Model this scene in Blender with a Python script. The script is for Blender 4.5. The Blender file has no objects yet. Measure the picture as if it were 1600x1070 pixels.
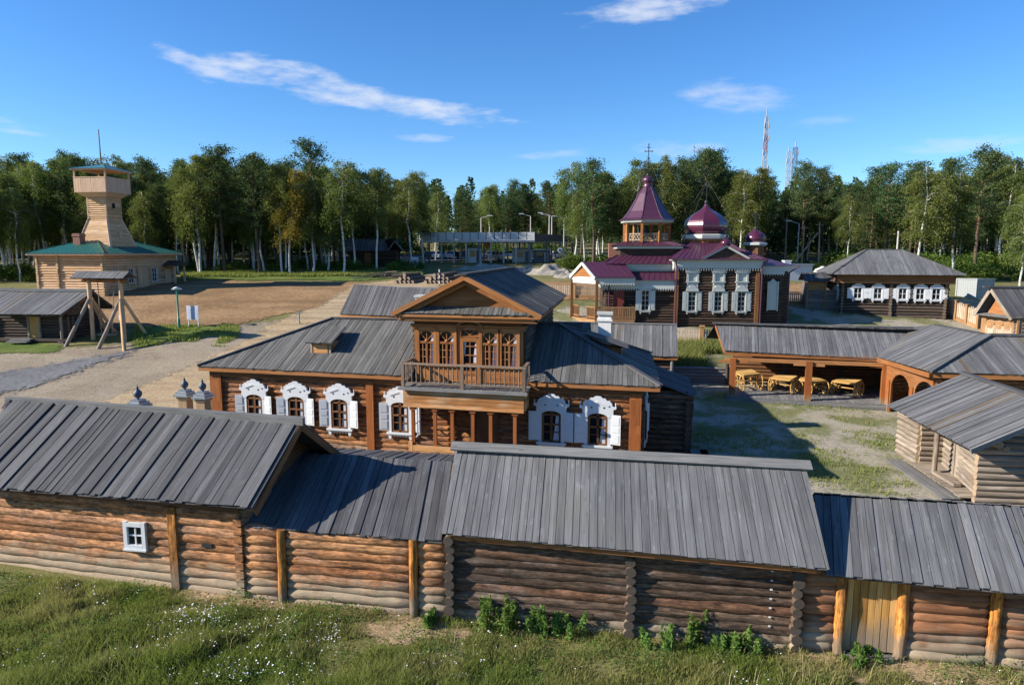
import bpy, math, random
import numpy as np
from mathutils import Vector, Matrix
random.seed(7)
rng = np.random.default_rng(11)
R = math.radians
S = bpy.context.scene
COL = S.collection

# ------------------------------------------------------------------ camera, sky, sun, exposure
PITCH, CAMZ, FPX = R(7.5), 10.0, 1067.0
cam = bpy.data.cameras.new("camera"); camo = bpy.data.objects.new("camera", cam); COL.objects.link(camo)
cam.sensor_width = 36; cam.lens = 36 * FPX / 1600; cam.clip_start = .1; cam.clip_end = 8000
camo.location = (0, 0, CAMZ); camo.rotation_euler = (R(90) - PITCH, 0, 0)
S.camera = camo
SUN_AZ, SUN_EL = R(80), R(28)           # azimuth to the left of straight behind the camera
sdir = Vector((-math.sin(SUN_AZ) * math.cos(SUN_EL), -math.cos(SUN_AZ) * math.cos(SUN_EL), math.sin(SUN_EL)))
sl = bpy.data.lights.new("sun", 'SUN'); slo = bpy.data.objects.new("sun", sl); COL.objects.link(slo)
sl.energy = 5.0; sl.angle = R(.5); sl.color = (1, .93, .82)
slo.rotation_euler = (-sdir).to_track_quat('-Z', 'Y').to_euler()
S.view_settings.view_transform = 'Standard'; S.view_settings.look = 'None'
S.view_settings.exposure = 0.9; S.view_settings.gamma = 1

def ray(px, py):
    x = (px - 800) / FPX; y = (535 - py) / FPX
    return Vector((x, math.cos(PITCH) + y * math.sin(PITCH), -math.sin(PITCH) + y * math.cos(PITCH)))
def at(px, py, Y):
    d = ray(px, py); return Vector((0, 0, CAMZ)) + d * (Y / d.y)
def onz(px, py, z):
    d = ray(px, py); return Vector((0, 0, CAMZ)) + d * ((z - CAMZ) / d.z)

def node(nt, typ, ins=None, **kw):
    n = nt.nodes.new('ShaderNode' + typ)
    for k, v in kw.items(): setattr(n, k, v)
    for k, v in (ins or {}).items():
        s = n.inputs[k]
        if isinstance(v, bpy.types.NodeSocket): nt.links.new(v, s)
        else: s.default_value = v
    return n
def mth(nt, op, a, b=None, c=None, clamp=False):
    n = node(nt, 'Math', operation=op, use_clamp=clamp)
    for i, v in enumerate((a, b, c)):
        if v is None: continue
        if isinstance(v, bpy.types.NodeSocket): nt.links.new(v, n.inputs[i])
        else: n.inputs[i].default_value = v
    return n.outputs[0]
def mixc(nt, f, a, b, bt='MIX'):
    n = node(nt, 'Mix', data_type='RGBA', blend_type=bt)
    for s, v in ((n.inputs[0], f), (n.inputs[6], a), (n.inputs[7], b)):
        if isinstance(v, bpy.types.NodeSocket): nt.links.new(v, s)
        else: s.default_value = v if not isinstance(v, tuple) or len(v) == 4 else (*v, 1)
    return n.outputs[2]
def ramp(nt, f, pts, interp='LINEAR'):
    n = node(nt, 'ValToRGB', {'Fac': f}); cr = n.color_ramp; cr.interpolation = interp
    while len(cr.elements) < len(pts): cr.elements.new(.5)
    for e, (p, c) in zip(cr.elements, pts):
        e.position = p; e.color = (*c, 1) if isinstance(c, tuple) else (c, c, c, 1)
    return n.outputs[0]
def smooth(nt, v, lo, hi):
    n = node(nt, 'MapRange', {'Value': v, 'From Min': lo, 'From Max': hi}, interpolation_type='SMOOTHSTEP'); return n.outputs[0]

def build_world():
    w = bpy.data.worlds.new("World"); S.world = w; w.use_nodes = True
    nt = w.node_tree; nt.nodes.clear()
    sky = node(nt, 'TexSky', sky_type='NISHITA', sun_disc=False)
    sky.sun_elevation = SUN_EL; sky.sun_rotation = math.atan2(sdir.x, sdir.y)
    sky.air_density = 1.0; sky.dust_density = .25; sky.ozone_density = 2.6; sky.altitude = 500
    tc = node(nt, 'TexCoord').outputs['Generated']
    sp = node(nt, 'SeparateXYZ', {0: tc})
    X, Y, Z = sp.outputs
    az = mth(nt, 'ARCTAN2', X, Y); el = mth(nt, 'ARCSINE', Z)
    cv = node(nt, 'CombineXYZ', {0: mth(nt, 'MULTIPLY', az, 9.), 1: mth(nt, 'MULTIPLY', el, 34.), 2: 3.3}).outputs[0]
    nz = node(nt, 'TexNoise', {'Vector': cv, 'Scale': 1.5, 'Detail': 8., 'Roughness': .62}).outputs[0]
    cv2 = node(nt, 'CombineXYZ', {0: mth(nt, 'MULTIPLY', az, 30.), 1: mth(nt, 'MULTIPLY', el, 90.), 2: 1.3}).outputs[0]
    nz2 = node(nt, 'TexNoise', {'Vector': cv2, 'Scale': 1.0, 'Detail': 6., 'Roughness': .6}).outputs[0]
    nn = mth(nt, 'ADD', mth(nt, 'MULTIPLY', mth(nt, 'SUBTRACT', nz, .5), 3.6), mth(nt, 'MULTIPLY', mth(nt, 'SUBTRACT', nz2, .5), 1.1))
    tot = None
    for px, py, rx, ry, tilt, dens in [(283, 92, 36, 13, .3, .7), (330, 108, 70, 15, .2, .8), (405, 112, 115, 24, .02, .9), (470, 128, 70, 14, .15, .7), (545, 148, 125, 24, .16, .85), (620, 168, 90, 13, .15, .7), (695, 177, 115, 17, .1, .95),
            (1015, 14, 135, 18, -.08, .85), (1150, 149, 85, 24, .12, .55), (662, 216, 52, 8, .0, .55), (862, 242, 66, 9, -.05, .4), (1068, 231, 80, 14, .03, .45),
            (1492, 226, 85, 12, .0, .45), (30, 207, 40, 4, .05, .4), (1060, 263, 40, 14, 0, .4), (1280, 190, 60, 8, 0, .3), (-250, 150, 160, 20, .1, .8), (1900, 120, 150, 20, .1, .8)]:
        d = ray(px, py).normalized(); a0 = math.atan2(d.x, d.y); e0 = math.asin(d.z)
        k = 1 / FPX * .96
        dx = mth(nt, 'SUBTRACT', az, a0); dy = mth(nt, 'ADD', mth(nt, 'SUBTRACT', el, e0), mth(nt, 'MULTIPLY', dx, tilt))
        q = mth(nt, 'ADD', mth(nt, 'POWER', mth(nt, 'MULTIPLY', dx, 1 / (rx * k)), 2), mth(nt, 'POWER', mth(nt, 'MULTIPLY', dy, 1 / (ry * k)), 2))
        m = mth(nt, 'ADD', mth(nt, 'SUBTRACT', .75, q), nn)
        m = mth(nt, 'MULTIPLY', smooth(nt, m, -.3, 1.35), dens * .88)
        m = mth(nt, 'MULTIPLY', m, smooth(nt, q, 2.2, .9))
        tot = m if tot is None else mth(nt, 'MAXIMUM', tot, m)
    skyc = node(nt, 'HueSaturation', {'Saturation': 1.22, 'Value': 1.0, 'Color': sky.outputs[0]}).outputs[0]
    skyc = mixc(nt, 1., skyc, (.74, .97, 1.22), 'MULTIPLY')
    c = mixc(nt, tot, skyc, (5.0, 5.4, 6.2))
    bg = node(nt, 'Background', {'Color': c, 'Strength': .085})
    o = node(nt, 'OutputWorld'); nt.links.new(bg.outputs[0], o.inputs[0])
build_world()

# ------------------------------------------------------------------ materials
def newmat(name):
    m = bpy.data.materials.new(name); m.use_nodes = True; nt = m.node_tree
    b = nt.nodes['Principled BSDF']; return m, nt, b
def attr(nt):
    a = node(nt, 'Attribute', attribute_name='col')
    s = node(nt, 'SeparateColor', {0: a.outputs['Color']}); return s.outputs
def wood(name, cols, dust=None, dust_h=.28, endc=None, contrast=.55, gx=1.0, gy=26., bump=.35, knots=.35, rough=.85, spec=.2, mottle=.35, weather=None):
    m, nt, b = newmat(name)
    r, g, e = attr(nt)
    uv = node(nt, 'UVMap').outputs[0]
    off = node(nt, 'CombineXYZ', {0: mth(nt, 'MULTIPLY', r, 91.), 1: mth(nt, 'MULTIPLY', r, 57.), 2: mth(nt, 'MULTIPLY', r, 33.)}).outputs[0]
    v = node(nt, 'VectorMath', {0: uv, 1: off}, operation='ADD').outputs[0]
    vs = node(nt, 'VectorMath', {0: v, 1: (gx, gy, 1)}, operation='MULTIPLY').outputs[0]
    grain = node(nt, 'TexNoise', {'Vector': vs, 'Scale': 1., 'Detail': 5., 'Roughness': .65}).outputs[0]
    if bump >= .8:
        vc = node(nt, 'VectorMath', {0: v, 1: (.4, 5., 1)}, operation='MULTIPLY').outputs[0]
        cn = node(nt, 'TexNoise', {'Vector': vc, 'Scale': 1., 'Detail': 3.}).outputs[0]
        crack = smooth(nt, mth(nt, 'ABSOLUTE', mth(nt, 'SUBTRACT', cn, .5)), .0, .022)
        vf = node(nt, 'VectorMath', {0: v, 1: (4.2, 13., 1)}, operation='MULTIPLY').outputs[0]
        flake = node(nt, 'TexNoise', {'Vector': vf, 'Scale': 1., 'Detail': 6., 'Roughness': .7}).outputs[0]
    vm = node(nt, 'VectorMath', {0: v, 1: (.8, 2.2, 1)}, operation='MULTIPLY').outputs[0]
    mot = node(nt, 'TexNoise', {'Vector': vm, 'Scale': 1., 'Detail': 4.}).outputs[0]
    base = ramp(nt, r, cols)
    pos = node(nt, 'NewGeometry').outputs['Position']
    if weather:
        pn = node(nt, 'TexNoise', {'Vector': pos, 'Scale': .55, 'Detail': 4.}).outputs[0]
        base = mixc(nt, mth(nt, 'MULTIPLY', smooth(nt, mth(nt, 'ADD', pn, mth(nt, 'MULTIPLY', mth(nt, 'SUBTRACT', mot, .5), .9)), .46, .68), weather[1]), base, weather[0])
    k = mth(nt, 'ADD', mth(nt, 'MULTIPLY', smooth(nt, grain, .25, .75), contrast), 1 - contrast * .62)
    k = mth(nt, 'MULTIPLY', k, mth(nt, 'ADD', mth(nt, 'MULTIPLY', mot, mottle * 2), 1 - mottle))
    if bump >= .8:
        k = mth(nt, 'MULTIPLY', k, mth(nt, 'ADD', .5, mth(nt, 'MULTIPLY', crack, .5)))
        k = mth(nt, 'MULTIPLY', k, mth(nt, 'ADD', .55, mth(nt, 'MULTIPLY', smooth(nt, flake, .3, .72), .95)))
    if knots:
        vk = node(nt, 'VectorMath', {0: v, 1: (1.3, 4.2, 0)}, operation='MULTIPLY').outputs[0]
        vo = node(nt, 'TexVoronoi', {'Vector': vk, 'Scale': 1.}).outputs['Distance']
        kn = smooth(nt, vo, .17, .04)
        k = mth(nt, 'MULTIPLY', k, mth(nt, 'SUBTRACT', 1., mth(nt, 'MULTIPLY', kn, knots)))
    kc = node(nt, 'CombineColor', {0: k, 1: k, 2: k}).outputs[0]
    c = mixc(nt, 1., base, kc, 'MULTIPLY')
    if 'roof' in name:
        vr = node(nt, 'VectorMath', {0: v, 1: (.35, 9., 1)}, operation='MULTIPLY').outputs[0]
        st = node(nt, 'TexNoise', {'Vector': vr, 'Scale': 1., 'Detail': 4.}).outputs[0]
        v2 = node(nt, 'VectorMath', {0: v, 1: (1.7, 6.5, 0)}, operation='MULTIPLY').outputs[0]
        vd = node(nt, 'TexVoronoi', {'Vector': v2, 'Scale': 1.}).outputs['Distance']
        fl = mth(nt, 'SUBTRACT', smooth(nt, vd, .2, .13), smooth(nt, vd, .12, .06))
        pl = node(nt, 'TexNoise', {'Vector': pos, 'Scale': .5, 'Detail': 5.}).outputs[0]
        k2 = mth(nt, 'ADD', mth(nt, 'ADD', .72, mth(nt, 'MULTIPLY', smooth(nt, st, .32, .6), .3)), mth(nt, 'ADD', mth(nt, 'MULTIPLY', fl, .38), mth(nt, 'MULTIPLY', mth(nt, 'SUBTRACT', pl, .5), .5)))
        c = mixc(nt, 1., c, node(nt, 'CombineColor', {0: k2, 1: k2, 2: k2}).outputs[0], 'MULTIPLY')
        c = mixc(nt, mth(nt, 'MULTIPLY', smooth(nt, pl, .6, .75), .25), c, (.12, .11, .07))
    if dust:
        dn = node(nt, 'TexNoise', {'Vector': pos, 'Scale': 2.2, 'Detail': 4.}).outputs[0]
        df = smooth(nt, mth(nt, 'ADD', g, mth(nt, 'MULTIPLY', mth(nt, 'SUBTRACT', dn, .5), .3)), dust_h, dust_h * .3)
        c = mixc(nt, mth(nt, 'MULTIPLY', df, .85), c, mixc(nt, grain, tuple(x * .6 for x in dust), tuple(x * 1.3 for x in dust)))
    if endc: c = mixc(nt, e, c, mixc(nt, grain, tuple(x * .5 for x in endc), tuple(x * 1.3 for x in endc)))
    nt.links.new(c, b.inputs['Base Color'])
    b.inputs['Roughness'].default_value = rough; b.inputs['Specular IOR Level'].default_value = spec
    if bump:
        bp = node(nt, 'Bump', {'Height': flake if bump >= .8 else grain, 'Strength': min(bump, 1), 'Distance': .03 if bump >= .8 else .012}); nt.links.new(bp.outputs[0], b.inputs['Normal'])
    return m
def paint(name, c, rough=.6, spec=.3, var=.12, metal=0., scale=1.5, bump=0, dirt=None):
    m, nt, b = newmat(name)
    pos = node(nt, 'NewGeometry').outputs['Position']
    n1 = node(nt, 'TexNoise', {'Vector': pos, 'Scale': scale, 'Detail': 6., 'Roughness': .65}).outputs[0]
    col = mixc(nt, n1, tuple(x * (1 - var) for x in c), tuple(min(1, x * (1 + var)) for x in c))
    if dirt:
        n2 = node(nt, 'TexNoise', {'Vector': pos, 'Scale': scale * 3.1, 'Detail': 5.}).outputs[0]
        col = mixc(nt, mth(nt, 'MULTIPLY', smooth(nt, n2, .52, .75), dirt[1]), col, dirt[0])
    nt.links.new(col, b.inputs['Base Color'])
    b.inputs['Roughness'].default_value = rough; b.inputs['Specular IOR Level'].default_value = spec; b.inputs['Metallic'].default_value = metal
    if bump:
        bp = node(nt, 'Bump', {'Height': n1, 'Strength': bump, 'Distance': .02}); nt.links.new(bp.outputs[0], b.inputs['Normal'])
    return m
def glassmat(name, c=(.012, .014, .016)):
    m, nt, b = newmat(name)
    b.inputs['Base Color'].default_value = (*c, 1); b.inputs['Roughness'].default_value = .06; b.inputs['Specular IOR Level'].default_value = .5
    return m
def leafmat(name, c1, c2, trans=.35, hue=.03):
    m, nt, b = newmat(name); nt.nodes.remove(b)
    r, g, e = attr(nt)
    oi = node(nt, 'ObjectInfo').outputs['Random']
    c = mixc(nt, r, c1, c2)
    c = node(nt, 'HueSaturation', {'Color': c, 'Hue': mth(nt, 'ADD', .5 - hue / 2, mth(nt, 'MULTIPLY', oi, hue)), 'Value': mth(nt, 'ADD', .75, mth(nt, 'MULTIPLY', mth(nt, 'FRACT', mth(nt, 'MULTIPLY', oi, 7.31)), .5))}).outputs[0]
    d = node(nt, 'BsdfDiffuse', {'Color': c}); t = node(nt, 'BsdfTranslucent', {'Color': mixc(nt, .5, c, (.16, .2, .03))})
    mx = node(nt, 'MixShader', {0: trans, 1: d.outputs[0], 2: t.outputs[0]})
    nt.links.new(mx.outputs[0], nt.nodes['Material Output'].inputs[0])
    return m
DUST = (.36, .29, .2)
M = {}
M['roof'] = wood('weathered_roof_boards', [(0, (.105, .104, .106)), (.3, (.13, .129, .131)), (.75, (.154, .153, .154)), (.97, (.182, .18, .179)), (.985, (.15, .118, .085)), (1., (.13, .1, .075))], contrast=.5, gx=.9, gy=30, knots=.25, mottle=.22, bump=.5)
M['roof_dark'] = wood('dark_roof_boards', [(0, (.068, .067, .07)), (.4, (.088, .087, .09)), (.8, (.105, .104, .107)), (1., (.13, .129, .131))], contrast=.5, gx=.9, gy=30, knots=.25, mottle=.22, bump=.5)
M['roof_warm'] = wood('warm_grey_roof_boards', [(0, (.09, .087, .08)), (.5, (.122, .118, .11)), (.9, (.15, .145, .135)), (1., (.1, .09, .075))], contrast=.5, gx=.9, gy=30, knots=.2, mottle=.3, bump=.5)
M['rail'] = wood('brown_grey_rail', [(0, (.15, .105, .075)), (1., (.24, .175, .125))], contrast=.5, knots=.2)
M['plank_tan'] = wood('tan_board', [(0, (.38, .165, .055)), (.5, (.5, .235, .085)), (1., (.56, .29, .12))], contrast=.55, gy=22., knots=.4, mottle=.5, weather=((.5, .36, .22), .45))
M['ochre'] = wood('pale_ochre_post', [(0, (.33, .22, .13)), (1., (.42, .3, .18))], contrast=.4, knots=.1)
M['grey'] = wood('grey_timber', [(0, (.15, .147, .142)), (1., (.21, .205, .195))], contrast=.6, knots=.3)
M['log'] = wood('orange_log', [(0, (.25, .11, .045)), (.2, (.4, .185, .075)), (.4, (.31, .125, .052)), (.6, (.5, .25, .11)), (.8, (.37, .155, .065)), (1., (.44, .225, .115))], dust=DUST, endc=(.2, .13, .075), contrast=.95, gy=9., gx=1.6, knots=.6, mottle=.55, bump=.8, weather=((.17, .115, .085), .5))
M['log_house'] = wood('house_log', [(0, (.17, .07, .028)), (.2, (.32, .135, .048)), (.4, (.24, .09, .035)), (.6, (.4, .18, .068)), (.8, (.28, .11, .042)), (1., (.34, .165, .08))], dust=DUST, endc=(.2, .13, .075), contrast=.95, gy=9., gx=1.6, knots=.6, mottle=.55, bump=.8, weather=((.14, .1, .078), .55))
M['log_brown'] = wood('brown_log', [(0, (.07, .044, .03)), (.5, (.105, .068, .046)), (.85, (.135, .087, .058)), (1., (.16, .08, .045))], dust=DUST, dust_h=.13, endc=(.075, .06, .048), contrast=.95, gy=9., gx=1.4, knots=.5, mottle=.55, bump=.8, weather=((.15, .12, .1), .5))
M['log_red'] = wood('reddish_log', [(0, (.15, .065, .034)), (.4, (.24, .105, .05)), (.8, (.34, .15, .07)), (1., (.18, .11, .075))], dust=DUST, endc=(.2, .14, .09), contrast=.85, gy=10., gx=1.4, knots=.4, mottle=.5, weather=((.2, .16, .12), .5))
M['log_dark'] = wood('dark_log', [(0, (.04, .026, .019)), (1., (.085, .054, .038))], endc=(.12, .08, .05), contrast=.7, gy=9., knots=0, bump=.2)
M['log_hut'] = wood('dark_brown_log', [(0, (.055, .042, .034)), (1., (.1, .072, .055))], endc=(.16, .12, .09), contrast=.7, gy=9., knots=0, bump=.2)
M['log_grey'] = wood('bleached_log', [(0, (.21, .165, .125)), (.5, (.29, .235, .18)), (1., (.34, .275, .215))], endc=(.36, .26, .17), contrast=.7, gy=10., knots=.4, mottle=.45, weather=((.22, .19, .165), .6))
M['log_pale'] = wood('new_pale_log', [(0, (.5, .31, .165)), (.5, (.6, .38, .21)), (1., (.66, .44, .265))], endc=(.5, .36, .2), contrast=.45, gy=8., knots=.3, mottle=.25)
M['plank_pale'] = wood('new_pale_plank', [(0, (.55, .36, .24)), (1., (.66, .45, .31))], contrast=.3, gy=20., knots=.2, mottle=.2)
M['board'] = wood('orange_board', [(0, (.24, .09, .028)), (.5, (.33, .13, .04)), (1., (.4, .175, .06))], contrast=.55, gy=22., knots=.35, mottle=.4, rough=.7, weather=((.24, .13, .065), .4))
M['post'] = wood('stained_post', [(0, (.42, .165, .035)), (1., (.5, .21, .05))], dust=(.2, .165, .12), dust_h=.26, contrast=.9, gy=14., knots=.5, mottle=.6, rough=.7, bump=.9, weather=((.16, .07, .025), .7))
M['pilaster'] = wood('red_stained_board', [(0, (.22, .07, .02)), (1., (.29, .095, .027))], dust=(.24, .17, .1), dust_h=.2, contrast=.5, gy=20., knots=.2, mottle=.3, rough=.6)
M['gate'] = wood('stained_gate_board', [(0, (.36, .165, .04)), (.5, (.5, .26, .075)), (1., (.6, .35, .13))], dust=(.25, .2, .145), dust_h=.32, contrast=.6, gy=18., knots=.35, mottle=.5)
M['brownboard'] = wood('dark_brown_board', [(0, (.14, .065, .03)), (1., (.22, .1, .042))], contrast=.6, gy=22., knots=.3)
M['yellow'] = wood('yellow_timber', [(0, (.42, .24, .07)), (1., (.56, .35, .13))], contrast=.4, gy=16., knots=.2)
M['picket'] = wood('pale_picket', [(0, (.38, .29, .2)), (1., (.48, .38, .28))], contrast=.4, gy=20., knots=.1)
M['picketpost'] = wood('ochre_fence_post', [(0, (.28, .15, .065)), (1., (.36, .2, .095))], contrast=.4, knots=.1)
M['greywall'] = wood('grey_log', [(0, (.14, .125, .115)), (1., (.21, .19, .175))], endc=(.2, .17, .13), contrast=.6, gy=9., knots=.2)
M['white'] = paint('white_paint', (.57, .58, .59), .55, var=.08, scale=3., dirt=((.42, .41, .39), .35))
M['cream'] = paint('cream_paint', (.46, .47, .43), .5, var=.06, dirt=((.5, .5, .46), .3))
M['glass'] = glassmat('dark_glass'); M['curtain'] = paint('curtain_behind_glass', (.5, .5, .52), .25, .5, var=.35, scale=6.)
M['burgundy'] = paint('burgundy_metal', (.075, .023, .047), .36, .6, var=.15, metal=.1)
M['burgundy_dome'] = paint('burgundy_dome_metal', (.085, .018, .038), .22, .7, var=.08, metal=.15)
M['green'] = paint('green_metal', (.02, .13, .10), .4, .5, var=.12, metal=.1)
M['teal'] = paint('teal_metal', (.045, .16, .18), .4, .5, var=.1, metal=.1)
M['iron'] = paint('dark_iron', (.03, .03, .033), .5, .4)
M['tin'] = paint('galvanised_tin', (.33, .35, .38), .35, .5, var=.25, metal=.6)
M['greypaint'] = paint('grey_cladding', (.55, .55, .56), .5, .4, var=.06)
M['darkpaint'] = paint('dark_grey_cladding', (.075, .09, .115), .5, .4, var=.1)
M['concrete'] = paint('concrete', (.42, .41, .39), .9, .2, var=.2)
M['brick'] = paint('brick_chimney', (.24, .12, .09), .9, .2, var=.35, scale=9.)
M['plaster'] = paint('flaking_white_plaster', (.66, .65, .63), .9, .2, var=.12, scale=5., dirt=((.3, .27, .25), .6))
M['greenpost'] = paint('green_lamp_paint', (.03, .2, .13), .4, .4)
M['container'] = paint('pale_grey_container', (.3, .32, .315), .5, .4, var=.06, dirt=((.32, .25, .18), .5))
M['redbrown'] = paint('red_brown_paint', (.16, .03, .022), .5, .3)
M['signblue'] = paint('blue_grey_sign', (.42, .46, .56), .5, .4, var=.15, scale=4.)
M['orange'] = paint('orange_sign', (.7, .3, .03), .5, .4)
M['rubber'] = paint('black_rubber', (.02, .02, .02), .8, .2)
for n_, c_ in dict(carwhite=(.75, .76, .78), cardark=(.03, .035, .045), carsilver=(.4, .42, .45), carblue=(.05, .09, .2)).items(): M[n_] = paint('car_' + n_[3:] + '_paint', c_, .25, .6, var=.03)
M['mastred'] = paint('red_mast_paint', (.3, .15, .14), .6); M['mastwhite'] = paint('white_mast_paint', (.34, .34, .36), .6)
M['rubble'] = paint('grey_rubble', (.27, .24, .2), .95, .1, var=.35, scale=2.2, bump=.6)
M['stack'] = wood('stacked_log_bark', [(0, (.09, .062, .048)), (1., (.16, .12, .09))], endc=(.24, .18, .13), contrast=.6, gy=9.)
M['birch_leaf'] = leafmat('birch_leaf', (.1, .135, .035), (.205, .225, .07), trans=.45, hue=.05)
M['birch_yellow'] = leafmat('yellowing_birch_leaf', (.26, .2, .035), (.44, .31, .06))
M['pine_leaf'] = leafmat('pine_needle', (.04, .075, .03), (.1, .135, .055), trans=.25, hue=.04)
M['wood_leaf'] = leafmat('far_wood_needle', (.045, .08, .034), (.1, .14, .055), trans=.15, hue=.0)
M['shrub_leaf'] = leafmat('shrub_leaf', (.06, .105, .02), (.12, .175, .04))
M['weed_leaf'] = leafmat('weed_leaf', (.1, .19, .035), (.2, .3, .08), trans=.45)
M['grass'] = leafmat('grass_blade', (.21, .29, .055), (.48, .43, .18), trans=.5, hue=0)
M['dry'] = leafmat('dry_stalk', (.3, .24, .1), (.5, .42, .22), trans=.2, hue=0)
M['flower'] = paint('white_petal', (.72, .72, .74), .8, .1, var=.08)
def birchbark():
    m, nt, b = newmat('birch_bark')
    r, g, e = attr(nt); pos = node(nt, 'TexCoord').outputs['Object']
    v = node(nt, 'VectorMath', {0: pos, 1: (3, 3, 9)}, operation='MULTIPLY').outputs[0]
    n1 = node(nt, 'TexNoise', {'Vector': v, 'Scale': 1., 'Detail': 3.}).outputs[0]
    c = mixc(nt, smooth(nt, n1, .58, .66), (.55, .54, .5), (.05, .045, .04))
    c = mixc(nt, e, c, (.12, .09, .07))
    nt.links.new(c, b.inputs['Base Color']); b.inputs['Roughness'].default_value = .8
    return m
M['birch_bark'] = birchbark()
def pinebark():
    m, nt, b = newmat('pine_bark')
    r, g, e = attr(nt); pos = node(nt, 'TexCoord').outputs['Object']
    n1 = node(nt, 'TexNoise', {'Vector': pos, 'Scale': 4., 'Detail': 4.}).outputs[0]
    c = mixc(nt, smooth(nt, g, .25, .6), (.1, .07, .05), (.32, .15, .065))
    c = mixc(nt, n1, c, (.08, .05, .035)); nt.links.new(c, b.inputs['Base Color']); b.inputs['Roughness'].default_value = .9
    return m
M['pine_bark'] = pinebark()
def groundmat(name, stops, scale=.35, fine=9., grass=None, alpha=False, ruts=None, bump=.5):
    m, nt, b = newmat(name)
    pos = node(nt, 'NewGeometry').outputs['Position']
    n1 = node(nt, 'TexNoise', {'Vector': pos, 'Scale': scale, 'Detail': 7., 'Roughness': .6}).outputs[0]
    n2 = node(nt, 'TexNoise', {'Vector': pos, 'Scale': fine, 'Detail': 4., 'Roughness': .7}).outputs[0]
    n3 = node(nt, 'TexNoise', {'Vector': pos, 'Scale': 1.7, 'Detail': 5.}).outputs[0]
    f = mth(nt, 'ADD', mth(nt, 'MULTIPLY', n1, .7), mth(nt, 'MULTIPLY', n3, .3))
    c = ramp(nt, f, stops)
    if ruts:
        mp = node(nt, 'Mapping', {'Vector': pos, 'Rotation': (0, 0, ruts[0]), 'Scale': (ruts[1], ruts[2], 1)}).outputs[0]
        nr = node(nt, 'TexNoise', {'Vector': mp, 'Scale': 1., 'Detail': 4.}).outputs[0]
        c = mixc(nt, mth(nt, 'MULTIPLY', smooth(nt, nr, .48, .66), ruts[4]), c, ruts[3])
    k = mth(nt, 'ADD', .25, mth(nt, 'MULTIPLY', n2, 1.5))
    c = mixc(nt, 1., c, node(nt, 'CombineColor', {0: k, 1: k, 2: k}).outputs[0], 'MULTIPLY')
    if grass:
        gc = mixc(nt, n3, grass[0], grass[1])
        c = mixc(nt, mth(nt, 'MULTIPLY', smooth(nt, mth(nt, 'ADD', n1, mth(nt, 'MULTIPLY', mth(nt, 'SUBTRACT', n2, .5), .35)), grass[2], grass[2] + .12), grass[3]), c, gc)
    nt.links.new(c, b.inputs['Base Color']); b.inputs['Roughness'].default_value = .95; b.inputs['Specular IOR Level'].default_value = .1
    bp = node(nt, 'Bump', {'Height': n2, 'Strength': bump, 'Distance': .06}); nt.links.new(bp.outputs[0], b.inputs['Normal'])
    if alpha:
        e = node(nt, 'Attribute', attribute_name='edge').outputs['Fac']
        a = mth(nt, 'ADD', e, mth(nt, 'ADD', mth(nt, 'MULTIPLY', mth(nt, 'SUBTRACT', n3, .5), 1.5), mth(nt, 'MULTIPLY', mth(nt, 'SUBTRACT', n2, .5), 1.2)))
        nt.links.new(smooth(nt, a, .28, .72), b.inputs['Alpha'])
    return m
GR1, GR2 = (.07, .1, .022), (.13, .14, .045)
M['ground'] = groundmat('meadow_soil', [(.3, (.1, .115, .035)), (.5, (.16, .15, .055)), (.7, (.24, .19, .1))], .3)
M['courtyard'] = groundmat('courtyard_gravel', [(.3, (.25, .22, .165)), (.5, (.34, .3, .23)), (.7, (.42, .375, .295))], .25, 5., grass=(GR1, (.16, .155, .05), .445, .85), alpha=True, bump=.9)
M['lot'] = groundmat('gravel_lot', [(.3, (.19, .15, .105)), (.5, (.26, .21, .15)), (.7, (.33, .275, .2))], .25, 6., alpha=True, bump=.6, ruts=(-1.02, .05, .7, (.3, .245, .17), .6))
M['dirt'] = groundmat('tan_dirt', [(.3, (.17, .1, .05)), (.5, (.26, .16, .08)), (.7, (.35, .23, .125))], .14, 3., alpha=True, bump=1., ruts=(.12, .03, .35, (.17, .105, .055), .65))
M['dirtroad'] = groundmat('sandy_track', [(.3, (.31, .22, .125)), (.5, (.38, .28, .165)), (.7, (.44, .34, .21))], .25, 6., alpha=True, bump=.5, ruts=(-1.02, .05, .8, (.2, .15, .1), .6))
M['asphalt'] = groundmat('dark_gravel_strip', [(.3, (.115, .115, .12)), (.7, (.185, .18, .175))], .5, 4., alpha=True)
M['verge'] = groundmat('grass_verge', [(.3, (.06, .095, .02)), (.5, (.1, .14, .03)), (.7, (.19, .19, .06))], .5, 9., alpha=True, bump=1.)
M['baresoil'] = groundmat('bare_soil', [(.3, (.27, .18, .1)), (.7, (.4, .29, .18))], .6, 9., alpha=True)
M['road'] = groundmat('asphalt_road', [(.3, (.11, .11, .115)), (.7, (.17, .17, .17))], .2, 6., alpha=True)

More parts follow.
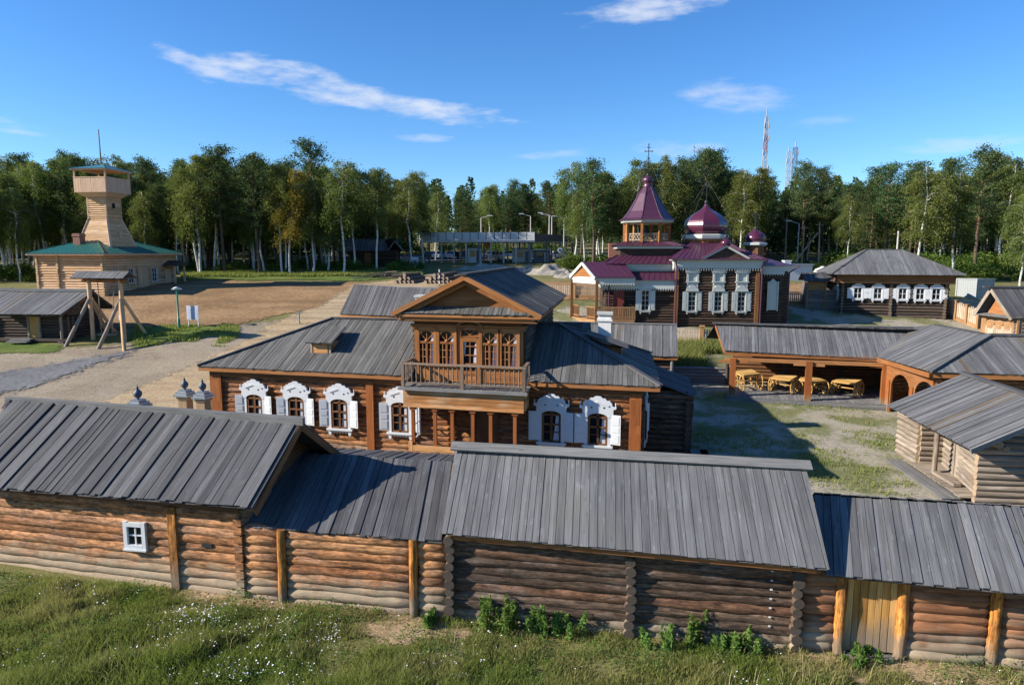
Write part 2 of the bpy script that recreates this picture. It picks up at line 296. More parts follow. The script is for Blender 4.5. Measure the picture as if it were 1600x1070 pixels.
# ------------------------------------------------------------------ mesh builder
ORG = {}
class B:
    def __init__(s): s.v, s.f, s.uv, s.c, s.sm, s.mi = [], [], [], [], [], []
    def face(s, pts, uv=None, c=(.5, 1, 0), smooth=False, mi=0):
        i = len(s.v); s.v.extend(tuple(p) for p in pts); s.f.append(tuple(range(i, i + len(pts))))
        s.uv.extend(uv or [(p[0] + p[1], p[2]) for p in pts])
        if isinstance(c, list): s.c.extend(c)
        else: s.c.extend([c] * len(pts))
        s.sm.append(smooth); s.mi.append(mi)
    def hexa(s, a, b, w=None, rnd=None, mi=0, L=None, W=None, h0=None):
        """a: 4 bottom pts, b: 4 top pts (same order)."""
        r = random.random() if rnd is None else rnd
        a = [Vector(p) for p in a]; b = [Vector(p) for p in b]
        for q in ([a[3], a[2], a[1], a[0]], b, [a[0], a[1], b[1], b[0]], [a[1], a[2], b[2], b[1]], [a[2], a[3], b[3], b[2]], [a[3], a[0], b[0], b[3]]):
            e1 = q[1] - q[0]; e2 = q[3] - q[0]; l1, l2 = e1.length, e2.length
            uv = [(0, 0), (l1, 0), (l1, l2), (0, l2)] if l1 >= l2 else [(0, 0), (0, l1), (l2, l1), (l2, 0)]
            s.face(q, uv, [(r, (p.z - h0) / 4 if h0 is not None else 1, 0) for p in q], mi=mi)
    def box(s, c, hx, hy, hz, rnd=None, mi=0, h0=None):
        c, hx, hy, hz = Vector(c), Vector(hx), Vector(hy), Vector(hz)
        a = [c - hx - hy - hz, c + hx - hy - hz, c + hx + hy - hz, c - hx + hy - hz]
        s.hexa(a, [p + hz * 2 for p in a], rnd=rnd, mi=mi, h0=h0)
    def beam(s, A, Bp, w, h, up=(0, 0, 1), rnd=None, mi=0, h0=None):
        A, Bp, up = Vector(A), Vector(Bp), Vector(up)
        d = (Bp - A).normalized(); sd = d.cross(up)
        if sd.length < 1e-4: sd = d.cross(Vector((1, 0, 0)))
        sd.normalize(); u = sd.cross(d).normalized()
        s.box((A + Bp) / 2, (Bp - A) / 2, sd * w / 2, u * h / 2, rnd, mi, h0)
    def log(s, A, Bp, r, seg=10, step=1.0, jit=.05, r2=None, rnd=None, h0=None, taper=0, mi=0, wob=.012, capc=True):
        A, Bp = Vector(A), Vector(Bp); d = Bp - A; L = d.length; d.normalize()
        up = Vector((0, 0, 1)) if abs(d.z) < .9 else Vector((1, 0, 0))
        x = d.cross(up).normalized(); y = x.cross(d).normalized()
        n = max(1, int(L / step)); ts = [i / n for i in range(n + 1)]
        if taper: t0 = min(.12 / L, .2); ts = [0, t0] + [t for t in ts[1:-1] if t0 < t < 1 - t0] + [1 - t0, 1]
        rn = random.random() if rnd is None else rnd; r2 = r if r2 is None else r2
        rings = []
        for i, t in enumerate(ts):
            rr = (r + (r2 - r) * t) * (1 + random.uniform(-jit, jit))
            if taper and i in (0, len(ts) - 1): rr *= 1 - taper
            c = A + d * (L * t) + (x * random.uniform(-1, 1) + y * random.uniform(-1, 1)) * wob
            rings.append([c + (x * math.cos(a) + y * math.sin(a)) * rr * (1 + random.uniform(-jit, jit) * .5) for a in [2 * math.pi * k / seg for k in range(seg)]])
        i0 = len(s.v); H = lambda p: (p.z - h0) / 4 if h0 is not None else 1
        for rg in rings: s.v.extend(tuple(p) for p in rg)
        pr = 2 * math.pi * r
        for i in range(len(ts) - 1):
            for k in range(seg):
                k2 = (k + 1) % seg
                s.f.append((i0 + i * seg + k, i0 + i * seg + k2, i0 + (i + 1) * seg + k2, i0 + (i + 1) * seg + k))
                u0, u1, v0, v1 = ts[i] * L, ts[i + 1] * L, k / seg * pr, (k + 1) / seg * pr
                s.uv.extend([(u0, v0), (u0, v1), (u1, v1), (u1, v0)])
                s.c.extend([(rn, H(rings[i][k]), 0), (rn, H(rings[i][k2]), 0), (rn, H(rings[i + 1][k2]), 0), (rn, H(rings[i + 1][k]), 0)])
                s.sm.append(True); s.mi.append(mi)
        for rg in (rings[0][::-1], rings[-1]):
            s.face(rg, [(p.dot(x) * .3, p.dot(y) * .3) for p in rg], [(rn, H(p), 1 if capc else 0) for p in rg], mi=mi)
    def tube(s, pts, r, seg=6, rnd=.5, mi=0, e=0):
        for a, b in zip(pts[:-1], pts[1:]): s.log(a, b, r, seg, 99, 0, rnd=rnd, mi=mi, wob=0)
    def prism(s, pts, d, rnd=None, mi=0):
        """planar outline extruded by vector d."""
        r = random.random() if rnd is None else rnd; d = Vector(d); pts = [Vector(p) for p in pts]; q = [p + d for p in pts]
        s.face(pts[::-1], c=(r, 1, 0), mi=mi); s.face(q, c=(r, 1, 0), mi=mi)
        n = len(pts)
        for i in range(n): s.face([pts[i], pts[(i + 1) % n], q[(i + 1) % n], q[i]], c=(r, 1, 0), mi=mi)
    def lathe(s, c, prof, seg=16, rnd=.5, mi=0, smooth=True, phase=0.):
        c = Vector(c); i0 = len(s.v)
        for r, z in prof:
            for k in range(seg):
                a = 2 * math.pi * k / seg + phase; s.v.append((c.x + math.cos(a) * r, c.y + math.sin(a) * r, c.z + z))
        for i in range(len(prof) - 1):
            for k in range(seg):
                k2 = (k + 1) % seg; ids = (i0 + i * seg + k, i0 + i * seg + k2, i0 + (i + 1) * seg + k2, i0 + (i + 1) * seg + k)
                if smooth: s.f.append(ids); s.uv.extend([(0, 0), (0, .3), (.3, .3), (.3, 0)]); s.c.extend([(rnd, 1, 0)] * 4); s.sm.append(True); s.mi.append(mi)
                else: s.face([s.v[j] for j in ids], [(0, 0), (0, .3), (.3, .3), (.3, 0)], (rnd, 1, 0), mi=mi)
        s.face([s.v[i0 + k] for k in range(seg)][::-1], c=(rnd, 1, 0), mi=mi)
        j = i0 + (len(prof) - 1) * seg; s.face([s.v[j + k] for k in range(seg)], c=(rnd, 1, 0), mi=mi)
    def boards(s, poly, up, w=.2, th=.028, lift=.022, jit=.03, gap=.014, mi=0, var=1.0):
        """cover a planar polygon with separate boards running along up."""
        poly = [Vector(p) for p in poly]; up = Vector(up)
        n = Vector((0, 0, 0)); o = poly[0]
        for i in range(1, len(poly) - 1): n += (poly[i] - o).cross(poly[i + 1] - o)
        n.normalize()
        if n.z < 0 or (abs(n.z) < 1e-3 and n.y > 0): n = -n
        d = (up - n * up.dot(n)).normalized(); sd = d.cross(n).normalized()
        P = [((p - o).dot(sd), (p - o).dot(d)) for p in poly]
        s0, s1 = min(p[0] for p in P), max(p[0] for p in P); d0 = min(p[1] for p in P); d1 = max(p[1] for p in P)
        x = s0; k = 0
        while x < s1 - .02:
            ww = w * random.uniform(.8, 1.2); xe = min(x + ww, s1)
            if s1 - xe < .06: xe = s1
            q = clip(clip(P, x + gap / 2, 1), xe - gap / 2, -1)
            x = xe; k += 1
            if len(q) < 3: continue
            rn = min(.999, max(0, .5 + (random.random() - .5) * var)); h = lift * (.1 + random.random() * .7) + (lift * .35 if k % 2 else 0); ej = random.uniform(-jit, jit)
            uo = random.uniform(0, 50)
            tl = random.uniform(-.006, .006)
            def pt(a, b2, hh):
                bb = b2 + (ej if b2 < d0 + (d1 - d0) * .25 else 0)
                return o + sd * a + d * bb + n * (hh + tl * (1 if a < x - ww / 2 else -1))
            top = [pt(a, b2, h + th) for a, b2 in q]; bot = [pt(a, b2, h) for a, b2 in q]
            uv = [(b2 + uo, a) for a, b2 in q]
            s.face(top, uv, (rn, 1, 0), mi=mi); s.face(bot[::-1], uv[::-1], (rn, 1, 0), mi=mi)
            m = len(q)
            for i in range(m):
                j = (i + 1) % m; s.face([bot[i], bot[j], top[j], top[i]], [uv[i], uv[j], uv[j], uv[i]], (rn, 1, 0), mi=mi)
        # thin deck below the boards so that no light leaks between them
        s.face([o + sd * p[0] + d * p[1] - n * .012 for p in P], c=(.05, 1, 0), mi=mi)
    def build(s, name, mat, parent=None, off=None):
        me = bpy.data.meshes.new(name)
        if off is None: off = ORG.get(parent.name, Vector()) if parent is not None else Vector()
        off = Vector(off)
        me.from_pydata([(p[0] - off.x, p[1] - off.y, p[2] - off.z) for p in s.v], [], s.f)
        uvl = me.uv_layers.new(name='UVMap'); uvl.data.foreach_set('uv', np.array(s.uv, dtype=np.float32).ravel())
        ca = me.attributes.new('col', 'FLOAT_COLOR', 'CORNER')
        c = np.ones((len(s.c), 4), dtype=np.float32); c[:, :3] = np.array(s.c, dtype=np.float32); ca.data.foreach_set('color', c.ravel())
        me.polygons.foreach_set('use_smooth', s.sm); me.polygons.foreach_set('material_index', s.mi)
        for mm in (mat if isinstance(mat, (list, tuple)) else [mat]): me.materials.append(M[mm] if isinstance(mm, str) else mm)
        o = bpy.data.objects.new(name, me); COL.objects.link(o)
        if parent is not None: o.parent = parent
        ORG[o.name] = off
        if parent is None and off.length: o.location = off
        return o
def clip(P, x, sgn):
    out = []
    for i in range(len(P)):
        a, b = P[i], P[(i + 1) % len(P)]; ia, ib = (a[0] - x) * sgn >= 0, (b[0] - x) * sgn >= 0
        if ia: out.append(a)
        if ia != ib:
            t = (x - a[0]) / (b[0] - a[0]); out.append((x, a[1] + (b[1] - a[1]) * t))
    return out
def thing(name, label, cat, loc=(0, 0, 0), group=None):
    o = bpy.data.objects.new(name, None); COL.objects.link(o); o.location = loc; o.empty_display_size = .3
    o['label'] = label; o['category'] = cat
    if group: o['group'] = group
    ORG[o.name] = Vector(loc); return o
def tag(o, label, cat, group=None):
    o['label'] = label; o['category'] = cat
    if group: o['group'] = group
    return o
def struct(o, kind='structure'): o['kind'] = kind; return o
def dup(o, parent=None, first=True):
    c = o.copy(); COL.objects.link(c)
    if parent is not None: c.parent = parent
    for ch in [k for k in o.children]: dup(ch, c)
    ORG[c.name] = ORG.get(o.name, Vector()); return c
class F:
    """a plan frame: a along the front, b into depth, z up."""
    def __init__(s, O, au, av=None):
        av = au if av is None else av
        s.O = Vector((O[0], O[1], 0)); s.u = Vector((math.cos(R(au)), -math.sin(R(au)), 0)); s.v = Vector((math.sin(R(av)), math.cos(R(av)), 0)); s.rz = -R(au)
    def __call__(s, a, b, z): return s.O + s.u * a + s.v * b + Vector((0, 0, z))

# ------------------------------------------------------------------ terrain height
_pr = [(-200, 0), (20, 0), (35, .05), (40, .25), (45, .65), (52, 1.6), (58, 2.45), (66, 4.0), (74, 5.2), (85, 6.3), (95, 7.0), (120, 8.2), (220, 12), (400, 17), (900, 20), (6000, 20)]
_ty = np.arange(-200, 1000, .5); _tz = np.interp(_ty, [p[0] for p in _pr], [p[1] for p in _pr])
_k = np.exp(-np.linspace(-2, 2, 17) ** 2); _k /= _k.sum(); _tz = np.convolve(np.pad(_tz, 8, 'edge'), _k, 'valid')
def hgt(x, y):
    z = np.interp(y, _ty, _tz)
    z = z + .016 * np.maximum(0, -(x + 2)) * np.clip((30 - y) / 8, 0, 1) * (x > -60)
    amp = np.clip((np.abs(y - 26) + np.abs(x) * .2 - 14) / 20, .25, 1) * .05
    return z + amp * (np.sin(x * .71 + 1.3 * np.sin(y * .33)) * np.sin(y * .63 + .7) + .6 * np.sin(x * .31 - y * .47 + 2))
def hz(x, y): return float(hgt(np.float64(x), np.float64(y)))
def ground(px, py):
    d = ray(px, py); t = 8.
    while t < 900:
        p = Vector((0, 0, CAMZ)) + d * t
        if p.z <= hz(p.x, p.y): return p
        t += .1
    return Vector((0, 0, CAMZ)) + d * 900
def npmesh(name, V, Fq, mats, rnd=None, e=None, uv=None, smooth=False, mi=None, g=None):
    """Fq: (n,k) int array."""
    me = bpy.data.meshes.new(name); n, k = Fq.shape
    me.vertices.add(len(V)); me.vertices.foreach_set('co', np.ascontiguousarray(V, dtype=np.float32).ravel())
    me.loops.add(n * k); me.loops.foreach_set('vertex_index', np.ascontiguousarray(Fq, dtype=np.int32).ravel())
    me.polygons.add(n); me.polygons.foreach_set('loop_start', np.arange(0, n * k, k, dtype=np.int32)); me.polygons.foreach_set('loop_total', np.full(n, k, dtype=np.int32))
    if mi is not None: me.polygons.foreach_set('material_index', mi.astype(np.int32))
    me.update(calc_edges=True)
    c = np.ones((n * k, 4), dtype=np.float32); c[:, 0] = .5 if rnd is None else np.repeat(rnd, k); c[:, 1] = 1 if g is None else g; c[:, 2] = 0 if e is None else np.repeat(e, k)
    ca = me.attributes.new('col', 'FLOAT_COLOR', 'CORNER'); ca.data.foreach_set('color', c.ravel())
    if smooth: me.polygons.foreach_set('use_smooth', np.ones(n, dtype=bool))
    for m in mats: me.materials.append(M[m])
    return me
def gridfaces(nx, ny):
    i = np.arange((nx - 1) * (ny - 1)); r, c = i // (nx - 1), i % (nx - 1); a = r * nx + c
    return np.stack([a, a + 1, a + nx + 1, a + nx], 1)
def link(name, me, parent=None):
    o = bpy.data.objects.new(name, me); COL.objects.link(o)
    if parent is not None: o.parent = parent
    return o
xs = np.concatenate([-np.geomspace(4000, 82, 24), np.arange(-80, 80.1, 1.), np.geomspace(82, 4000, 24)])
ys = np.concatenate([[-300, -100, -40], np.arange(-20, 112, 1.), np.geomspace(113, 5000, 45)])
GX, GY = np.meshgrid(xs, ys); GZ = hgt(GX, GY)
struct(link('ground', npmesh('ground', np.stack([GX.ravel(), GY.ravel(), GZ.ravel()], 1), gridfaces(len(xs), len(ys)), ['ground'], smooth=True)))
def polydist(P, X, Y):
    """signed distance, positive inside."""
    P = np.array(P, float); ins = np.zeros(X.shape, bool); D = np.full(X.shape, 1e9)
    for i in range(len(P)):
        a, b = P[i], P[(i + 1) % len(P)]
        with np.errstate(divide='ignore', invalid='ignore'):
            cr = ((a[1] > Y) != (b[1] > Y)) & (X < (b[0] - a[0]) * (Y - a[1]) / (b[1] - a[1] + 1e-12) + a[0])
        ins ^= cr
        ab = b - a; t = np.clip(((X - a[0]) * ab[0] + (Y - a[1]) * ab[1]) / (ab @ ab), 0, 1)
        D = np.minimum(D, np.hypot(X - a[0] - t * ab[0], Y - a[1] - t * ab[1]))
    return np.where(ins, D, -D)
def sheet(name, poly, mat, lift, soft=1.0, step=.5):
    P = [(p[0], p[1]) for p in poly]
    x0, x1 = min(p[0] for p in P) - soft, max(p[0] for p in P) + soft; y0, y1 = min(p[1] for p in P) - soft, max(p[1] for p in P) + soft
    xx = np.arange(x0, x1 + step, step); yy = np.arange(y0, y1 + step, step); X, Y = np.meshgrid(xx, yy)
    e = np.clip(polydist(P, X, Y) / (2 * soft) + .5, 0, 1); Z = hgt(X, Y) + lift
    f = gridfaces(len(xx), len(yy)); keep = (e.ravel()[f] > 0.01).any(1); f = f[keep]
    used = np.unique(f); mp = np.zeros(X.size, int); mp[used] = np.arange(len(used))
    me = npmesh(name, np.stack([X.ravel(), Y.ravel(), Z.ravel()], 1)[used], mp[f], [mat], smooth=True)
    a = me.attributes.new('edge', 'FLOAT', 'POINT'); a.data.foreach_set('value', e.ravel()[used].astype(np.float32))
    return struct(link(name, me))
gp = lambda *q: [ground(*p) for p in q]
sheet('courtyard', [(-12, 22), (12, 18.5), (24, 17), (40, 22), (60, 60), (34, 66), (24, 72), (8, 72), (-2, 60), (8, 44), (6, 30), (-12, 36)], 'courtyard', .03, 1.2)
sheet('gravel_lot', gp((-60, 560), (0, 548), (100, 545), (220, 535), (330, 515), (440, 500), (520, 500), (560, 560), (420, 640), (250, 680), (-100, 680)) + [], 'lot', .03, 1.0)
sheet('dirt_lot', gp((-120, 470), (40, 455), (270, 440), (300, 436), (400, 441), (500, 442), (560, 442), (640, 446), (560, 474), (500, 482), (440, 492), (370, 508), (290, 510), (215, 512), (120, 520), (-120, 510)), 'dirt', .05, .8)
sheet('dirt_road', gp((550, 447), (610, 440), (700, 425), (760, 425), (640, 470), (520, 530), (440, 580), (330, 640), (200, 690), (60, 690), (180, 620), (330, 560), (420, 510), (500, 480)), 'dirtroad', .07, .7)
sheet('gravel_strip', gp((-60, 592), (0, 583), (100, 568), (170, 555), (205, 549), (190, 558), (120, 582), (60, 603), (0, 618), (-60, 632)), 'asphalt', .09, 1.3)
sheet('grass_verge', gp((-40, 540), (0, 536), (95, 540), (92, 553), (40, 552), (-40, 556)), 'verge', .075, .5)
sheet('lamp_verge', gp((215, 514), (290, 511), (375, 515), (330, 521), (255, 536), (215, 546), (200, 530)), 'verge', .08, .5)
sheet('forest_verge', gp((285, 434), (300, 429), (560, 428), (640, 425), (660, 420), (645, 432), (560, 440), (500, 438), (400, 439), (300, 439)), 'verge', .08, .8, 1.)
sheet('yard_dirt', [(-12, 86), (40, 84), (44, 74), (22, 71), (4, 73), (-6, 78)], 'dirt', .06, 1.2)
sheet('parking_road', [(-30, 126), (22, 126), (60, 122), (140, 118), (140, 126), (60, 131), (22, 150), (-30, 150)], 'road', .05, 1.5, 1.)
sheet('hill_track', gp((1462, 470), (1490, 468), (1530, 470), (1560, 482), (1640, 500), (1640, 520), (1530, 490), (1480, 480)), 'dirtroad', .06, .6)
sheet('bare_soil', gp((560, 985), (640, 960), (700, 975), (760, 990), (690, 1010), (600, 1010)) , 'baresoil', .03, .35, .2)
sheet('wall_foot_soil', gp((1200, 1010), (1300, 1030), (1420, 1035), (1640, 1050), (1640, 1085), (1500, 1075), (1350, 1070), (1250, 1050)), 'baresoil', .035, .3, .2)
sheet('left_foot_soil', gp((240, 925), (380, 930), (520, 945), (640, 950), (620, 968), (480, 960), (350, 948), (260, 938)), 'baresoil', .035, .25, .2)
# ------------------------------------------------------------------ shared building pieces
def lw(mb, A, Bq, z0, z1, r=.13, step=.24, h0=None, e0=0., e1=0., seg=12, ln=.5, tap=0., core=True, flat=0.):
    """a wall of stacked horizontal logs from A to Bq (plan points)."""
    A = Vector((A[0], A[1], 0)); Bq = Vector((Bq[0], Bq[1], 0)); d = (Bq - A).normalized()
    z = z0 + r * .8; k = 0; q_ = Vector((-d.y, d.x, 0)); q_ = q_ if q_.y > 0 else -q_
    if flat: A = A + q_ * r * flat; Bq = Bq + q_ * r * flat; r = r * (1 + flat)
    while z < z1:
        jj = random.uniform(-.03, .03)
        mb.log(A - d * (e0 + jj) + Vector((0, 0, z + random.uniform(-.012, .012))), Bq + d * (e1 + random.uniform(-.04, .04)) + Vector((0, 0, z + random.uniform(-.012, .012))), r * random.uniform(.9, 1.07), seg, ln, (.085 if ln < .6 else .05) if ln < 3 else 0, h0=h0, taper=tap, wob=.014 if ln < 3 else 0)
        z += step; k += 1
    if core: mb.face([A + Vector((0, 0, z0 - .6)), Bq + Vector((0, 0, z0 - .6)), Bq + Vector((0, 0, z1)), A + Vector((0, 0, z1))], c=(.1, 1 if h0 is None else 1, 0))
def stub_logs(mb, P, d, z0, z1, r=.13, step=.24, L0=.35, L1=.3, h0=None, off=.12):
    """the protruding ends of a cross wall's logs at plan point P along d."""
    P = Vector((P[0], P[1], 0)); d = Vector((d[0], d[1], 0)).normalized(); z = z0 + r * .8 + off
    while z < z1:
        mb.log(P - d * L1 + Vector((0, 0, z)), P + d * (L0 + random.uniform(-.05, .06)) + Vector((random.uniform(-.02, .02), 0, z)), r * random.uniform(.85, 1.05), 12, 1., .04, h0=h0)
        z += step
def place(o, parent, pos, rz):
    o.location = Vector(pos) - ORG[parent.name]; o.rotation_euler = (0, 0, rz); return o
def lp(x, z, y=0.): return Vector((x, y, z))
def arc(cx, cz, rx, rz, a0, a1, n): return [(cx + rx * math.cos(a0 + (a1 - a0) * i / n), cz + rz * math.sin(a0 + (a1 - a0) * i / n)) for i in range(n + 1)]
def P3(l, y): return [Vector((x, y, z)) for x, z in l]

def carved_window(parent, dirty=False):
    """white carved window with crown, apron and two open shutters (local: x along the wall, -y outward, z above ground)."""
    m = B(); y = -.2
    for sx in (-1, 1):
        m.box((sx * .5, y, 2.42), (.07, 0, 0), (0, .06, 0), (0, 0, .78))
        m.lathe((sx * .76, y, 3.42), [(.03, 0), (.045, .06), (.02, .1), (.035, .16), (0.004, .24)], 8)
        m.prism(P3([(sx * .58, 1.64), (sx * .44, 1.64), (sx * .44, 1.5), (sx * .47, 1.42), (sx * .55, 1.42), (sx * .58, 1.5)], -.27), (0, .12, 0))
    right = [(0, 3.93), (.13, 3.91), (.2, 3.83), (.32, 3.82), (.4, 3.73), (.5, 3.73), (.6, 3.62), (.62, 3.5), (.8, 3.46), (.78, 3.38), (.66, 3.34), (.67, 3.16), (.58, 3.06), (.57, 2.98), (.43, 2.98)]
    inner = arc(0, 2.98, .43, .19, 0, math.pi / 2, 6)[1:]
    rr = right + inner[:-1]; full = rr + [(0, 3.17)] + [(-x, z) for x, z in rr[::-1] if x > 0]
    m.prism(P3(full, -.28), (0, .12, 0))
    m.prism(P3([(x * .82, z + .03) for x, z in [(-.6, 3.5), (-.4, 3.58), (0, 3.68), (.4, 3.58), (.6, 3.5), (.55, 3.44), (0, 3.6), (-.55, 3.44)]], -.31), (0, .04, 0))
    m.box((0, -.23, 1.7), (.66, 0, 0), (0, .1, 0), (0, 0, .045))
    ap = [(-.44, 1.66)] + [(-.44 + .88 * i / 12, 1.53 + (.05 if i % 2 else 0)) for i in range(13)] + [(.44, 1.66)]
    m.prism(P3(ap[::-1], -.25), (0, .08, 0))
    w = m.build('window', 'white', off=(0, 0, 0))
    for sx in (-.27, .27): h = B(); h.box((sx, -.285, 3.42), (.035, 0, 0), (0, .004, 0), (0, 0, .035)); h.build('crown_hole', 'iron', w, off=(0, 0, 0))
    s = B()
    for x in (-.38, 0, .38): s.box((x, -.2, 2.42), (.045 if x else .05, 0, 0), (0, .035, 0), (0, 0, .7))
    for z in (1.79, 2.55, 2.98): s.box((0, -.203, z), (.34, 0, 0), (0, .032, 0), (0, 0, .035))
    s.box((0, -.2, 2.2), (.34, 0, 0), (0, .02, 0), (0, 0, .018))
    s.prism(P3(arc(0, 2.98, .43, .19, 0, math.pi, 8) + arc(0, 2.98, .36, .13, math.pi, 0, 8), -.22), (0, .04, 0))
    s.build('sash', 'brownboard', w, off=(0, 0, 0))
    g = B(); g.face([lp(-.42, 1.72, -.17), lp(.42, 1.72, -.17), lp(.42, 2.98, -.17)] + [lp(x, z, -.17) for x, z in arc(0, 2.98, .42, .18, 0, math.pi, 8)][1:-1] + [lp(-.42, 2.98, -.17)])
    g.build('pane', 'glass', w, off=(0, 0, 0))
    g = B(); g.face([lp(.06, 1.75, -.173), lp(.4, 1.75, -.173), lp(.4, 2.9, -.173), lp(.2, 2.95, -.173), lp(.14, 2.3, -.173)]); g.build('curtain', 'curtain', w, off=(0, 0, 0))
    for sx in (-1, 1):
        t = B(); a = R(12); ca, sa = math.cos(a), math.sin(a)
        X = lambda u, out: (sx * (.56 + u * ca - out * sa * 0), -.24 - u * sa - out)
        def bx(u0, u1, z0, z1, o0, o1):
            pa = [X(u0, o0), X(u1, o0), X(u1, o1), X(u0, o1)]
            t.hexa([Vector((*p, z0)) for p in pa], [Vector((*p, z1)) for p in pa])
        bx(0, .44, 1.83, 3.13, 0, .03)
        for zz in ((1.9, 2.28), (2.36, 2.6), (2.68, 3.06)): bx(.07, .37, zz[0], zz[1], .03, .045)
        t.build('shutter', 'white', w, off=(0, 0, 0))
    return w

def planked_roof(name, th, mat, faces, w=.21, ups=None, lift=.025, jit=.03, var=1.):
    m = B()
    for poly, up in faces: m.boards(poly, up, w, lift=lift, jit=jit, var=var)
    return m.build(name, mat, th)

# ------------------------------------------------------------------ front row: log barn, lean-to shed, dark log barn, gate wall
FD = Vector((math.cos(R(9.4)), -math.sin(R(9.4)), 0)); FN = Vector((-FD.y, FD.x, 0))  # along the wall to the right; into depth
def fl(x, z=0): return Vector((x, 17.7 - .1655 * (x + 1.56), z))
def fpx(px, py, dz=0.):                   # the plan point of the wall line under a pixel column
    d = ray(px, py); t = (17.7 - .1655 * 1.56) / (d.y + .1655 * d.x); return Vector((d.x * t, d.y * t, 0))
def hfront(x): return hz(x, fl(x).y)

def front_barn():
    th = thing('log_barn', 'orange log barn with dark plank roof and one small white window', 'barn', (-12, 19.6, .3))
    E1 = onz(397, 799, 2.9); R0 = onz(17, 628, 4.8); R1 = onz(470, 661, 4.75)
    E0 = onz(-62, 760, 2.92)
    k = (R1 - E1); Bk1 = R1 + Vector((k.x, k.y, -k.z)) * .95; Bk0 = R0 + Vector((k.x, k.y, -k.z)) * .95
    planked_roof('roof', th, 'roof_dark', [([E0, E1, R1, R0], k), ([Bk0, Bk1, R1, R0], -Vector((k.x, k.y, -k.z)))], .23, lift=.06, jit=.04)
    m = B(); d = (R1 - R0).normalized()
    m.box((R0 + R1) / 2 + Vector((0, -.03, .08)), (R1 - R0) / 2 + d * .12, Vector((0, .13, 0)), (0, 0, .11)); m.build('ridge_beam', 'grey', th)
    # walls
    def on_w(px):
        d = ray(px, 850); e = wq - c381; t = (c381.x * e.y - c381.y * e.x) / (d.x * e.y - d.y * e.x); return Vector((d.x * t, d.y * t, 0))
    m = B(); c381 = fpx(380, 880); wq = Vector((-15.8, 20.55, 0)); w0 = c381 + (wq - c381).normalized() * 12.2
    g0 = .25
    lw(m, w0, c381, hfront(-9) - .05, 2.62, .14, .262, h0=.1, tap=0, e1=.02, flat=.45)
    m.build('front_wall', 'log', th); m = B(); m.beam(w0 + Vector((0, 0, 2.72)), c381 + Vector((0, 0, 2.7)), .2, .36)
    m.build('wall_plate', 'brownboard', th)
    m = B(); gb = c381 + FN * 5.6
    lw(m, c381, gb, .1, 2.75, .14, .262, h0=.1); lw(m, gb, w0 + FN * 5.6, .1, 2.75, .14, .262, ln=5)
    m.build('side_wall', 'log', th)
    # board gable set back below the roof
    gp0 = c381 + Vector((0, 0, 2.7)); gp1 = gb + Vector((0, 0, 2.7)); top = (gp0 + gp1) / 2; top.z = 4.55
    m = B(); m.prism([gp0, gp1, top], (-.06, 0, 0)); m.build('gable', 'brownboard', th)
    m = B(); o = Vector((.0, 0, -.1))
    m.beam(E1 + o + k * .02, R1 + o, .05, .22); m.beam(Bk1 + o, R1 + o, .05, .22); m.build('rake_board', 'brownboard', th)
    for px, w in ((277, .26),):
        p = on_w(px) - FN * .12; m = B(); z0 = hz(p.x, p.y) - .1
        m.box((p.x, p.y, (z0 + 2.68) / 2), FD * w / 2, FN * .09, (0, 0, (2.68 - z0) / 2), h0=.1); m.build('corner_post', 'post', th)
    # the notched corner at 381: short cross log ends, cut flush
    m = B(); z = .3
    while z < 2.6:
        m.box(c381 + Vector((0, 0, z)) - FN * .08 - FD * .02, FD * .12, FN * .1, (0, 0, .1), h0=.1); z += .262
    m.build('notched_corner', 'log', th)
    # small white window
    w = B(); p = on_w(220); zz = (CAMZ + (ray(220, 832) * (p.y / ray(220, 832).y)).z); p.z = 0
    for sx in (-1, 1):
        w.box((sx * .3, -.2, 0), (.06, 0, 0), (0, .05, 0), (0, 0, .42)); w.box((0, -.203, sx * .34), (.24, 0, 0), (0, .05, 0), (0, 0, .06))
    w.box((0, -.18, 0), (.02, 0, 0), (0, .02, 0), (0, 0, .28)); w.box((0, -.178, 0), (.24, 0, 0), (0, .02, 0), (0, 0, .02))
    w.box((0, -.22, -.43), (.38, 0, 0), (0, .07, 0), (0, 0, .025))
    wo = w.build('window', 'white', off=(0, 0, 0)); wo.parent = th
    g = B(); g.face([lp(-.24, -.28, -.165), lp(.24, -.28, -.165), lp(.24, .28, -.165), lp(-.24, .28, -.165)]); g.build('pane', 'glass', wo, off=(0, 0, 0))
    place(wo, th, (p.x, p.y, zz), -R(9.4))
    v = B(); p = on_w(328) - FN * .14; zz = (CAMZ + (ray(328, 852) * (p.y / ray(328, 852).y)).z)
    v.box((p.x, p.y, zz), FD * .16, FN * .02, (0, 0, .05)); v.build('vent_slot', 'iron', th)

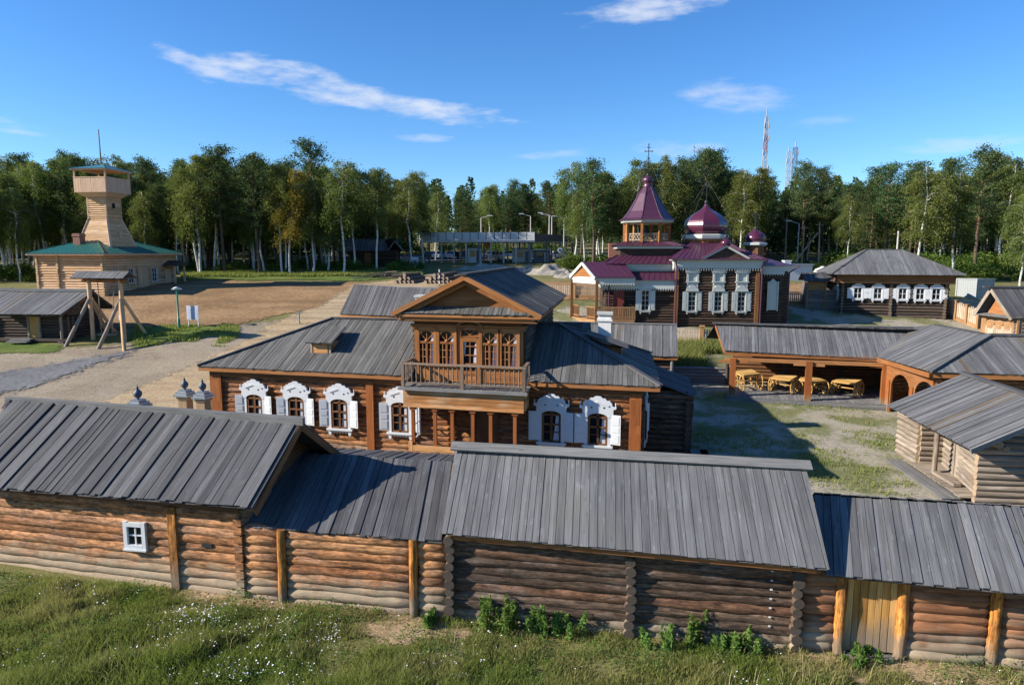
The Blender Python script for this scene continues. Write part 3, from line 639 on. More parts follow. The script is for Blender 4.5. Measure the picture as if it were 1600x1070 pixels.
def middle_shed():
    th = thing('log_shed', 'low log shed with plank roof tucked between the two front barns', 'shed', (-4.6, 18.3, 0))
    E0 = onz(383, 824, 2.22); E1 = onz(690, 848, 2.22); T1 = onz(707, 723, 3.2); T0 = T1 - (E1 - E0)
    E0 = E0 - (E1 - E0) * .02; k = T1 - E1; Bk0, Bk1 = [t + Vector((k.x, k.y, -k.z)) for t in (T0, T1)]
    ex = (E0 - E1) * .02
    planked_roof('roof', th, 'roof_dark', [([E0, E1, T1, T0], k), ([Bk0, Bk1, T1, T0], -Vector((k.x, k.y, -k.z)))], .2, lift=.045, jit=.05)
    c = [fpx(p, 880) for p in (384, 443, 647, 697)]
    m = B()
    for a, b, o0, o1 in ((c[0], c[1], .0, .1), (c[1], c[2], .1, .1), (c[2], c[3], .12, .02)):
        lw(m, a + FD * o0, b - FD * o1, hz(a.x, a.y) - .08, 2.2, .135, .25, h0=.05, tap=.3, core=True, flat=.45)
    m.build('log_wall', 'log', th)
    for i in (1, 2):
        m = B(); p = c[i] - FN * .1; m.log((p.x, p.y, -.1), (p.x + .02, p.y, 2.26), .125, 12, .5, .05, h0=0); m.build('post', 'post', th)
    m = B(); a, b = E0 + FN * .35, E1 + FN * .35; a.z = b.z = 2.16; m.beam(a, b, .2, .14); m.build('eave_beam', 'log_brown', th)
    m = B(); lw(m, c[0] + FN * 4.3, c[3] + FN * 4.3, .1, 2.3, .135, .25, ln=4); m.build('back_wall', 'log_brown', th)

def dark_barn():
    th = thing('log_barn', 'dark weathered log barn with pale grey plank roof and bulging corner log ends', 'barn', (2.8, 17, 0))
    E0 = onz(690, 834, 2.58); E1 = onz(1297, 888, 2.5); R0 = onz(712, 697, 4.3); R1 = onz(1258, 727, 4.22)
    k0, k1 = R0 - E0, R1 - E1; Bk0, Bk1 = R0 + Vector((k0.x, k0.y, -k0.z)), R1 + Vector((k1.x, k1.y, -k1.z))
    m = B(); m.boards([E0, E1, R1, R0], (k0 + k1), .215, lift=.014, jit=.025, var=.8); m.boards([Bk0, Bk1, R1, R0], -Vector((k0.x, k0.y, -k0.z)), .215)
    m.build('roof', 'roof', th)
    m = B(); d = (R1 - R0).normalized(); q = Vector((-d.y, d.x, 0)); k = k0.normalized()
    a, b = R0 - d * .12, R1 + d * .12
    m.box((a + b) / 2 - k * .13 + Vector((0, -.02, .12)), (b - a) / 2, k * .15, Vector((0, -.3, .5)).normalized() * .025)
    m.build('ridge_cap', 'grey', th); m = B(); kb = Vector((k.x, k.y, -k.z)); m.box((a + b) / 2 + kb * .13 + Vector((0, .02, .12)), (b - a) / 2, kb * .15, (0, 0, .025)); m.build('ridge_cap', 'grey', th)
    p = [fpx(x, 930) for x in (706, 985, 1243)]
    m = B(); lw(m, p[0], p[2], -.1, 2.45, .135, .245, h0=-.05, e0=.1, e1=.1, flat=.45); m.build('front_wall', 'log_brown', th)
    for i, q in enumerate(p):
        m = B(); stub_logs(m, q, -FN, -.1, 2.4, .14, .245, L0=.27, L1=.2, h0=0); m.build('log_ends', 'log_brown', th)
    m = B()
    for q in (p[0], p[2]): lw(m, q, q + FN * 5.2, -.1, 2.5, .135, .245, ln=3)
    lw(m, p[0] + FN * 5.2, p[2] + FN * 5.2, 0, 2.5, .135, .245, ln=4); m.build('side_wall', 'log_brown', th)
    for q in (p[0], p[2]):
        m = B(); a, b = q + Vector((0, 0, 2.45)), q + FN * 5.2 + Vector((0, 0, 2.45)); t = (a + b) / 2; t.z = 4.1; m.prism([a, b, t], FD * .06); m.build('gable', 'brownboard', th)
    m = B(); a, b = E0 + FN * .16 + FD * .15, E1 + FN * .16 - FD * .25; a.z -= .1; b.z -= .1
    m.beam(a, b, .06, .2); a2, b2 = a + FN * .25 - Vector((0, 0, .05)), b + FN * .25 - Vector((0, 0, .05)); m.beam(a2, b2, .16, .16); m.build('eave_board', 'board', th)
    m = B()
    q = fpx(1243, 930) - FD * .62 - FN * .14
    for k2 in range(7): m = B(); m.box(q + Vector((0, 0, .62 + k2 * .245)), FD * .028, FN * .012, (0, 0, .016)); m.build('white_tag', 'white', th)

def gate_wall():
    th = thing('gate_wall', 'log yard wall with plank roof and orange wooden gate, at the end of the dark barn', 'gate wall', (9.5, 15.7, 0))
    E0 = onz(1290, 899, 2.2); E1 = onz(1290, 899, 2.2) + (onz(1740, 941, 2.2) - onz(1290, 899, 2.2)) * 2.4; T0 = onz(1272, 772, 3.35); T1 = onz(1272, 772, 3.35) + (onz(1740, 801, 3.35) - onz(1272, 772, 3.35)) * 2.4
    k = T0 - E0 + Vector((.25, 0, 0)); Bk0, Bk1 = [t + Vector((k.x, k.y, -k.z)) for t in (T0, T1)]
    planked_roof('roof', th, 'roof', [([E0, E1, T1, T0], k), ([Bk0, Bk1, T1, T0], -Vector((k.x, k.y, -k.z)))], .22, lift=.04, jit=.03)
    c = [fpx(x, 960) for x in (1250, 1311, 1408, 1553, 1760)]; c[4] = c[3] + FD * 9.5
    m = B()
    for a, b in ((c[0], c[1] - FD * .1), (c[2] + FD * .13, c[3] - FD * .13), (c[3] + FD * .13, c[4])): lw(m, a, b, -.2, 2.25, .135, .25, h0=-.15, tap=.3, flat=.45)
    m.build('log_wall', 'log_red', th)
    for i in (1, 2, 3):
        m = B(); q = c[i] - FN * .06; m.log((q.x, q.y, -.2), (q.x, q.y, 2.3), .14, 14, .4, .06, h0=-.1); m.build('post', 'post', th)
    m = B(); a, b = c[1] + FD * .13, c[2] - FD * .13; n = 7; W = (b - a).length
    m.boards([a + Vector((0, 0, .12)), b + Vector((0, 0, .12)), b + Vector((0, 0, 2.25)), a + Vector((0, 0, 2.25))], (0, 0, 1), W / 6.5, jit=.015, lift=.012)
    for i in range(len(m.c)): m.c[i] = (m.c[i][0], (m.v[[j for j in ()][0]][2] if False else m.c[i][1]), 0)
    li = 0
    for f in m.f:
        for vi in f: m.c[li] = (m.c[li][0], (m.v[vi][2] + .05) / 4, 0); li += 1
    m.build('gate', 'gate', th)
    m = B(); q = (a + b) / 2
    for i in range(4): m.box(a + FD * (W * (i + .5) / 4) - FN * .15 + Vector((0, 0, .0)), FD * W * .122, FN * .18, (0, 0, .05), h0=-2)
    m.build('threshold', 'grey', th)
    m = B(); a, b = E0 + FN * .35, E1 + FN * .35; a.z = b.z = 2.12; m.beam(a, b, .18, .14); m.build('eave_beam', 'brownboard', th)
front_barn(); middle_shed(); dark_barn(); gate_wall()

# ------------------------------------------------------------------ the merchant's house with mezzanine and balcony
HF = F((-14.87, 33.46), 13.5, 9)
def house():
    f = HF; th = thing('log_house', 'large orange log house with mezzanine, balcony and white carved windows', 'house', f(10.5, 0, 0))
    D = 8.5; h0 = .05
    m = B(); lw(m, f(0, 0, 0), f(21, 0, 0), -.1, 4.05, .14, .25, h0=h0, ln=.5, flat=.3)
    m.build('front_wall', 'log_house', th)
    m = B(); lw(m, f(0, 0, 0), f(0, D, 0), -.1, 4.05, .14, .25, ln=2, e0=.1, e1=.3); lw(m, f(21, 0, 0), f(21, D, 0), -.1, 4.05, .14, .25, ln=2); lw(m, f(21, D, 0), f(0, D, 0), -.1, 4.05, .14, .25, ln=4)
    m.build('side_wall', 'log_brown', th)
    for a0, a1 in ((-.05, 10.6), (15.9, 21.05)): m = B(); m.beam(f(a0, -.16, 4.22), f(a1, -.16, 4.22), .1, .46); m.build('frieze', 'brownboard', th)
    for a, w in ((.28, .62), (8.5, .36), (20.72, .5)):
        m = B(); m.box(f(a, -.19, 2.0), f.u * w / 2, f.v * .06, (0, 0, 2.05), h0=-.3)
        if w > .4: m.box(f(a, -.24, 3.25), f.u * (w / 2 - .07), f.v * .015, (0, 0, .55), h0=-.3); m.box(f(a, -.24, 1.2), f.u * (w / 2 - .07), f.v * .015, (0, 0, 1.1), h0=-.3)
        m.build('pilaster', 'pilaster', th)
    # hipped roof
    zr, ze, rb = 6.45, 4.45, 4.25
    L1, L2, Rr1, Rr2 = f(-.5, -.55, ze), f(-.5, D + .5, ze), f(21.75, -.55, ze), f(21.75, D + .5, ze)
    A1, A2 = f(4.7, rb, zr), f(17.0, rb, zr)
    Lm, Rm = f(10.7, -.55, ze), f(15.9, -.55, ze); Lt, Rt = f(10.7, rb, zr), f(15.9, rb, zr); up = f.v * (rb + .55) + Vector((0, 0, zr - ze))
    mm = [([L1, Lm, Lt, A1], up), ([Rm, Rr1, A2, Rt], up), ([L2, L1, A1], f.u * 5 + Vector((0, 0, 2))), ([Rr1, Rr2, A2], -f.u * 4.7 + Vector((0, 0, 2))), ([L2, Rr2, A2, A1], -up * 1 + Vector((0, 0, 2 * (zr - ze))))]
    planked_roof('roof', th, 'roof_warm', mm, .21, lift=.022, jit=.03)
    for ab in (((L1, A1), (L2, A1), (A1, Lt)), ((Rr1, A2), (Rr2, A2), (A2, Rt))):
        m = B()
        for a, b in ab: m.beam(a + Vector((0, 0, .09)), b + Vector((0, 0, .09)), .22, .07)
        m.build('ridge_cap', 'roof_dark', th)
    m = B()
    for a, b in ((f(-.45, -.5, ze - .1), f(10.55, -.5, ze - .1)), (f(15.95, -.5, ze - .1), f(21.7, -.5, ze - .1)), (f(-.45, -.5, ze - .1), f(-.45, D + .45, ze - .1)), (f(21.7, -.5, ze - .1), f(21.7, D + .45, ze - .1))): m.beam(a, b, .05, .2)
    for q in ((f(-.4, -.45, ze - .16), f(10.55, -.12, ze - .16)), (f(15.95, -.45, ze - .16), f(21.6, -.12, ze - .16))): m.hexa([q[0], f(10.55 if q[0].x < 0 and q[0].y > 32 else 21.6, -.45, ze - .16), q[1], q[1] - f.u * .1], [p + Vector((0, 0, .03)) for p in (q[0], f(10.55 if q[0].x < 0 and q[0].y > 32 else 21.6, -.45, ze - .16), q[1], q[1] - f.u * .1)])
    m.build('eave_board', 'board', th)
    # windows
    w = carved_window(th)
    for i, a in enumerate((2.42, 4.68, 6.95, 10.02, 17.12, 19.15)):
        o = w if i == 0 else dup(w); o.parent = th; place(o, th, f(a, 0, -.02), f.rz)
    o = dup(w); o.parent = th; place(o, th, f(21, 1.6, -.02), f.rz + R(90))
    # left dormer (faces front) and right dormer (faces right)
    def dormer(P, u, v, w, dpt, zb, zt, mat):
        m = B(); a = P; c = [a - u * w / 2, a + u * w / 2, a + u * w / 2 + v * dpt, a - u * w / 2 + v * dpt]
        m.hexa([q + Vector((0, 0, zb)) for q in c], [q + Vector((0, 0, zt)) for q in c]); d = m.build('dormer', mat, th)
        t = B(); 
        e0, e1 = a - u * (w / 2 + .22) - v * .3 + Vector((0, 0, zt)), a + u * (w / 2 + .22) - v * .3 + Vector((0, 0, zt)); g0, g1 = e0 + v * (dpt + .4) + Vector((0, 0, .62)), e1 + v * (dpt + .4) + Vector((0, 0, .62))
        t.boards([e0, e1, g1, g0], v, .2); t.build('dormer_roof', 'roof_warm', d, off=ORG[th.name])
        t = B(); t.box(a - v * .03 + Vector((0, 0, (zb + zt) / 2)), u * (w / 2 - .12), v * .03, (0, 0, (zt - zb) / 2 - .08)); t.build('dormer_hatch', mat, d, off=ORG[th.name])
        for sx in (-1, 1): t = B(); t.box(a + u * sx * (w / 2) - v * .02 + Vector((0, 0, (zb + zt) / 2)), u * .05, v * .04, (0, 0, (zt - zb) / 2)); t.build('dormer_jamb', 'log_grey', d, off=ORG[th.name])
    dormer(f(5.5, 1.0, 0), f.u, f.v, 1.0, 1.5, 4.9, 5.62, 'plank_tan')
    dormer(f(20.1, 4.1, 0), f.v, -f.u, 1.3, 1.6, 4.75, 5.5, 'board')
    # chimneys
    for a, b, z0, z1 in ((19.2, 7.2, 4.6, 6.75), (8.9, 7.4, 4.8, 7.5)):
        c = f(a, b, 0); m = B(); m.box(c + Vector((0, 0, (z0 + z1) / 2)), f.u * .34, f.v * .34, (0, 0, (z1 - z0) / 2)); m.box(c + Vector((0, 0, z1 - .28)), f.u * .4, f.v * .4, (0, 0, .06)); ch = m.build('chimney', 'plaster', th)
        m = B(); m.box(c + Vector((0, 0, z1 + .06)), f.u * .42, f.v * .42, (0, 0, .06)); m.build('chimney_cap', 'concrete', ch)
    # mezzanine
    a0, a1, bz = 10.75, 15.8, 12.3
    m = B(); c = [f(a0, 0, 0), f(a1, 0, 0), f(a1, bz, 0), f(a0, bz, 0)]
    m.hexa([q + Vector((0, 0, 3.6)) for q in c], [q + Vector((0, 0, 7.25)) for q in c]); m.build('mezzanine_wall', 'brownboard', th)
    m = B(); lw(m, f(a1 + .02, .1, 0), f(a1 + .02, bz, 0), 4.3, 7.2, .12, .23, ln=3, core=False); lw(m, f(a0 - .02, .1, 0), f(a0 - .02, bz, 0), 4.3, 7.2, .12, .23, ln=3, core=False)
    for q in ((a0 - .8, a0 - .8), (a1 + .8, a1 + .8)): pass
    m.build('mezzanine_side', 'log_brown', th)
    m = B(); c = [f(a0 - 2.5, D, 0), f(a1 + 2.5, D, 0), f(a1 + 2.5, bz + 1, 0), f(a0 - 2.5, bz + 1, 0)]
    for i in range(4): lw(m, c[i], c[(i + 1) % 4], 0, 4.2, .14, .25, ln=4)
    rr = [q + Vector((0, 0, 4.25)) for q in c]; t0, t1 = f(a0 - 2.5, bz - 1.5, 5.9), f(a1 + 2.5, bz - 1.5, 5.9); m.build('rear_wing_wall', 'log_brown', th)
    planked_roof('rear_wing_roof', th, 'roof_warm', [([rr[0], rr[1], t1, t0], f.v * 2.3 + Vector((0, 0, 1.65))), ([rr[3], rr[2], t1, t0], -f.v * 2.3 + Vector((0, 0, 1.65)))], .24)
    # panelled front with windows
    m = B(); yb = -.06
    m.beam(f(a0 - .12, yb - .02, 6.66), f(a1 + .12, yb - .02, 6.66), .2, .16); m.beam(f(a0 - .15, yb - .05, 6.77), f(a1 + .15, yb - .05, 6.77), .3, .05)
    for a in (a0 + .1, a1 - .1, 12.86, 13.94): m.box(f(a, yb, 5.4), f.u * .1, f.v * .07, (0, 0, 1.2))
    m.box(f(11.8, yb, 4.58), f.u * 1.0, f.v * .05, (0, 0, .36)); m.box(f(14.85, yb, 4.58), f.u * .85, f.v * .05, (0, 0, .36))
    m.build('front_panel', 'board', th)
    wins = [(11.35, .74), (12.3, .74), (14.3, .74), (15.2, .74)]
    def mezz_window(dummy=None):
        q = B()
        hw = .37; z0, zs, zt = 0., .95, 1.5
        for x in (-hw - .04, hw + .04): q.box((x, -.1, .78), (.07, 0, 0), (0, .07, 0), (0, 0, .84))
        q.box((0, -.1, 1.6), (hw - .03, 0, 0), (0, .068, 0), (0, 0, .06)); q.box((0, -.11, -.04), (hw + .1, 0, 0), (0, .09, 0), (0, 0, .05))
        sp = [(-hw, 1.02)] + [(x, z) for x, z in arc(0, 1.08, hw, .42, math.pi, 0, 10)] + [(hw, 1.02), (hw, 1.6), (-hw, 1.6)]
        q.prism(P3(sp[::-1], -.14), (0, .05, 0))
        q.box((0, -.1, .98), (hw, 0, 0), (0, .05, 0), (0, 0, .05)); q.box((0, -.1, .46), (.045, 0, 0), (0, .05, 0), (0, 0, .5))
        for x in (-.19, .19): q.box((x, -.09, .46), (.015, 0, 0), (0, .03, 0), (0, 0, .46))
        for z in (.32, .64): q.box((0, -.088, z), (hw, 0, 0), (0, .03, 0), (0, 0, .015))
        for an in (40, 90, 140): q.beam((0, -.09, 1.05), (hw * math.cos(R(an)), -.09, 1.08 + .42 * math.sin(R(an))), .03, .03)
        q.lathe((0, -.1, 1.03), [(.1, 0), (.09, .05), (.05, .09), (.002, .1)], 10)
        wo = q.build('mezzanine_window', 'board', off=(0, 0, 0))
        g = B(); g.face([lp(-hw, 0, -.06), lp(hw, 0, -.06), lp(hw, 1.5, -.06), lp(-hw, 1.5, -.06)]); g.build('pane', 'glass', wo, off=(0, 0, 0))
        g = B(); g.face([lp(.08, .0, -.063), lp(.34, .0, -.063), lp(.34, 1.25, -.063), lp(.2, 1.3, -.063), lp(.16, .8, -.063)]); g.build('curtain', 'curtain', wo, off=(0, 0, 0))
        return wo
    w = mezz_window()
    for i, (a, ww) in enumerate(wins):
        o = w if i == 0 else dup(w); o.parent = th; place(o, th, f(a, -.03, 5.0), f.rz)
    # glazed door with fanlight
    q = B()
    for x in (-.38, .38): q.box((x, -.1, 1.0), (.08, 0, 0), (0, .06, 0), (0, 0, 1.02))
    for z in (.05, .45, 1.95): q.box((0, -.102, z), (.3, 0, 0), (0, .058, 0), (0, 0, .09))
    q.box((0, -.1, .25), (.3, 0, 0), (0, .03, 0), (0, 0, .2)); q.box((0, -.1, 1.2), (.02, 0, 0), (0, .03, 0), (0, 0, .72))
    for z in (.85, 1.25, 1.65): q.box((0, -.098, z), (.3, 0, 0), (0, .03, 0), (0, 0, .018))
    q.prism(P3([(-.52, 2.06), (.52, 2.06), (.52, 2.3)] + arc(0, 2.3, .52, .34, 0, math.pi, 10)[1:] + arc(0, 2.18, .4, .36, math.pi, 0, 10), -.16), (0, .1, 0))
    for an in (45, 90, 135): q.beam((0, -.12, 2.14), (.4 * math.cos(R(an)), -.12, 2.18 + .34 * math.sin(R(an))), .035, .03)
    q.prism(P3([(-.66, 2.42)] + arc(0, 2.44, .6, .32, math.pi, 0, 10) + [(.66, 2.42), (.66, 2.5)] + arc(0, 2.5, .6, .34, 0, math.pi, 10) + [(-.66, 2.5)], -.26), (0, .14, 0))
    do = q.build('balcony_door', 'board', off=(0, 0, 0)); do.parent = th
    g = B(); g.face([lp(-.32, .4, -.07), lp(.32, .4, -.07), lp(.32, 1.95, -.07), lp(-.32, 1.95, -.07)]); g.face([lp(-.4, 2.1, -.07), lp(.4, 2.1, -.07), lp(.4, 2.3, -.07), lp(0, 2.54, -.07), lp(-.4, 2.3, -.07)]); g.build('pane', 'glass', do, off=(0, 0, 0))
    g = B(); g.face([lp(.12, .9, -.073), lp(.3, .9, -.073), lp(.3, 1.9, -.073), lp(.24, 1.9, -.073)]); g.face([lp(-.3, 1.2, -.073), lp(-.25, 1.2, -.073), lp(-.18, 1.9, -.073), lp(-.3, 1.9, -.073)]); g.build('curtain', 'curtain', do, off=(0, 0, 0))
    place(do, th, f(13.4, -.03, 4.2), f.rz)
    # pediment and mezzanine roof
    am = 13.28; hw = 3.4; zc, zp = 7.33, 8.98; b0, b1 = -.75, 13.2
    Pm, PL, PR = f(am, b0, zp), f(am - hw, b0, zc), f(am + hw, b0, zc); Qm, QL, QR = [q + f.v * (b1 - b0) for q in (Pm, PL, PR)]
    planked_roof('mezzanine_roof', th, 'roof_warm', [([PL, QL, Qm, Pm], Pm - PL), ([PR, QR, Qm, Pm], Pm - PR)], .22, lift=.03, jit=.03)
    m = B(); m.beam(Pm + Vector((0, 0, .1)) - f.v * .1, Qm + Vector((0, 0, .1)), .26, .08); m.build('ridge_cap', 'roof_dark', th)
    m = B()
    for q in (PL, PR): m.beam(q - f.v * .0 - Vector((0, 0, .06)), Pm - Vector((0, 0, .06)), .05, .2); m.beam(q * .9 + Pm * .1 + f.v * .28 - Vector((0, 0, .26)), Pm + f.v * .28 - Vector((0, 0, .26)), .05, .26)
    m.build('rake_board', 'board', th)
    m = B(); m.prism([f(am - hw + .35, -.1, zc), f(am + hw - .35, -.1, zc), f(am, -.1, zp - .2)], f.v * .08); m.build('pediment', 'board', th)
    m = B(); m.boards([f(am - hw + .1, -.72, zc - .02), f(am + hw - .1, -.72, zc - .02), f(am + hw - .5, -.12, zc + .26), f(am - hw + .5, -.12, zc + .26)], f.v * .6 + Vector((0, 0, .28)), .2); m.build('pediment_skirt', 'roof_warm', th)
    m = B(); m.beam(f(am - hw + .12, -.66, zc - .1), f(am + hw - .12, -.66, zc - .1), .06, .12); m.beam(f(am - hw + .3, -.5, zc - .25), f(am + hw - .3, -.5, zc - .25), .1, .16); m.hexa([f(am - hw + .2, -.6, zc - .34), f(am + hw - .2, -.6, zc - .34), f(am + hw - .2, -.05, zc - .34), f(am - hw + .2, -.05, zc - .34)], [f(am - hw + .2, -.6, zc - .31), f(am + hw - .2, -.6, zc - .31), f(am + hw - .2, -.05, zc - .31), f(am - hw + .2, -.05, zc - .31)])
    for s_ in (-1, 1): m.beam(f(am + s_ * (hw - .15), -.6, zc - .15), f(am + s_ * (hw - .15), b1 - .75, zc - .15), .06, .18)
    m.build('cornice', 'board', th)
    # balcony
    ba0, ba1, bb = 10.62, 16.05, -1.5
    m = B(); m.boards([f(ba0 - .15, bb - .2, 4.13), f(ba1 + .15, bb - .2, 4.13), f(ba1 + .15, 0, 4.13), f(ba0 - .15, 0, 4.13)], f.v, .16, lift=.01); m.beam(f(ba0 - .18, bb - .22, 4.12), f(ba1 + .18, bb - .22, 4.12), .05, .12); m.build('balcony_floor', 'grey', th)
    m = B()
    for a0_, a1_, b0_, b1_ in ((ba0, ba1, bb, bb), (ba1, ba1, bb, -.1), (ba0, ba0, bb, -.1)):
        m.boards([f(a0_, b0_, 3.3), f(a1_, b1_, 3.3), f(a1_, b1_, 4.06), f(a0_, b0_, 4.06)], f.u if a0_ != a1_ else f.v, .19, lift=.012, jit=.0)
    m.beam(f(ba0, bb - .03, 3.32), f(ba1, bb - .03, 3.32), .1, .08)
    m.build('balcony_fascia', 'plank_tan', th)
    m = B()
    zr0, zr1 = 4.3, 5.2
    for a, b in ((ba0, bb), ((ba0 + ba1) / 2, bb), (ba1, bb), (ba0, -.12), (ba1, -.12)): m.box(f(a, b, 4.68), f.u * .07, f.v * .07, (0, 0, .52))
    for A_, B_ in ((f(ba0 - .1, bb, zr1), f(ba1 + .1, bb, zr1)), (f(ba0, bb, zr1), f(ba0, -.1, zr1)), (f(ba1, bb, zr1), f(ba1, -.1, zr1))): m.beam(A_, B_, .16, .07); m.beam(A_ - Vector((0, 0, .84)), B_ - Vector((0, 0, .84)), .07, .06)
    rl = m.build('balcony_railing', 'rail', th)
    n = 26
    m = B()
    for i in range(1, n):
        if i == n // 2: continue
        p = f(ba0 + (ba1 - ba0) * i / n, bb, 4.36); m.lathe(p, [(.028, 0), (.032, .1), (.018, .16), (.036, .3), (.022, .52), (.03, .64), (.028, .8)], 6, rnd=random.random())
    for k in range(1, 7):
        for a in (ba0, ba1): m.lathe(f(a, bb + 1.4 * k / 7, 4.36), [(.028, 0), (.018, .16), (.036, .3), (.022, .52), (.028, .8)], 6, rnd=random.random())
    o = m.build('baluster', 'rail', rl, off=ORG[th.name])
    # porch
    for a in (11.03, 12.05, 12.84, 13.78, 14.58, 15.65):
        m = B(); m.box(f(a, -1.4, 2.3), f.u * .075, f.v * .075, (0, 0, 1.02), h0=-3); m.box(f(a, -1.4, 3.2), f.u * .13, f.v * .12, (0, 0, .06)); m.build('porch_post', 'pilaster', th)
    m = B(); m.boards([f(10.8, -1.5, 1.1), f(16, -1.5, 1.1), f(16, -.1, 1.1), f(10.8, -.1, 1.1)], f.u, .16); m.build('porch_floor', 'grey', th)
    m = B()
    for z in (.35, .62, .9, 1.17, 1.44): m.box(f(11.9, -1.5, z), f.u * 1.02, f.v * .04, (0, 0, .12), h0=-2); m.box(f(14.6, -1.5, z), f.u * 1.4, f.v * .04, (0, 0, .12), h0=-2)
    m.box(f(10.92, -1.46, .85), f.u * .09, f.v * .09, (0, 0, .85), h0=-2); m.box(f(13.0, -1.46, .85), f.u * .09, f.v * .09, (0, 0, .85), h0=-2)
    m.build('porch_parapet', 'plank_tan', th)
    m = B(); m.beam(f(13.0, -1.5, 1.5), f(13.2, -3.0, .3), .08, .28)
    for i in range(5): m.box(f(13.6, -1.7 - i * .28, .95 - i * .2), f.u * .55, f.v * .16, (0, 0, .03))
    m.build('porch_steps', 'grey', th)
    m = B()  # white-trimmed glazed side light of the porch
    for z in (1.75, 2.4, 3.1): m.beam(f(11.0, -1.35, z), f(11.0, -.2, z), .05, .05)
    for b in (-1.2, -.7, -.25): m.beam(f(11.0, b, 1.7), f(11.0, b, 3.15), .05, .06)
    m.build('porch_side_frame', 'white', th)
    m = B(); m.box(f(14.2, -.2, 2.1), f.u * .5, f.v * .05, (0, 0, 1.02)); m.box(f(12.6, -.2, 2.1), f.u * .06, f.v * .06, (0, 0, 1.05)); m.box(f(13.4, -.2, 2.1), f.u * .06, f.v * .06, (0, 0, 1.05)); m.build('porch_door', 'brownboard', th)
    # annex on the right
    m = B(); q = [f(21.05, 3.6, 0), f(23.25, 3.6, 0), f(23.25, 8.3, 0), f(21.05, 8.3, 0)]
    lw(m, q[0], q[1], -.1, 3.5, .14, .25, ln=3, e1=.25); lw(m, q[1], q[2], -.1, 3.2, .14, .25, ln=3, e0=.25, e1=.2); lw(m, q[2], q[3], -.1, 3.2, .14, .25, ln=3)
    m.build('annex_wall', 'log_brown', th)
    planked_roof('annex_roof', th, 'roof_dark', [([f(23.75, 4.6, 3.2), f(23.75, 8.8, 3.2), f(21.1, 8.8, 4.15), f(21.1, 3.2, 4.15), f(23.3, 3.3, 3.36)], -f.u * 2.65 + Vector((0, 0, .95)))], .2)
    m = B()
    for i in range(4): m.box(f(24.0 + .32 * i, 2.9, .75 - .2 * i), f.u * .17, f.v * .6, (0, 0, .05))
    m.box(f(23.8, 2.9, .4), f.u * .4, f.v * .55, (0, 0, .4)); m.build('annex_steps', 'grey', th)
house()
# ------------------------------------------------------------------ arcade shed with carts
def simple_win(name, w, h, mats, shutters=True, crown=True, mull=(1, 2), cw=.1, sh_w=.42, crown_h=.38, up=None, par=None):
    """a cased window with sash, pane and shutters; local origin at the sill centre."""
    m = B()
    for sx in (-1, 1): m.box((sx * (w / 2 + cw / 2), -.16, h / 2), (cw / 2, 0, 0), (0, .06, 0), (0, 0, h / 2 + .04))
    m.box((0, -.16, -.08), (w / 2 + cw + .06, 0, 0), (0, .09, 0), (0, 0, .05))
    for sx in (-1, 1): m.box((sx * (w / 2 + cw * .4), -.16, -.2), (.05, 0, 0), (0, .05, 0), (0, 0, .1))
    n = 6; ap = [(-w / 2 - .02, -.12)] + [(-w / 2 - .02 + (w + .04) * i / n, -.2 + (.04 if i % 2 else 0)) for i in range(n + 1)] + [(w / 2 + .02, -.12)]
    m.prism(P3(ap[::-1], -.19), (0, .05, 0))
    if crown:
        W = w / 2 + cw + .04
        m.prism(P3([(W, h), (W + .06, h + .1), (W - .02, h + crown_h * .55), (W * .6, h + crown_h * .62), (W * .4, h + crown_h * .9), (0, h + crown_h), (-W * .4, h + crown_h * .9), (-W * .6, h + crown_h * .62), (-W + .02, h + crown_h * .55), (-W - .06, h + .1), (-W, h)][::-1], -.22), (0, .1, 0))
        m.box((0, -.2, h + .06), (W + .08, 0, 0), (0, .08, 0), (0, 0, .03))
    o = m.build(name, mats[0], par, off=(0, 0, 0))
    s = B()
    for sx in (-1, 1): s.box((sx * (w / 2 - .03), -.12, h / 2), (.03, 0, 0), (0, .03, 0), (0, 0, h / 2))
    for z in (.03, h - .03): s.box((0, -.121, z), (w / 2 - .06, 0, 0), (0, .03, 0), (0, 0, .03))
    for i in range(1, mull[0] + 1): s.box((-w / 2 + w * i / (mull[0] + 1), -.12, h / 2), (.025, 0, 0), (0, .025, 0), (0, 0, h / 2 - .06))
    for i in range(1, mull[1] + 1): s.box((0, -.118, h * i / (mull[1] + 1)), (w / 2 - .06, 0, 0), (0, .025, 0), (0, 0, .02))
    s.build('sash', mats[1], o, off=(0, 0, 0))
    g = B(); g.face([lp(-w / 2, 0, -.1), lp(w / 2, 0, -.1), lp(w / 2, h, -.1), lp(-w / 2, h, -.1)]); g.build('pane', 'glass', o, off=(0, 0, 0))
    if shutters:
        for sx in (-1, 1):
            t = B(); x0 = w / 2 + cw + .01
            t.box((sx * (x0 + sh_w / 2), -.19, h / 2), (sh_w / 2, 0, 0), (0, .018, 0), (0, 0, h / 2 - .02))
            for z0, z1 in ((.1, .46), (.54, .9)): t.box((sx * (x0 + sh_w / 2), -.212, h * (z0 + z1) / 2), (sh_w / 2 - .07, 0, 0), (0, .006, 0), (0, 0, h * (z1 - z0) / 2))
            t.build('shutter', mats[0], o, off=(0, 0, 0))
    return o

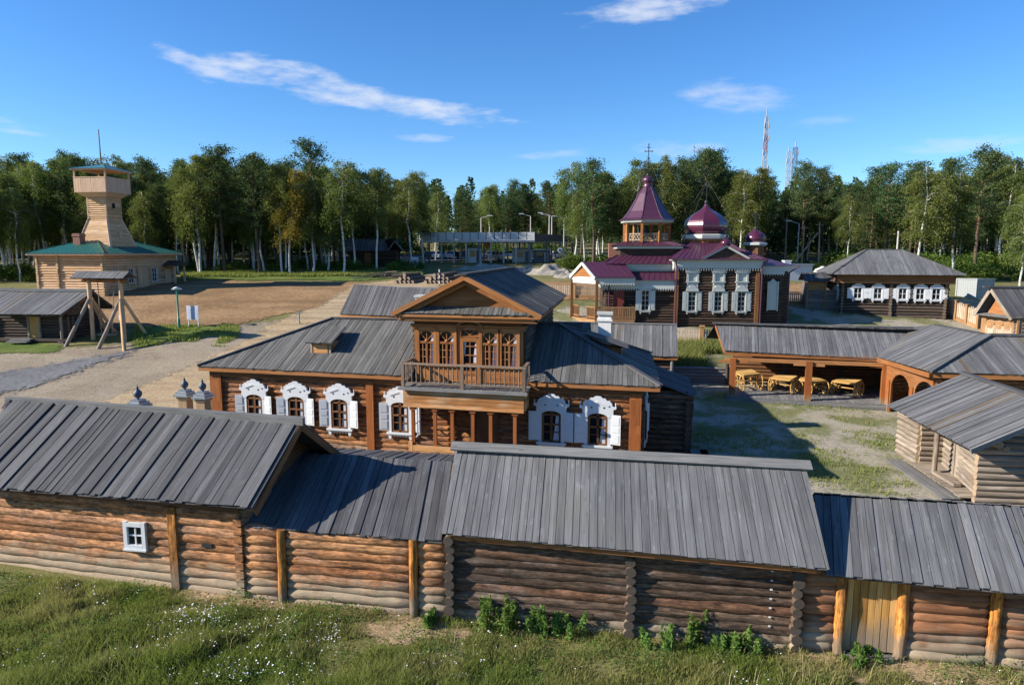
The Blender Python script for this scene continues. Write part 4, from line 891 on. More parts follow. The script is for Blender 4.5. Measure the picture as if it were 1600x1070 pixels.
def arcade():
    zf = .72; ze = 3.5
    P = [onz(1143, 619, zf), onz(1261, 626, zf), onz(1380, 630, zf)]
    th = thing('arcade_shed', 'open L-shaped arcade shed on posts with grey plank roofs, sheltering four yellow carts', 'shed', (18.7, 44, .6))
    E0, E1, E2 = onz(1132, 548, ze), onz(1371, 558, ze), onz(1452, 582, ze)
    u = (E1 - E0).normalized(); n = Vector((-u.y, u.x, 0)); w2 = (E2 - E1).normalized(); n2 = Vector((w2.y * -1, w2.x, 0))
    R0 = onz(1118, 506, 4.95); r1 = onz(1432, 513, 4.95)
    zr = 5.25; A = onz(1462, 509, zr); Bq = onz(1546, 525, zr); E3 = onz(1760, 594, ze) + Vector((.0, 0, 0))
    k = R0 - (E0 + u * .0); Kb = Vector((k.x, k.y, -k.z))
    Rv = R0 + u * ((A - R0).dot(u) + 1.5)
    b0, b1 = R0 + Kb, R0 + u * 14 + Kb; b0.z = b1.z = ze
    E3b = E2 + Vector((10, -1.6, 0)); C = Bq + Vector((10, -1.5, 0))
    mm = [([E0, E1, r1, R0], n + Vector((0, 0, .3))), ([E1, E2, Bq, A, r1], Vector((1, .25, .3)))]
    planked_roof('roof', th, 'roof', mm[:1], .24, lift=.03)
    planked_roof('corner_roof', th, 'roof', [mm[1], ([E2, E3b, Bq + (E3b - E2) * .5, Bq], Vector((.0, 1, .3))), ([Bq + Vector((0, 0, 0)), A, A + Vector((5, 3.5, -1.7)), Bq + (E3b - E2) * .5 + Vector((0, 5, -1.2))], Vector((-1, -.3, .3)))], .24, lift=.02)
    planked_roof('back_roof', th, 'roof_dark', [([b0, b1, R0 + u * 14, R0], -n + Vector((0, 0, .3)))], .24)
    m = B(); m.beam(R0 - u * .2 + Vector((0, 0, .06)), r1 + Vector((0, 0, .06)), .3, .07); m.beam(A + Vector((0, 0, .07)), Bq + Vector((0, 0, .07)), .3, .07); m.beam(Bq + Vector((0, 0, .1)), E2 + Vector((0, 0, .08)), .34, .1); m.beam(Bq + Vector((0, 0, .1)), Bq + (E3b - E2) * .5 + Vector((0, 0, .08)), .34, .1); m.build('ridge_cap', 'roof_dark', th)
    m = B(); dz = Vector((0, 0, -.16))
    m.beam(E0 + n * .1 + dz, E1 + n * .1 + dz, .06, .26); m.beam(E1 + n * .1 + dz, E2 + n2 * .02 + dz, .06, .26); m.beam(E2 + dz + Vector((.05, .1, 0)), E3b + dz, .06, .26)
    m.beam(E0 + n * .1 + dz, R0 - Vector((0, 0, .16)), .05, .2); m.build('eave_board', 'board', th)
    # posts, top plate, back and end walls, plank floor
    for i, p in enumerate(P):
        m = B(); m.box((p.x, p.y, (zf + 3.2) / 2 - .1), u * .19, n * .19, (0, 0, (3.2 - zf) / 2 + .12), h0=zf - .25); m.build('post', 'pilaster', th)
    m = B(); m.beam(P[0] - u * .5 + Vector((0, 0, 2.42)), P[2] + Vector((0, 0, 2.42)), .2, .22)
    for p in P: m.beam(p - u * .9 + Vector((0, 0, 2.28)) , p + u * .9 + Vector((0, 0, 2.28)), .16, .12)
    m.build('top_plate', 'board', th)
    dp = 4.6; m = B()
    a, b = P[0] + n * dp, P[2] + n * dp + u * .6
    lw(m, a, b, zf - .3, 3.6, .13, .24, ln=3); lw(m, P[0] + n * .3 - u * .1, a, zf - .3, 3.4, .13, .24, ln=3) if False else None
    lw(m, P[2] + n * .1 + u * .4, b, zf - .3, 3.5, .13, .24, ln=3)
    m.build('back_wall', 'brownboard', th)
    for t in (.36, .74): m = B(); q = a * (1 - t) + b * t - n * .12; m.box((q.x, q.y, 2.1), u * .16, n * .12, (0, 0, 1.45)); m.build('wall_post', 'log_hut', th)
    m = B(); fz = Vector((0, 0, .0)); m.boards([P[0] - u * .3 - n * .5, P[2] + u * .3 - n * .5, P[2] + u * .3 + n * dp, P[0] - u * .3 + n * dp], n, .25, lift=.01)
    m.boards([P[0] - u * .3 - n * .5 + fz, P[2] + u * .3 - n * .5 + fz, P[2] + u * .3 - n * .5 - Vector((0, 0, .4)), P[0] - u * .3 - n * .5 - Vector((0, 0, .4))], u, .2); m.build('plank_floor', 'grey', th)
    # right wing: board front with two arches
    W0 = P[2] + Vector((.05, -.2, 0)); W0.z = 0; W1 = Vector((E2.x + .55, E2.y + .3, 0)); d = (W1 - W0).normalized(); L = (W1 - W0).length
    q = lambda s_, z: W0 + d * s_ + Vector((0, 0, z))
    zb = .3; top = 3.4; ar = [(.75, 1.75), (3.0, 1.75)]
    out = [q(0, zb), q(.45, zb)]
    def arch(s0, wd):
        r = wd / 2; zs = 1.9
        return [q(s0, zb)] + [q(s0 + r - r * math.cos(t), zs + r * math.sin(t) * 1.05) for t in [math.pi * i / 10 for i in range(11)]] + [q(s0 + wd, zb)]
    out = [q(0, zb)] + arch(.55, 1.75) + arch(2.75, 1.75) + [q(L, zb), q(L, top), q(0, top)]
    m = B(); m.prism(out, Vector((-d.y, d.x, 0)) * .1 * -1); m.build('arch_front', 'board', th)
    for s0 in (.28, 2.5):
        m = B(); c = q(s0, 1.2); m.box(c, d * .16, Vector((-d.y, d.x, 0)) * .16, (0, 0, 1.1), h0=zf - .2); m.build('arch_post', 'pilaster', th)
    m = B(); e = Vector((3.6, .7, 0))
    lw(m, W0 + e, W1 + e, 0, 3.4, .13, .24, ln=4); lw(m, W0 + Vector((.6, 1.2, 0)), W0 + e + Vector((0, 1.2, 0)), 0, 3.4, .13, .24, ln=4)
    lw(m, W1 + Vector((0, .1, 0)), W1 + Vector((9, -1.2, 0)), 0, 3.35, .13, .24, ln=4); m.build('wing_wall', 'log', th)
    return P, u, n, zf
AP, AU, AN, AZ = arcade()

def make_cart():
    th = thing('wooden_cart', 'yellow wooden cart with tilted plank bed at the left end of the arcade', 'cart', (0, 0, 0), 'wooden carts under the arcade')
    m = B()
    m.boards([(-1.0, -.75, .95), (1.0, -.75, .95), (1.0, .75, 1.05), (-1.0, .75, 1.05)], (1, 0, 0), .25, lift=.015)
    for y in (-.7, .7): m.beam((-1.05, y, .9), (1.05, y, .9 + (.1 if y > 0 else 0)), .09, .1)
    for x in (-1, 0, 1): m.beam((x, -.78, .88), (x, .78, .96), .08, .08)
    m.build('bed', 'yellow', th)
    m = B()
    for x in (-.95, .95):
        m.beam((x, -.7, .5), (x, .7, .5), .1, .1)
        for y in (-.4, .4): m.beam((x, y, .5), (x * .9, y, .92), .08, .08)
    m.beam((-.95, 0, .5), (.95, 0, .5), .09, .09); m.build('axle_frame', 'yellow', th)
    for x in (-1.12, 1.12):
        for y in (-.55, .6):
            w = B(); r = .46; n = 14
            ring = [Vector((x, y + r * math.cos(2 * math.pi * i / n), .47 + r * math.sin(2 * math.pi * i / n))) for i in range(n + 1)]
            for a, b in zip(ring[:-1], ring[1:]): w.beam(a, b, .07, .08, up=(1, 0, 0))
            for i in range(0, n, 2): w.beam(ring[i], (x, y, .47), .03, .035, up=(1, 0, 0))
            w.log((x - .1, y, .47), (x + .1, y, .47), .08, 8, 9, 0); w.build('wheel', 'yellow', th)
    return th
def arcade_things():
    ct = make_cart()
    labs = ['yellow wooden cart with a tilted plank bed beside the left corner post of the arcade', 'yellow wooden cart left of the middle post of the arcade', 'yellow wooden cart directly behind the middle post of the arcade', 'yellow wooden cart nearest the arched wing of the arcade']
    for i, (px, py) in enumerate(((1169, 613), (1226, 617), (1272, 620), (1327, 622))):
        p = onz(px, py, AZ + .05) + AN * 1.1
        o = ct if i == 0 else dup(ct)
        o.location = p; o.rotation_euler = (0, R(-3) if i == 0 else 0, -R(14) + R((28, -30, 34, -36)[i])); o.scale = [(.62, .7, 1.15), (.66, .72, 1.0), (.62, .7, .95), (.66, .72, .95)][i]; o['label'] = labs[i]
    th = thing('low_table', 'low brown plank table between the first two carts in the arcade', 'table', onz(1196, 612, AZ) + AN * 1.4)
    c = th.location; m = B(); m.boards([c + Vector((-.5, -.4, .55)), c + Vector((.5, -.45, .55)), c + Vector((.5, .4, .55)), c + Vector((-.5, .4, .55))], (1, 0, 0), .2); m.build('top', 'board', th)
    for sx in (-.42, .42):
        for sy in (-.3, .3): m = B(); m.box(c + Vector((sx, sy, .28)), (.04, 0, 0), (0, .04, 0), (0, 0, .28)); m.build('leg', 'board', th)
arcade_things()

# ------------------------------------------------------------------ bleached log barn on the right
def right_barn():
    th = thing('log_barn', 'bleached log barn with inset porch and silvery plank roof in the courtyard', 'barn', (20.5, 28.5, 0))
    E0, E1 = onz(1386, 634, 2.75), onz(1517, 702, 2.75); R0, R1 = onz(1505, 585, 4.15), Vector((0, 0, 0))
    d = (E1 - E0).normalized(); R1 = R0 + d * (E1 - E0).length; R1.z = 4.1; k = R0 - E0; kb = Vector((k.x, k.y, -k.z))
    m = B(); m.boards([E0, E1, R1, R0], (k.x, k.y, k.z), .24, lift=.03, jit=.05); m.boards([E0 + k + kb, E1 + k + kb, R1, R0], (-k.x, -k.y, k.z), .24); m.build('roof', 'roof', th)
    m = B(); m.beam(R0 - d * .15 + Vector((0, 0, .08)), R1 + d * .15 + Vector((0, 0, .08)), .3, .1); m.build('ridge_cap', 'roof_dark', th)
    m = B(); o = Vector((0, 0, -.08)) - d * .0; m.beam(E1 + o, R1 + o, .06, .18); m.beam(R1 + o, R1 + kb + o, .06, .18); m.build('rake_board', 'grey', th)
    c0, c1 = onz(1405, 713, -.05), onz(1524, 790, -.05); c0.z = c1.z = 0; dd = (c1 - c0).normalized(); nn = Vector((-dd.y, dd.x, 0)); W = 5.8
    if nn.x < 0: nn = -nn
    Lx = (c1 - c0).length
    m = B(); lw(m, c0, c0 + dd * 1.9, -.15, 2.5, .13, .245, ln=1.5, e0=.25, core=True); lw(m, c0 + dd * 1.9 + nn * 1.1, c1 + nn * .25 , -.15, 2.5, .13, .245, ln=1.5)
    lw(m, c0 + dd * 1.9, c0 + dd * 1.9 + nn * 1.2, -.15, 2.5, .13, .245, ln=2); m.build('front_wall', 'log_grey', th)
    m = B(); lw(m, c1, c1 + nn * W, -.15, 3.0, .14, .25, ln=.8, e0=.1, e1=.25); lw(m, c0, c0 + nn * W, -.15, 2.6, .14, .25, ln=3); lw(m, c0 + nn * W, c1 + nn * W, -.15, 2.6, .14, .25, ln=3); m.build('end_wall', 'log_grey', th)
    m = B(); stub_logs(m, c1 + nn * 2.05, dd, -.1, 2.7, .14, .25, L0=.5, L1=.3); m.build('log_ends', 'log_grey', th)
    for s_, z in ((.35, 2.62), (.6, 2.45), (2.2, 2.95)): m = B(); m.log(c1 + nn * s_ - dd * .5 + Vector((0, 0, z)), c1 + nn * s_ + dd * .62 + Vector((0, 0, z)), .13, 12, 9, .03); m.build('roof_purlin', 'log_grey', th)
    t = (c1 + nn * 1.2, c1 + nn * (W - .3)); m = B(); a, b = c1 + nn * .3 + Vector((0, 0, 2.7)), c1 + nn * W + Vector((0, 0, 2.7)); tp = (a + b) / 2; tp.z = 3.95; m.prism([a - dd * .15, b - dd * .15, tp - dd * .15], -dd * .08); m.build('gable', 'log_grey', th)
    m = B(); z = Vector((0, 0, .22)); m.boards([c0 + dd * 1.9 - nn * .45 + z, c1 - dd * .1 - nn * .55 + z, c1 - dd * .1 + nn * .9 + z, c0 + dd * 1.9 + nn * 1.1 + z], nn, .22, lift=.01); m.build('porch_floor', 'log_grey', th)
    m = B(); m.boards([c0 + dd * 1.2 - nn * 1.2 + Vector((0, 0, .12)), c1 - dd * .2 - nn * 1.2 + Vector((0, 0, .12)), c1 - dd * .2 - nn * .45 + Vector((0, 0, .12)), c0 + dd * 1.2 - nn * .45 + Vector((0, 0, .12))], dd, .24, lift=.01); m.build('walkway', 'grey', th)
    m = B(); q = c0 + dd * 3.4; m.log(q + Vector((0, 0, .2)), q + Vector((0, 0, 2.55)), .11, 10, 9); m.beam(q - dd * .7 + Vector((0, 0, 2.5)), q + dd * .7 + Vector((0, 0, 2.5)), .16, .14); m.build('porch_post', 'log_grey', th)
    m = B(); q = c0 + dd * 4.2 + nn * .0; m.beam(q - nn * .1 - dd * .5 + Vector((0, 0, .35)), q + dd * 1.2 - nn * .05 + Vector((0, 0, .35)), .3, .12); m.build('porch_step', 'log_grey', th)
    m = B(); q = c0 + dd * 4.3 + nn * .65; m.box(q + Vector((0, 0, 1.25)), dd * .5, nn * .04, (0, 0, 1.0))
    for s_ in (-.55, .55): m.box(q + dd * s_ + Vector((0, 0, 1.3)), dd * .07, nn * .08, (0, 0, 1.08))
    dr = m.build('door', 'log_grey', th); m = B(); m.box(q + dd * .35 - nn * .06 + Vector((0, 0, 1.2)), dd * .04, nn * .03, (0, 0, .1)); m.build('handle', 'iron', dr, off=ORG[th.name])
right_barn()

# ------------------------------------------------------------------ back sheds and yard wall
def back_shed(name, label, e0, e1, r0, r1, ze, zr, walls, mat='roof'):
    E0, E1 = onz(*e0, ze), onz(*e1, ze); R0, R1 = onz(*r0, zr), onz(*r1, zr)
    th = thing(name, label, 'shed', ((E0 + E1) / 2 + Vector((0, 1, -ze + hz((E0.x + E1.x) / 2, E0.y + 1)))))
    k0, k1 = R0 - E0, R1 - E1; b0, b1 = R0 + Vector((k0.x, k0.y, -k0.z)), R1 + Vector((k1.x, k1.y, -k1.z))
    m = B(); m.boards([E0, E1, R1, R0], k0 + k1, .22, lift=.03); m.boards([b0, b1, R1, R0], -Vector((k0.x, k0.y, -k0.z)), .22); m.build('roof', mat, th)
    m = B(); m.beam(R0 + Vector((0, 0, .06)), R1 + Vector((0, 0, .06)), .28, .08); m.build('ridge_cap', 'grey', th)
    u = (E1 - E0).normalized(); n = Vector((-u.y, u.x, 0)); a, b = E0 + u * .4 + n * .5, E1 - u * .5 + n * .5; dp = 2 * (k0.dot(n)) - 1.0
    zb = min(hz(a.x, a.y), hz(b.x, b.y)) - .2
    m = B()
    for p, q in ((a, b), (b, b + n * dp), (b + n * dp, a + n * dp), (a + n * dp, a)): lw(m, p, q, zb, ze, .13, .25, ln=4)
    m.build('log_wall', walls, th)
    for q in (a, b):
        m = B(); p0, p1 = q + Vector((0, 0, -.05)), q + n * dp + Vector((0, 0, -.05)); t = (p0 + p1) / 2; t.z = zr - .25; m.prism([p0, p1, t], u * .06); m.build('gable', 'brownboard', th)
    m = B(); m.beam(E0 + n * .1 - Vector((0, 0, .12)), E1 + n * .1 - Vector((0, 0, .12)), .06, .2); m.build('eave_board', 'board', th)
    m = B(); p = E1 + n * .25 - u * .35; g = hz(p.x, p.y); m.log((p.x, p.y, g - .1), (p.x, p.y, ze - .1), .12, 10, .6); m.build('post', 'grey', th)
back_shed('plank_roof_shed', 'plank roofed shed behind the left wing of the big house', (531, 491), (706, 500), (555, 447), (716, 452), 4.9, 7.1, 'log_brown', 'roof_dark')
back_shed('plank_roof_shed', 'grey plank roofed shed between the big house and the church', (860, 552), (1059, 558), (868, 504), (1058, 508), 3.0, 4.9, 'log_brown')
def yard_wall():
    a, b = onz(1046, 590, 1.3), onz(1142, 592, 1.3); a.z = b.z = 0
    th = thing('yard_wall', 'grey weathered log yard wall left of the arcade', 'wall', (a + b) / 2 + Vector((0, 0, hz((a.x + b.x) / 2, a.y))))
    m = B(); lw(m, a, b, hz(b.x, b.y) - .3, 2.1, .12, .22, ln=1.5); m.build('log_panel', 'greywall', th)
    for q in (b - Vector((.3, 0, 0)), b + Vector((.1, 0, 0))): m = B(); m.log((q.x, q.y - .05, hz(q.x, q.y) - .1), (q.x, q.y - .05, 2.4), .12, 8, 9); m.build('post', 'log_hut', th)
yard_wall()

# ------------------------------------------------------------------ gate posts with urn finials beside the big house
def gate_posts():
    proto = None
    for i, (px, py, Y, lab) in enumerate(((216, 628, 26.8, 'ochre gate post with grey urn finial standing alone behind the front barn'), (289, 612, 31.0, 'ochre gate post with grey urn finial, farther one of the pair by the house corner'), (317, 615, 30.4, 'ochre gate post with grey urn finial, nearer one of the pair by the house corner'))):
        p = at(px, py, Y); top = p.z
        if proto is None:
            proto = th = thing('gate_post', lab, 'gate post', (0, 0, 0), 'urn-topped gate posts')
            m = B(); m.box((0, 0, -1.7), (.26, 0, 0), (0, .26, 0), (0, 0, 1.5)); m.box((0, 0, -.3), (.32, 0, 0), (0, .32, 0), (0, 0, .06)); m.build('shaft', 'ochre', th)
            m = B()
            for z, w, h in ((-.16, .42, .05), (-.05, .34, .06), (.06, .24, .06)): m.box((0, 0, z), (w, 0, 0), (0, w, 0), (0, 0, h))
            m.build('cap', 'tin', th)
            m = B(); m.lathe((0, 0, .1), [(.1, 0), (.05, .06), (.12, .12), (.19, .22), (.2, .32), (.13, .42), (.05, .48), (.07, .53), (.03, .6), (.004, .72)], 14); m.build('urn_finial', 'darkpaint', th)
        else: th = dup(proto); th['label'] = lab
        th.location = p; th.rotation_euler = (0, 0, -R(13)); th.scale = (.85, .85, .9)
gate_posts()

# ------------------------------------------------------------------ wooden church
CF = F((14.95, 62.2), 5, 3)
def church():
    f = CF; th = thing('wooden_church', 'dark log church with burgundy roofs, onion domes and a tent-roofed bell tower', 'church', f(2, 3, 3.4))
    U, V = f.u, f.v
    def hip(name, pts_e, pts_t, mat='burgundy', seam=.5):
        m = B(); n = len(pts_e)
        for i in range(n):
            j = (i + 1) % n; a, b, c, d = pts_e[i], pts_e[j], pts_t[j], pts_t[i]
            m.face([a, b, c, d]); L = (b - a).length; k = max(1, int(L / seam))
            nn = (b - a).cross(d - a).normalized(); nn = nn if nn.z > 0 else -nn
            for s_ in range(1, k):
                t = s_ / k; p = a.lerp(b, t); q = d.lerp(c, t); m.beam(p + nn * .015, q + nn * .015, .03, .03, up=nn)
        m.face(pts_t); return m.build(name, mat, th)
    def ring(a0, a1, b0, b1, z): return [f(a0, b0, z), f(a1, b0, z), f(a1, b1, z), f(a0, b1, z)]
    def band(m, a0, a1, b0, b1, z0, z1, o): # rectangular band around a block
        c = ring(a0 - o, a1 + o, b0 - o, b1 + o, z0)
        m.hexa(c, [p + Vector((0, 0, z1 - z0)) for p in c])
    def valance(m, A, Bq, z, h=.4, n=None):
        L = (Bq - A).length; n = n or int(L / .22); d = (Bq - A) / n; o = []
        o = [A + Vector((0, 0, z))]
        for i in range(n): o += [A + d * (i + .12) + Vector((0, 0, z - h * .55)), A + d * (i + .5) + Vector((0, 0, z - h)), A + d * (i + .88) + Vector((0, 0, z - h * .55))]
        o.append(Bq + Vector((0, 0, z))); nn = (Bq - A).cross(Vector((0, 0, 1))).normalized(); m.prism(o, nn * .03)
    # main block
    m = B()
    for a, b in ((f(0, 0, 0), f(7.1, 0, 0)), (f(7.1, 0, 0), f(7.1, 8, 0)), (f(7.1, 8, 0), f(0, 8, 0)), (f(0, 8, 0), f(0, 0, 0))): lw(m, a, b, 2.9, 8.9, .13, .25, seg=7, ln=9, e0=.12, e1=.12)
    m.build('main_wall', 'log_dark', th)
    for a in (-.02, 7.12): m = B(); m.box(f(a, -.17, 6), U * .17, V * .06, (0, 0, 3.0)); m.build('corner_board', 'brownboard', th)
    m = B(); band(m, 0, 7.1, 0, 8, 8.95, 9.3, .35); band(m, 0, 7.1, 0, 8, 9.28, 9.42, .55)
    valance(m, f(-.3, -.32, 0), f(7.4, -.32, 0), 8.95, .6); valance(m, f(-.3, 8.3, 0), f(-.3, -.3, 0), 8.95, .6); m.build('cornice', 'cream', th)
    hip('main_roof', ring(-.7, 7.8, -.7, 8.7, 9.42), ring(1.7, 4.9, 2.5, 5.7, 10.95))
    # small gable on the main roof
    m = B(); ga, zz = 4.15, 9.5
    m.prism([f(ga - 1.75, -.45, zz), f(ga + 1.75, -.45, zz), f(ga, -.45, zz + .95)], V * .1); m.build('roof_gable', 'log_dark', th)
    m = B(); 
    for s_ in (-1, 1): m.beam(f(ga + s_ * 2.05, -.62, zz - .05), f(ga, -.62, zz + 1.06), .12, .2)
    m.build('gable_trim', 'cream', th)
    m = B(); 
    for s_ in (-1, 1): m.prism([f(ga + s_ * 2.1, -.75, zz), f(ga, -.75, zz + 1.14), f(ga, 2.2, zz + 1.14), f(ga + s_ * 2.1, 1.0, zz)], (0, 0, .04))
    m.build('gable_roof', 'burgundy', th)
    def onion(name, c, r, par, prof=None, seg=8, mat='burgundy_dome'):
        m = B(); P_ = prof or [(.8, 0), (.88, .06), (.95, .14), (.99, .24), (1.01, .34), (1.01, .44), (.985, .55), (.94, .65), (.87, .75), (.77, .85), (.65, .94), (.52, 1.02), (.39, 1.09), (.28, 1.16), (.19, 1.23), (.12, 1.32), (.06, 1.44)]
        m.lathe(c, [(a * r, b * r) for a, b in P_], seg if seg > 8 else 8, smooth=seg > 8, phase=R(22.5)); return m.build(name, mat, th)
    def cross(c, h, guy=None):
        m = B(); x, y, z = c
        m.lathe(c, [(.14, -.05), (.2, .06), (.14, .2), (.04, .26)], 10)
        m.beam(c, Vector(c) + Vector((0, 0, h)), .06, .06)
        for zz_, w in ((.78, .34), (.9, .16)): m.beam((x - w, y, z + h * zz_), (x + w, y, z + h * zz_), .06, .06)
        m.beam((x - .16, y, z + h * .6), (x + .16, y, z + h * .55), .05, .05)
        for dx, dz in ((-.34, .78), (.34, .78), (0, 1.0)): m.lathe((x + dx, y, z + h * dz - .07), [(.02, 0), (.08, .07), (.02, .15)], 6)
        if guy:
            for s_ in (-1, 1):
                for t_ in (-1, 1): m.beam((x, y, z + h * .62), (x + s_ * guy[0], y + t_ * guy[0], z - guy[1]), .018, .018)
        m.build('cross', 'iron', th)
    # main dome
    dc = f(3.3, 4.1, 0)
    m = B(); m.lathe(dc + Vector((0, 0, 10.2)), [(1.75, 0), (1.75, 1.05)], 8, phase=R(22.5), smooth=False); m.build('dome_drum', 'board', th)
    m = B(); m.lathe(dc + Vector((0, 0, 11.2)), [(2.0, 0), (2.15, .12), (2.2, .42), (1.95, .5)], 8, phase=R(22.5), smooth=False); m.build('drum_cornice', 'cream', th)
    onion('onion_dome', dc + Vector((0, 0, 11.66)), 2.03, th, seg=8); cross(dc + Vector((0, 0, 14.65)), 3.4, (1.9, 1.8))
    c = f(4.2, -.1, 10.35); m = B(); m.lathe(c, [(.36, 0), (.3, .2), (.42, .32)], 10); m.build('small_drum', 'burgundy', th); onion('small_onion', c + Vector((0, 0, .3)), .48, th, seg=12); cross(c + Vector((0, 0, 1.0)), .9)
    # altar apse
    m = B(); q = [f(7.1, .9, 0), f(9.5, .9, 0), f(10.6, 2.4, 0), f(10.6, 5.6, 0), f(9.5, 7.1, 0), f(7.1, 7.1, 0)]
    for a, b in zip(q[:-1], q[1:]): lw(m, a, b, 3.2, 8.3, .13, .25, seg=7, ln=9, e0=.1, e1=.1)
    m.build('apse_wall', 'log_dark', th)
    m = B(); qq = [f(7.1, .55, 8.3), f(9.65, .55, 8.3), f(10.95, 2.3, 8.3), f(10.95, 5.7, 8.3), f(9.65, 7.45, 8.3), f(7.1, 7.45, 8.3)]
    m.prism(qq, (0, 0, .5)); valance(m, qq[0] - Vector((0, .02, 8.3)), qq[1] - Vector((0, .02, 8.3)), 8.3, .4); m.build('apse_cornice', 'cream', th)
    m = B(); tp = f(7.5, 4, 9.8); e = [f(7.1, .3, 8.82), f(9.8, .3, 8.82), f(11.2, 2.2, 8.82), f(11.2, 5.8, 8.82), f(9.8, 7.7, 8.82), f(7.1, 7.7, 8.82)]
    for a, b in zip(e[:-1], e[1:]): m.face([a, b, tp])
    m.face([e[0], tp, f(7.1, 4, 9.8)]); m.build('apse_roof', 'burgundy', th)
    c = f(7.95, 4, 0); m = B(); m.lathe(c + Vector((0, 0, 9.3)), [(.85, 0), (.85, 1.4)], 8, smooth=False); m.build('apse_drum', 'brownboard', th)
    m = B(); m.lathe(c + Vector((0, 0, 10.6)), [(.95, 0), (1.15, .1), (1.15, .3), (.9, .36)], 8, smooth=False); m.build('apse_drum_cornice', 'cream', th); onion('apse_onion', c + Vector((0, 0, 10.95)), .95, th, seg=12); cross(c + Vector((0, 0, 12.2)), 1.6)
    # narthex with lean-to and stepped upper tiers
    m = B()
    for a, b in ((f(-6.3, .1, 0), f(0, .1, 0)), (f(-6.3, 7, 0), f(-6.3, .1, 0)), (f(0, 7, 0), f(-6.3, 7, 0))): lw(m, a, b, 2.9, 7.0, .13, .25, seg=7, ln=9)
    m.build('narthex_wall', 'log_dark', th)
    m = B(); band(m, -6.3, -.2, .1, 7, 7.0, 7.5, .28); valance(m, f(-6.6, -.2, 0), f(-.2, -.2, 0), 7.02, .5); valance(m, f(-6.6, 7.2, 0), f(-6.6, -.2, 0), 7.02, .5); m.build('narthex_cornice', 'cream', th)
    hip('narthex_roof', ring(-6.85, -.0, -.45, 7.5, 7.52), ring(-5.9, -.0, 1.0, 6.1, 8.25))
    m = B(); band(m, -5.9, -.2, 1.0, 6.1, 8.0, 8.75, .0); band(m, -5.9, -.2, 1.0, 6.1, 8.7, 8.95, .3); valance(m, f(-6.1, .8, 0), f(-.2, .8, 0), 8.7, .45); m.build('tier_cornice', 'cream', th)
    hip('tier_roof', ring(-6.4, .1, .4, 6.7, 8.97), ring(-5.0, .3, 1.7, 6.0, 9.75))
    m = B(); c = ring(-4.95, .4, 1.75, 6.1, 9.6); m.hexa(c, [p + Vector((0, 0, .8)) for p in c]); m.build('tower_base', 'log_dark', th)
    m = B(); band(m, -4.95, .4, 1.75, 6.1, 10.35, 10.6, .35); m.build('tower_cornice', 'cream', th)
    hip('tower_skirt_roof', ring(-5.6, 1.05, 1.1, 6.75, 10.62), ring(-4.4, -.1, 2.0, 5.8, 11.0))
    tc = f(-2.25, 3.9, 0)
    for i in range(8):
        a = R(22.5 + 45 * i); m = B(); p = tc + Vector((math.cos(a), math.sin(a), 0)) * 2.15; m.box(p + Vector((0, 0, 11.9)), Vector((math.cos(a), math.sin(a), 0)) * .12, Vector((-math.sin(a), math.cos(a), 0)) * .12, (0, 0, .95)); m.build('belfry_post', 'board', th)
    m = B()
    for i in range(8):
        a, b = [tc + Vector((math.cos(R(22.5 + 45 * j)), math.sin(R(22.5 + 45 * j)), 0)) * 2.1 for j in (i, i + 1)]
        m.beam(a + Vector((0, 0, 11.75)), b + Vector((0, 0, 11.75)), .08, .06); m.beam(a + Vector((0, 0, 11.15)), b + Vector((0, 0, 11.15)), .08, .06)
        for k in range(5):
            p, q = a.lerp(b, k / 5), a.lerp(b, (k + 1) / 5); m.beam(p + Vector((0, 0, 11.18)), q + Vector((0, 0, 11.72)), .03, .035); m.beam(q + Vector((0, 0, 11.18)), p + Vector((0, 0, 11.72)), .03, .035)
    m.build('belfry_railing', 'picket', th)
    m = B(); m.lathe(tc + Vector((0, 0, 11.55)), [(.1, .95), (.16, .8), (.26, .5), (.34, .3), (.46, .2), (.44, .2)], 12); m.build('bell', 'iron', th)
    m = B(); m.lathe(tc + Vector((0, 0, 12.7)), [(2.2, 0), (2.5, .1), (2.6, .32), (2.3, .36)], 8, phase=R(22.5), smooth=False); m.build('belfry_cornice', 'cream', th)
    m = B(); m.lathe(tc + Vector((0, 0, 13.03)), [(2.75, 0), (2.35, .22), (1.85, .85), (1.35, 1.7), (.9, 2.5), (.5, 3.1)], 8, phase=R(22.5), smooth=False)
    for i in range(8):
        d = Vector((math.cos(R(22.5 + 45 * i)), math.sin(R(22.5 + 45 * i)), 0)); pr = [tc + d * r_ + Vector((0, 0, 13.04 + z_)) for r_, z_ in [(2.75, 0), (2.35, .22), (1.85, .85), (1.35, 1.7), (.9, 2.5), (.5, 3.1)]]
        for p, q in zip(pr[:-1], pr[1:]): m.beam(p, q, .06, .05)
    m.build('tent_roof', 'burgundy', th)
    m = B(); m.lathe(tc + Vector((0, 0, 16.1)), [(.42, 0), (.5, .12), (.42, .2), (.44, .45), (.56, .6), (.52, .82), (.36, .98), (.12, 1.1), (.05, 1.3)], 12); m.build('tent_onion', 'burgundy', th); cross(tc + Vector((0, 0, 17.2)), 2.9, (1.3, 2.2))
    m = B(); m.box(f(-5.3, 5.0, 10.2), U * .45, V * .4, (0, 0, .7)); m.build('brick_pier', 'brick', th)
    # porch with a gable facing left
    pn, pf = Vector((7.5, 61.6, 7.78)), Vector((5.55, 65.4, 7.78)); ap = (pn + pf) / 2 + Vector((0, 0, 1.35)); e = Vector((3.6, 0, 0))
    m = B()
    for a in (pn, pf):
        m.face([a, a + e, ap + e * 1.05, ap]); nn = (e).cross(ap - a).normalized(); nn = nn if nn.z > 0 else -nn
        for k in range(1, 6): m.beam(a + e * (k / 6) + nn * .02, ap + e * (k / 6) + nn * .02, .03, .03, up=nn)
    m.build('porch_roof', 'burgundy', th)
    m = B()
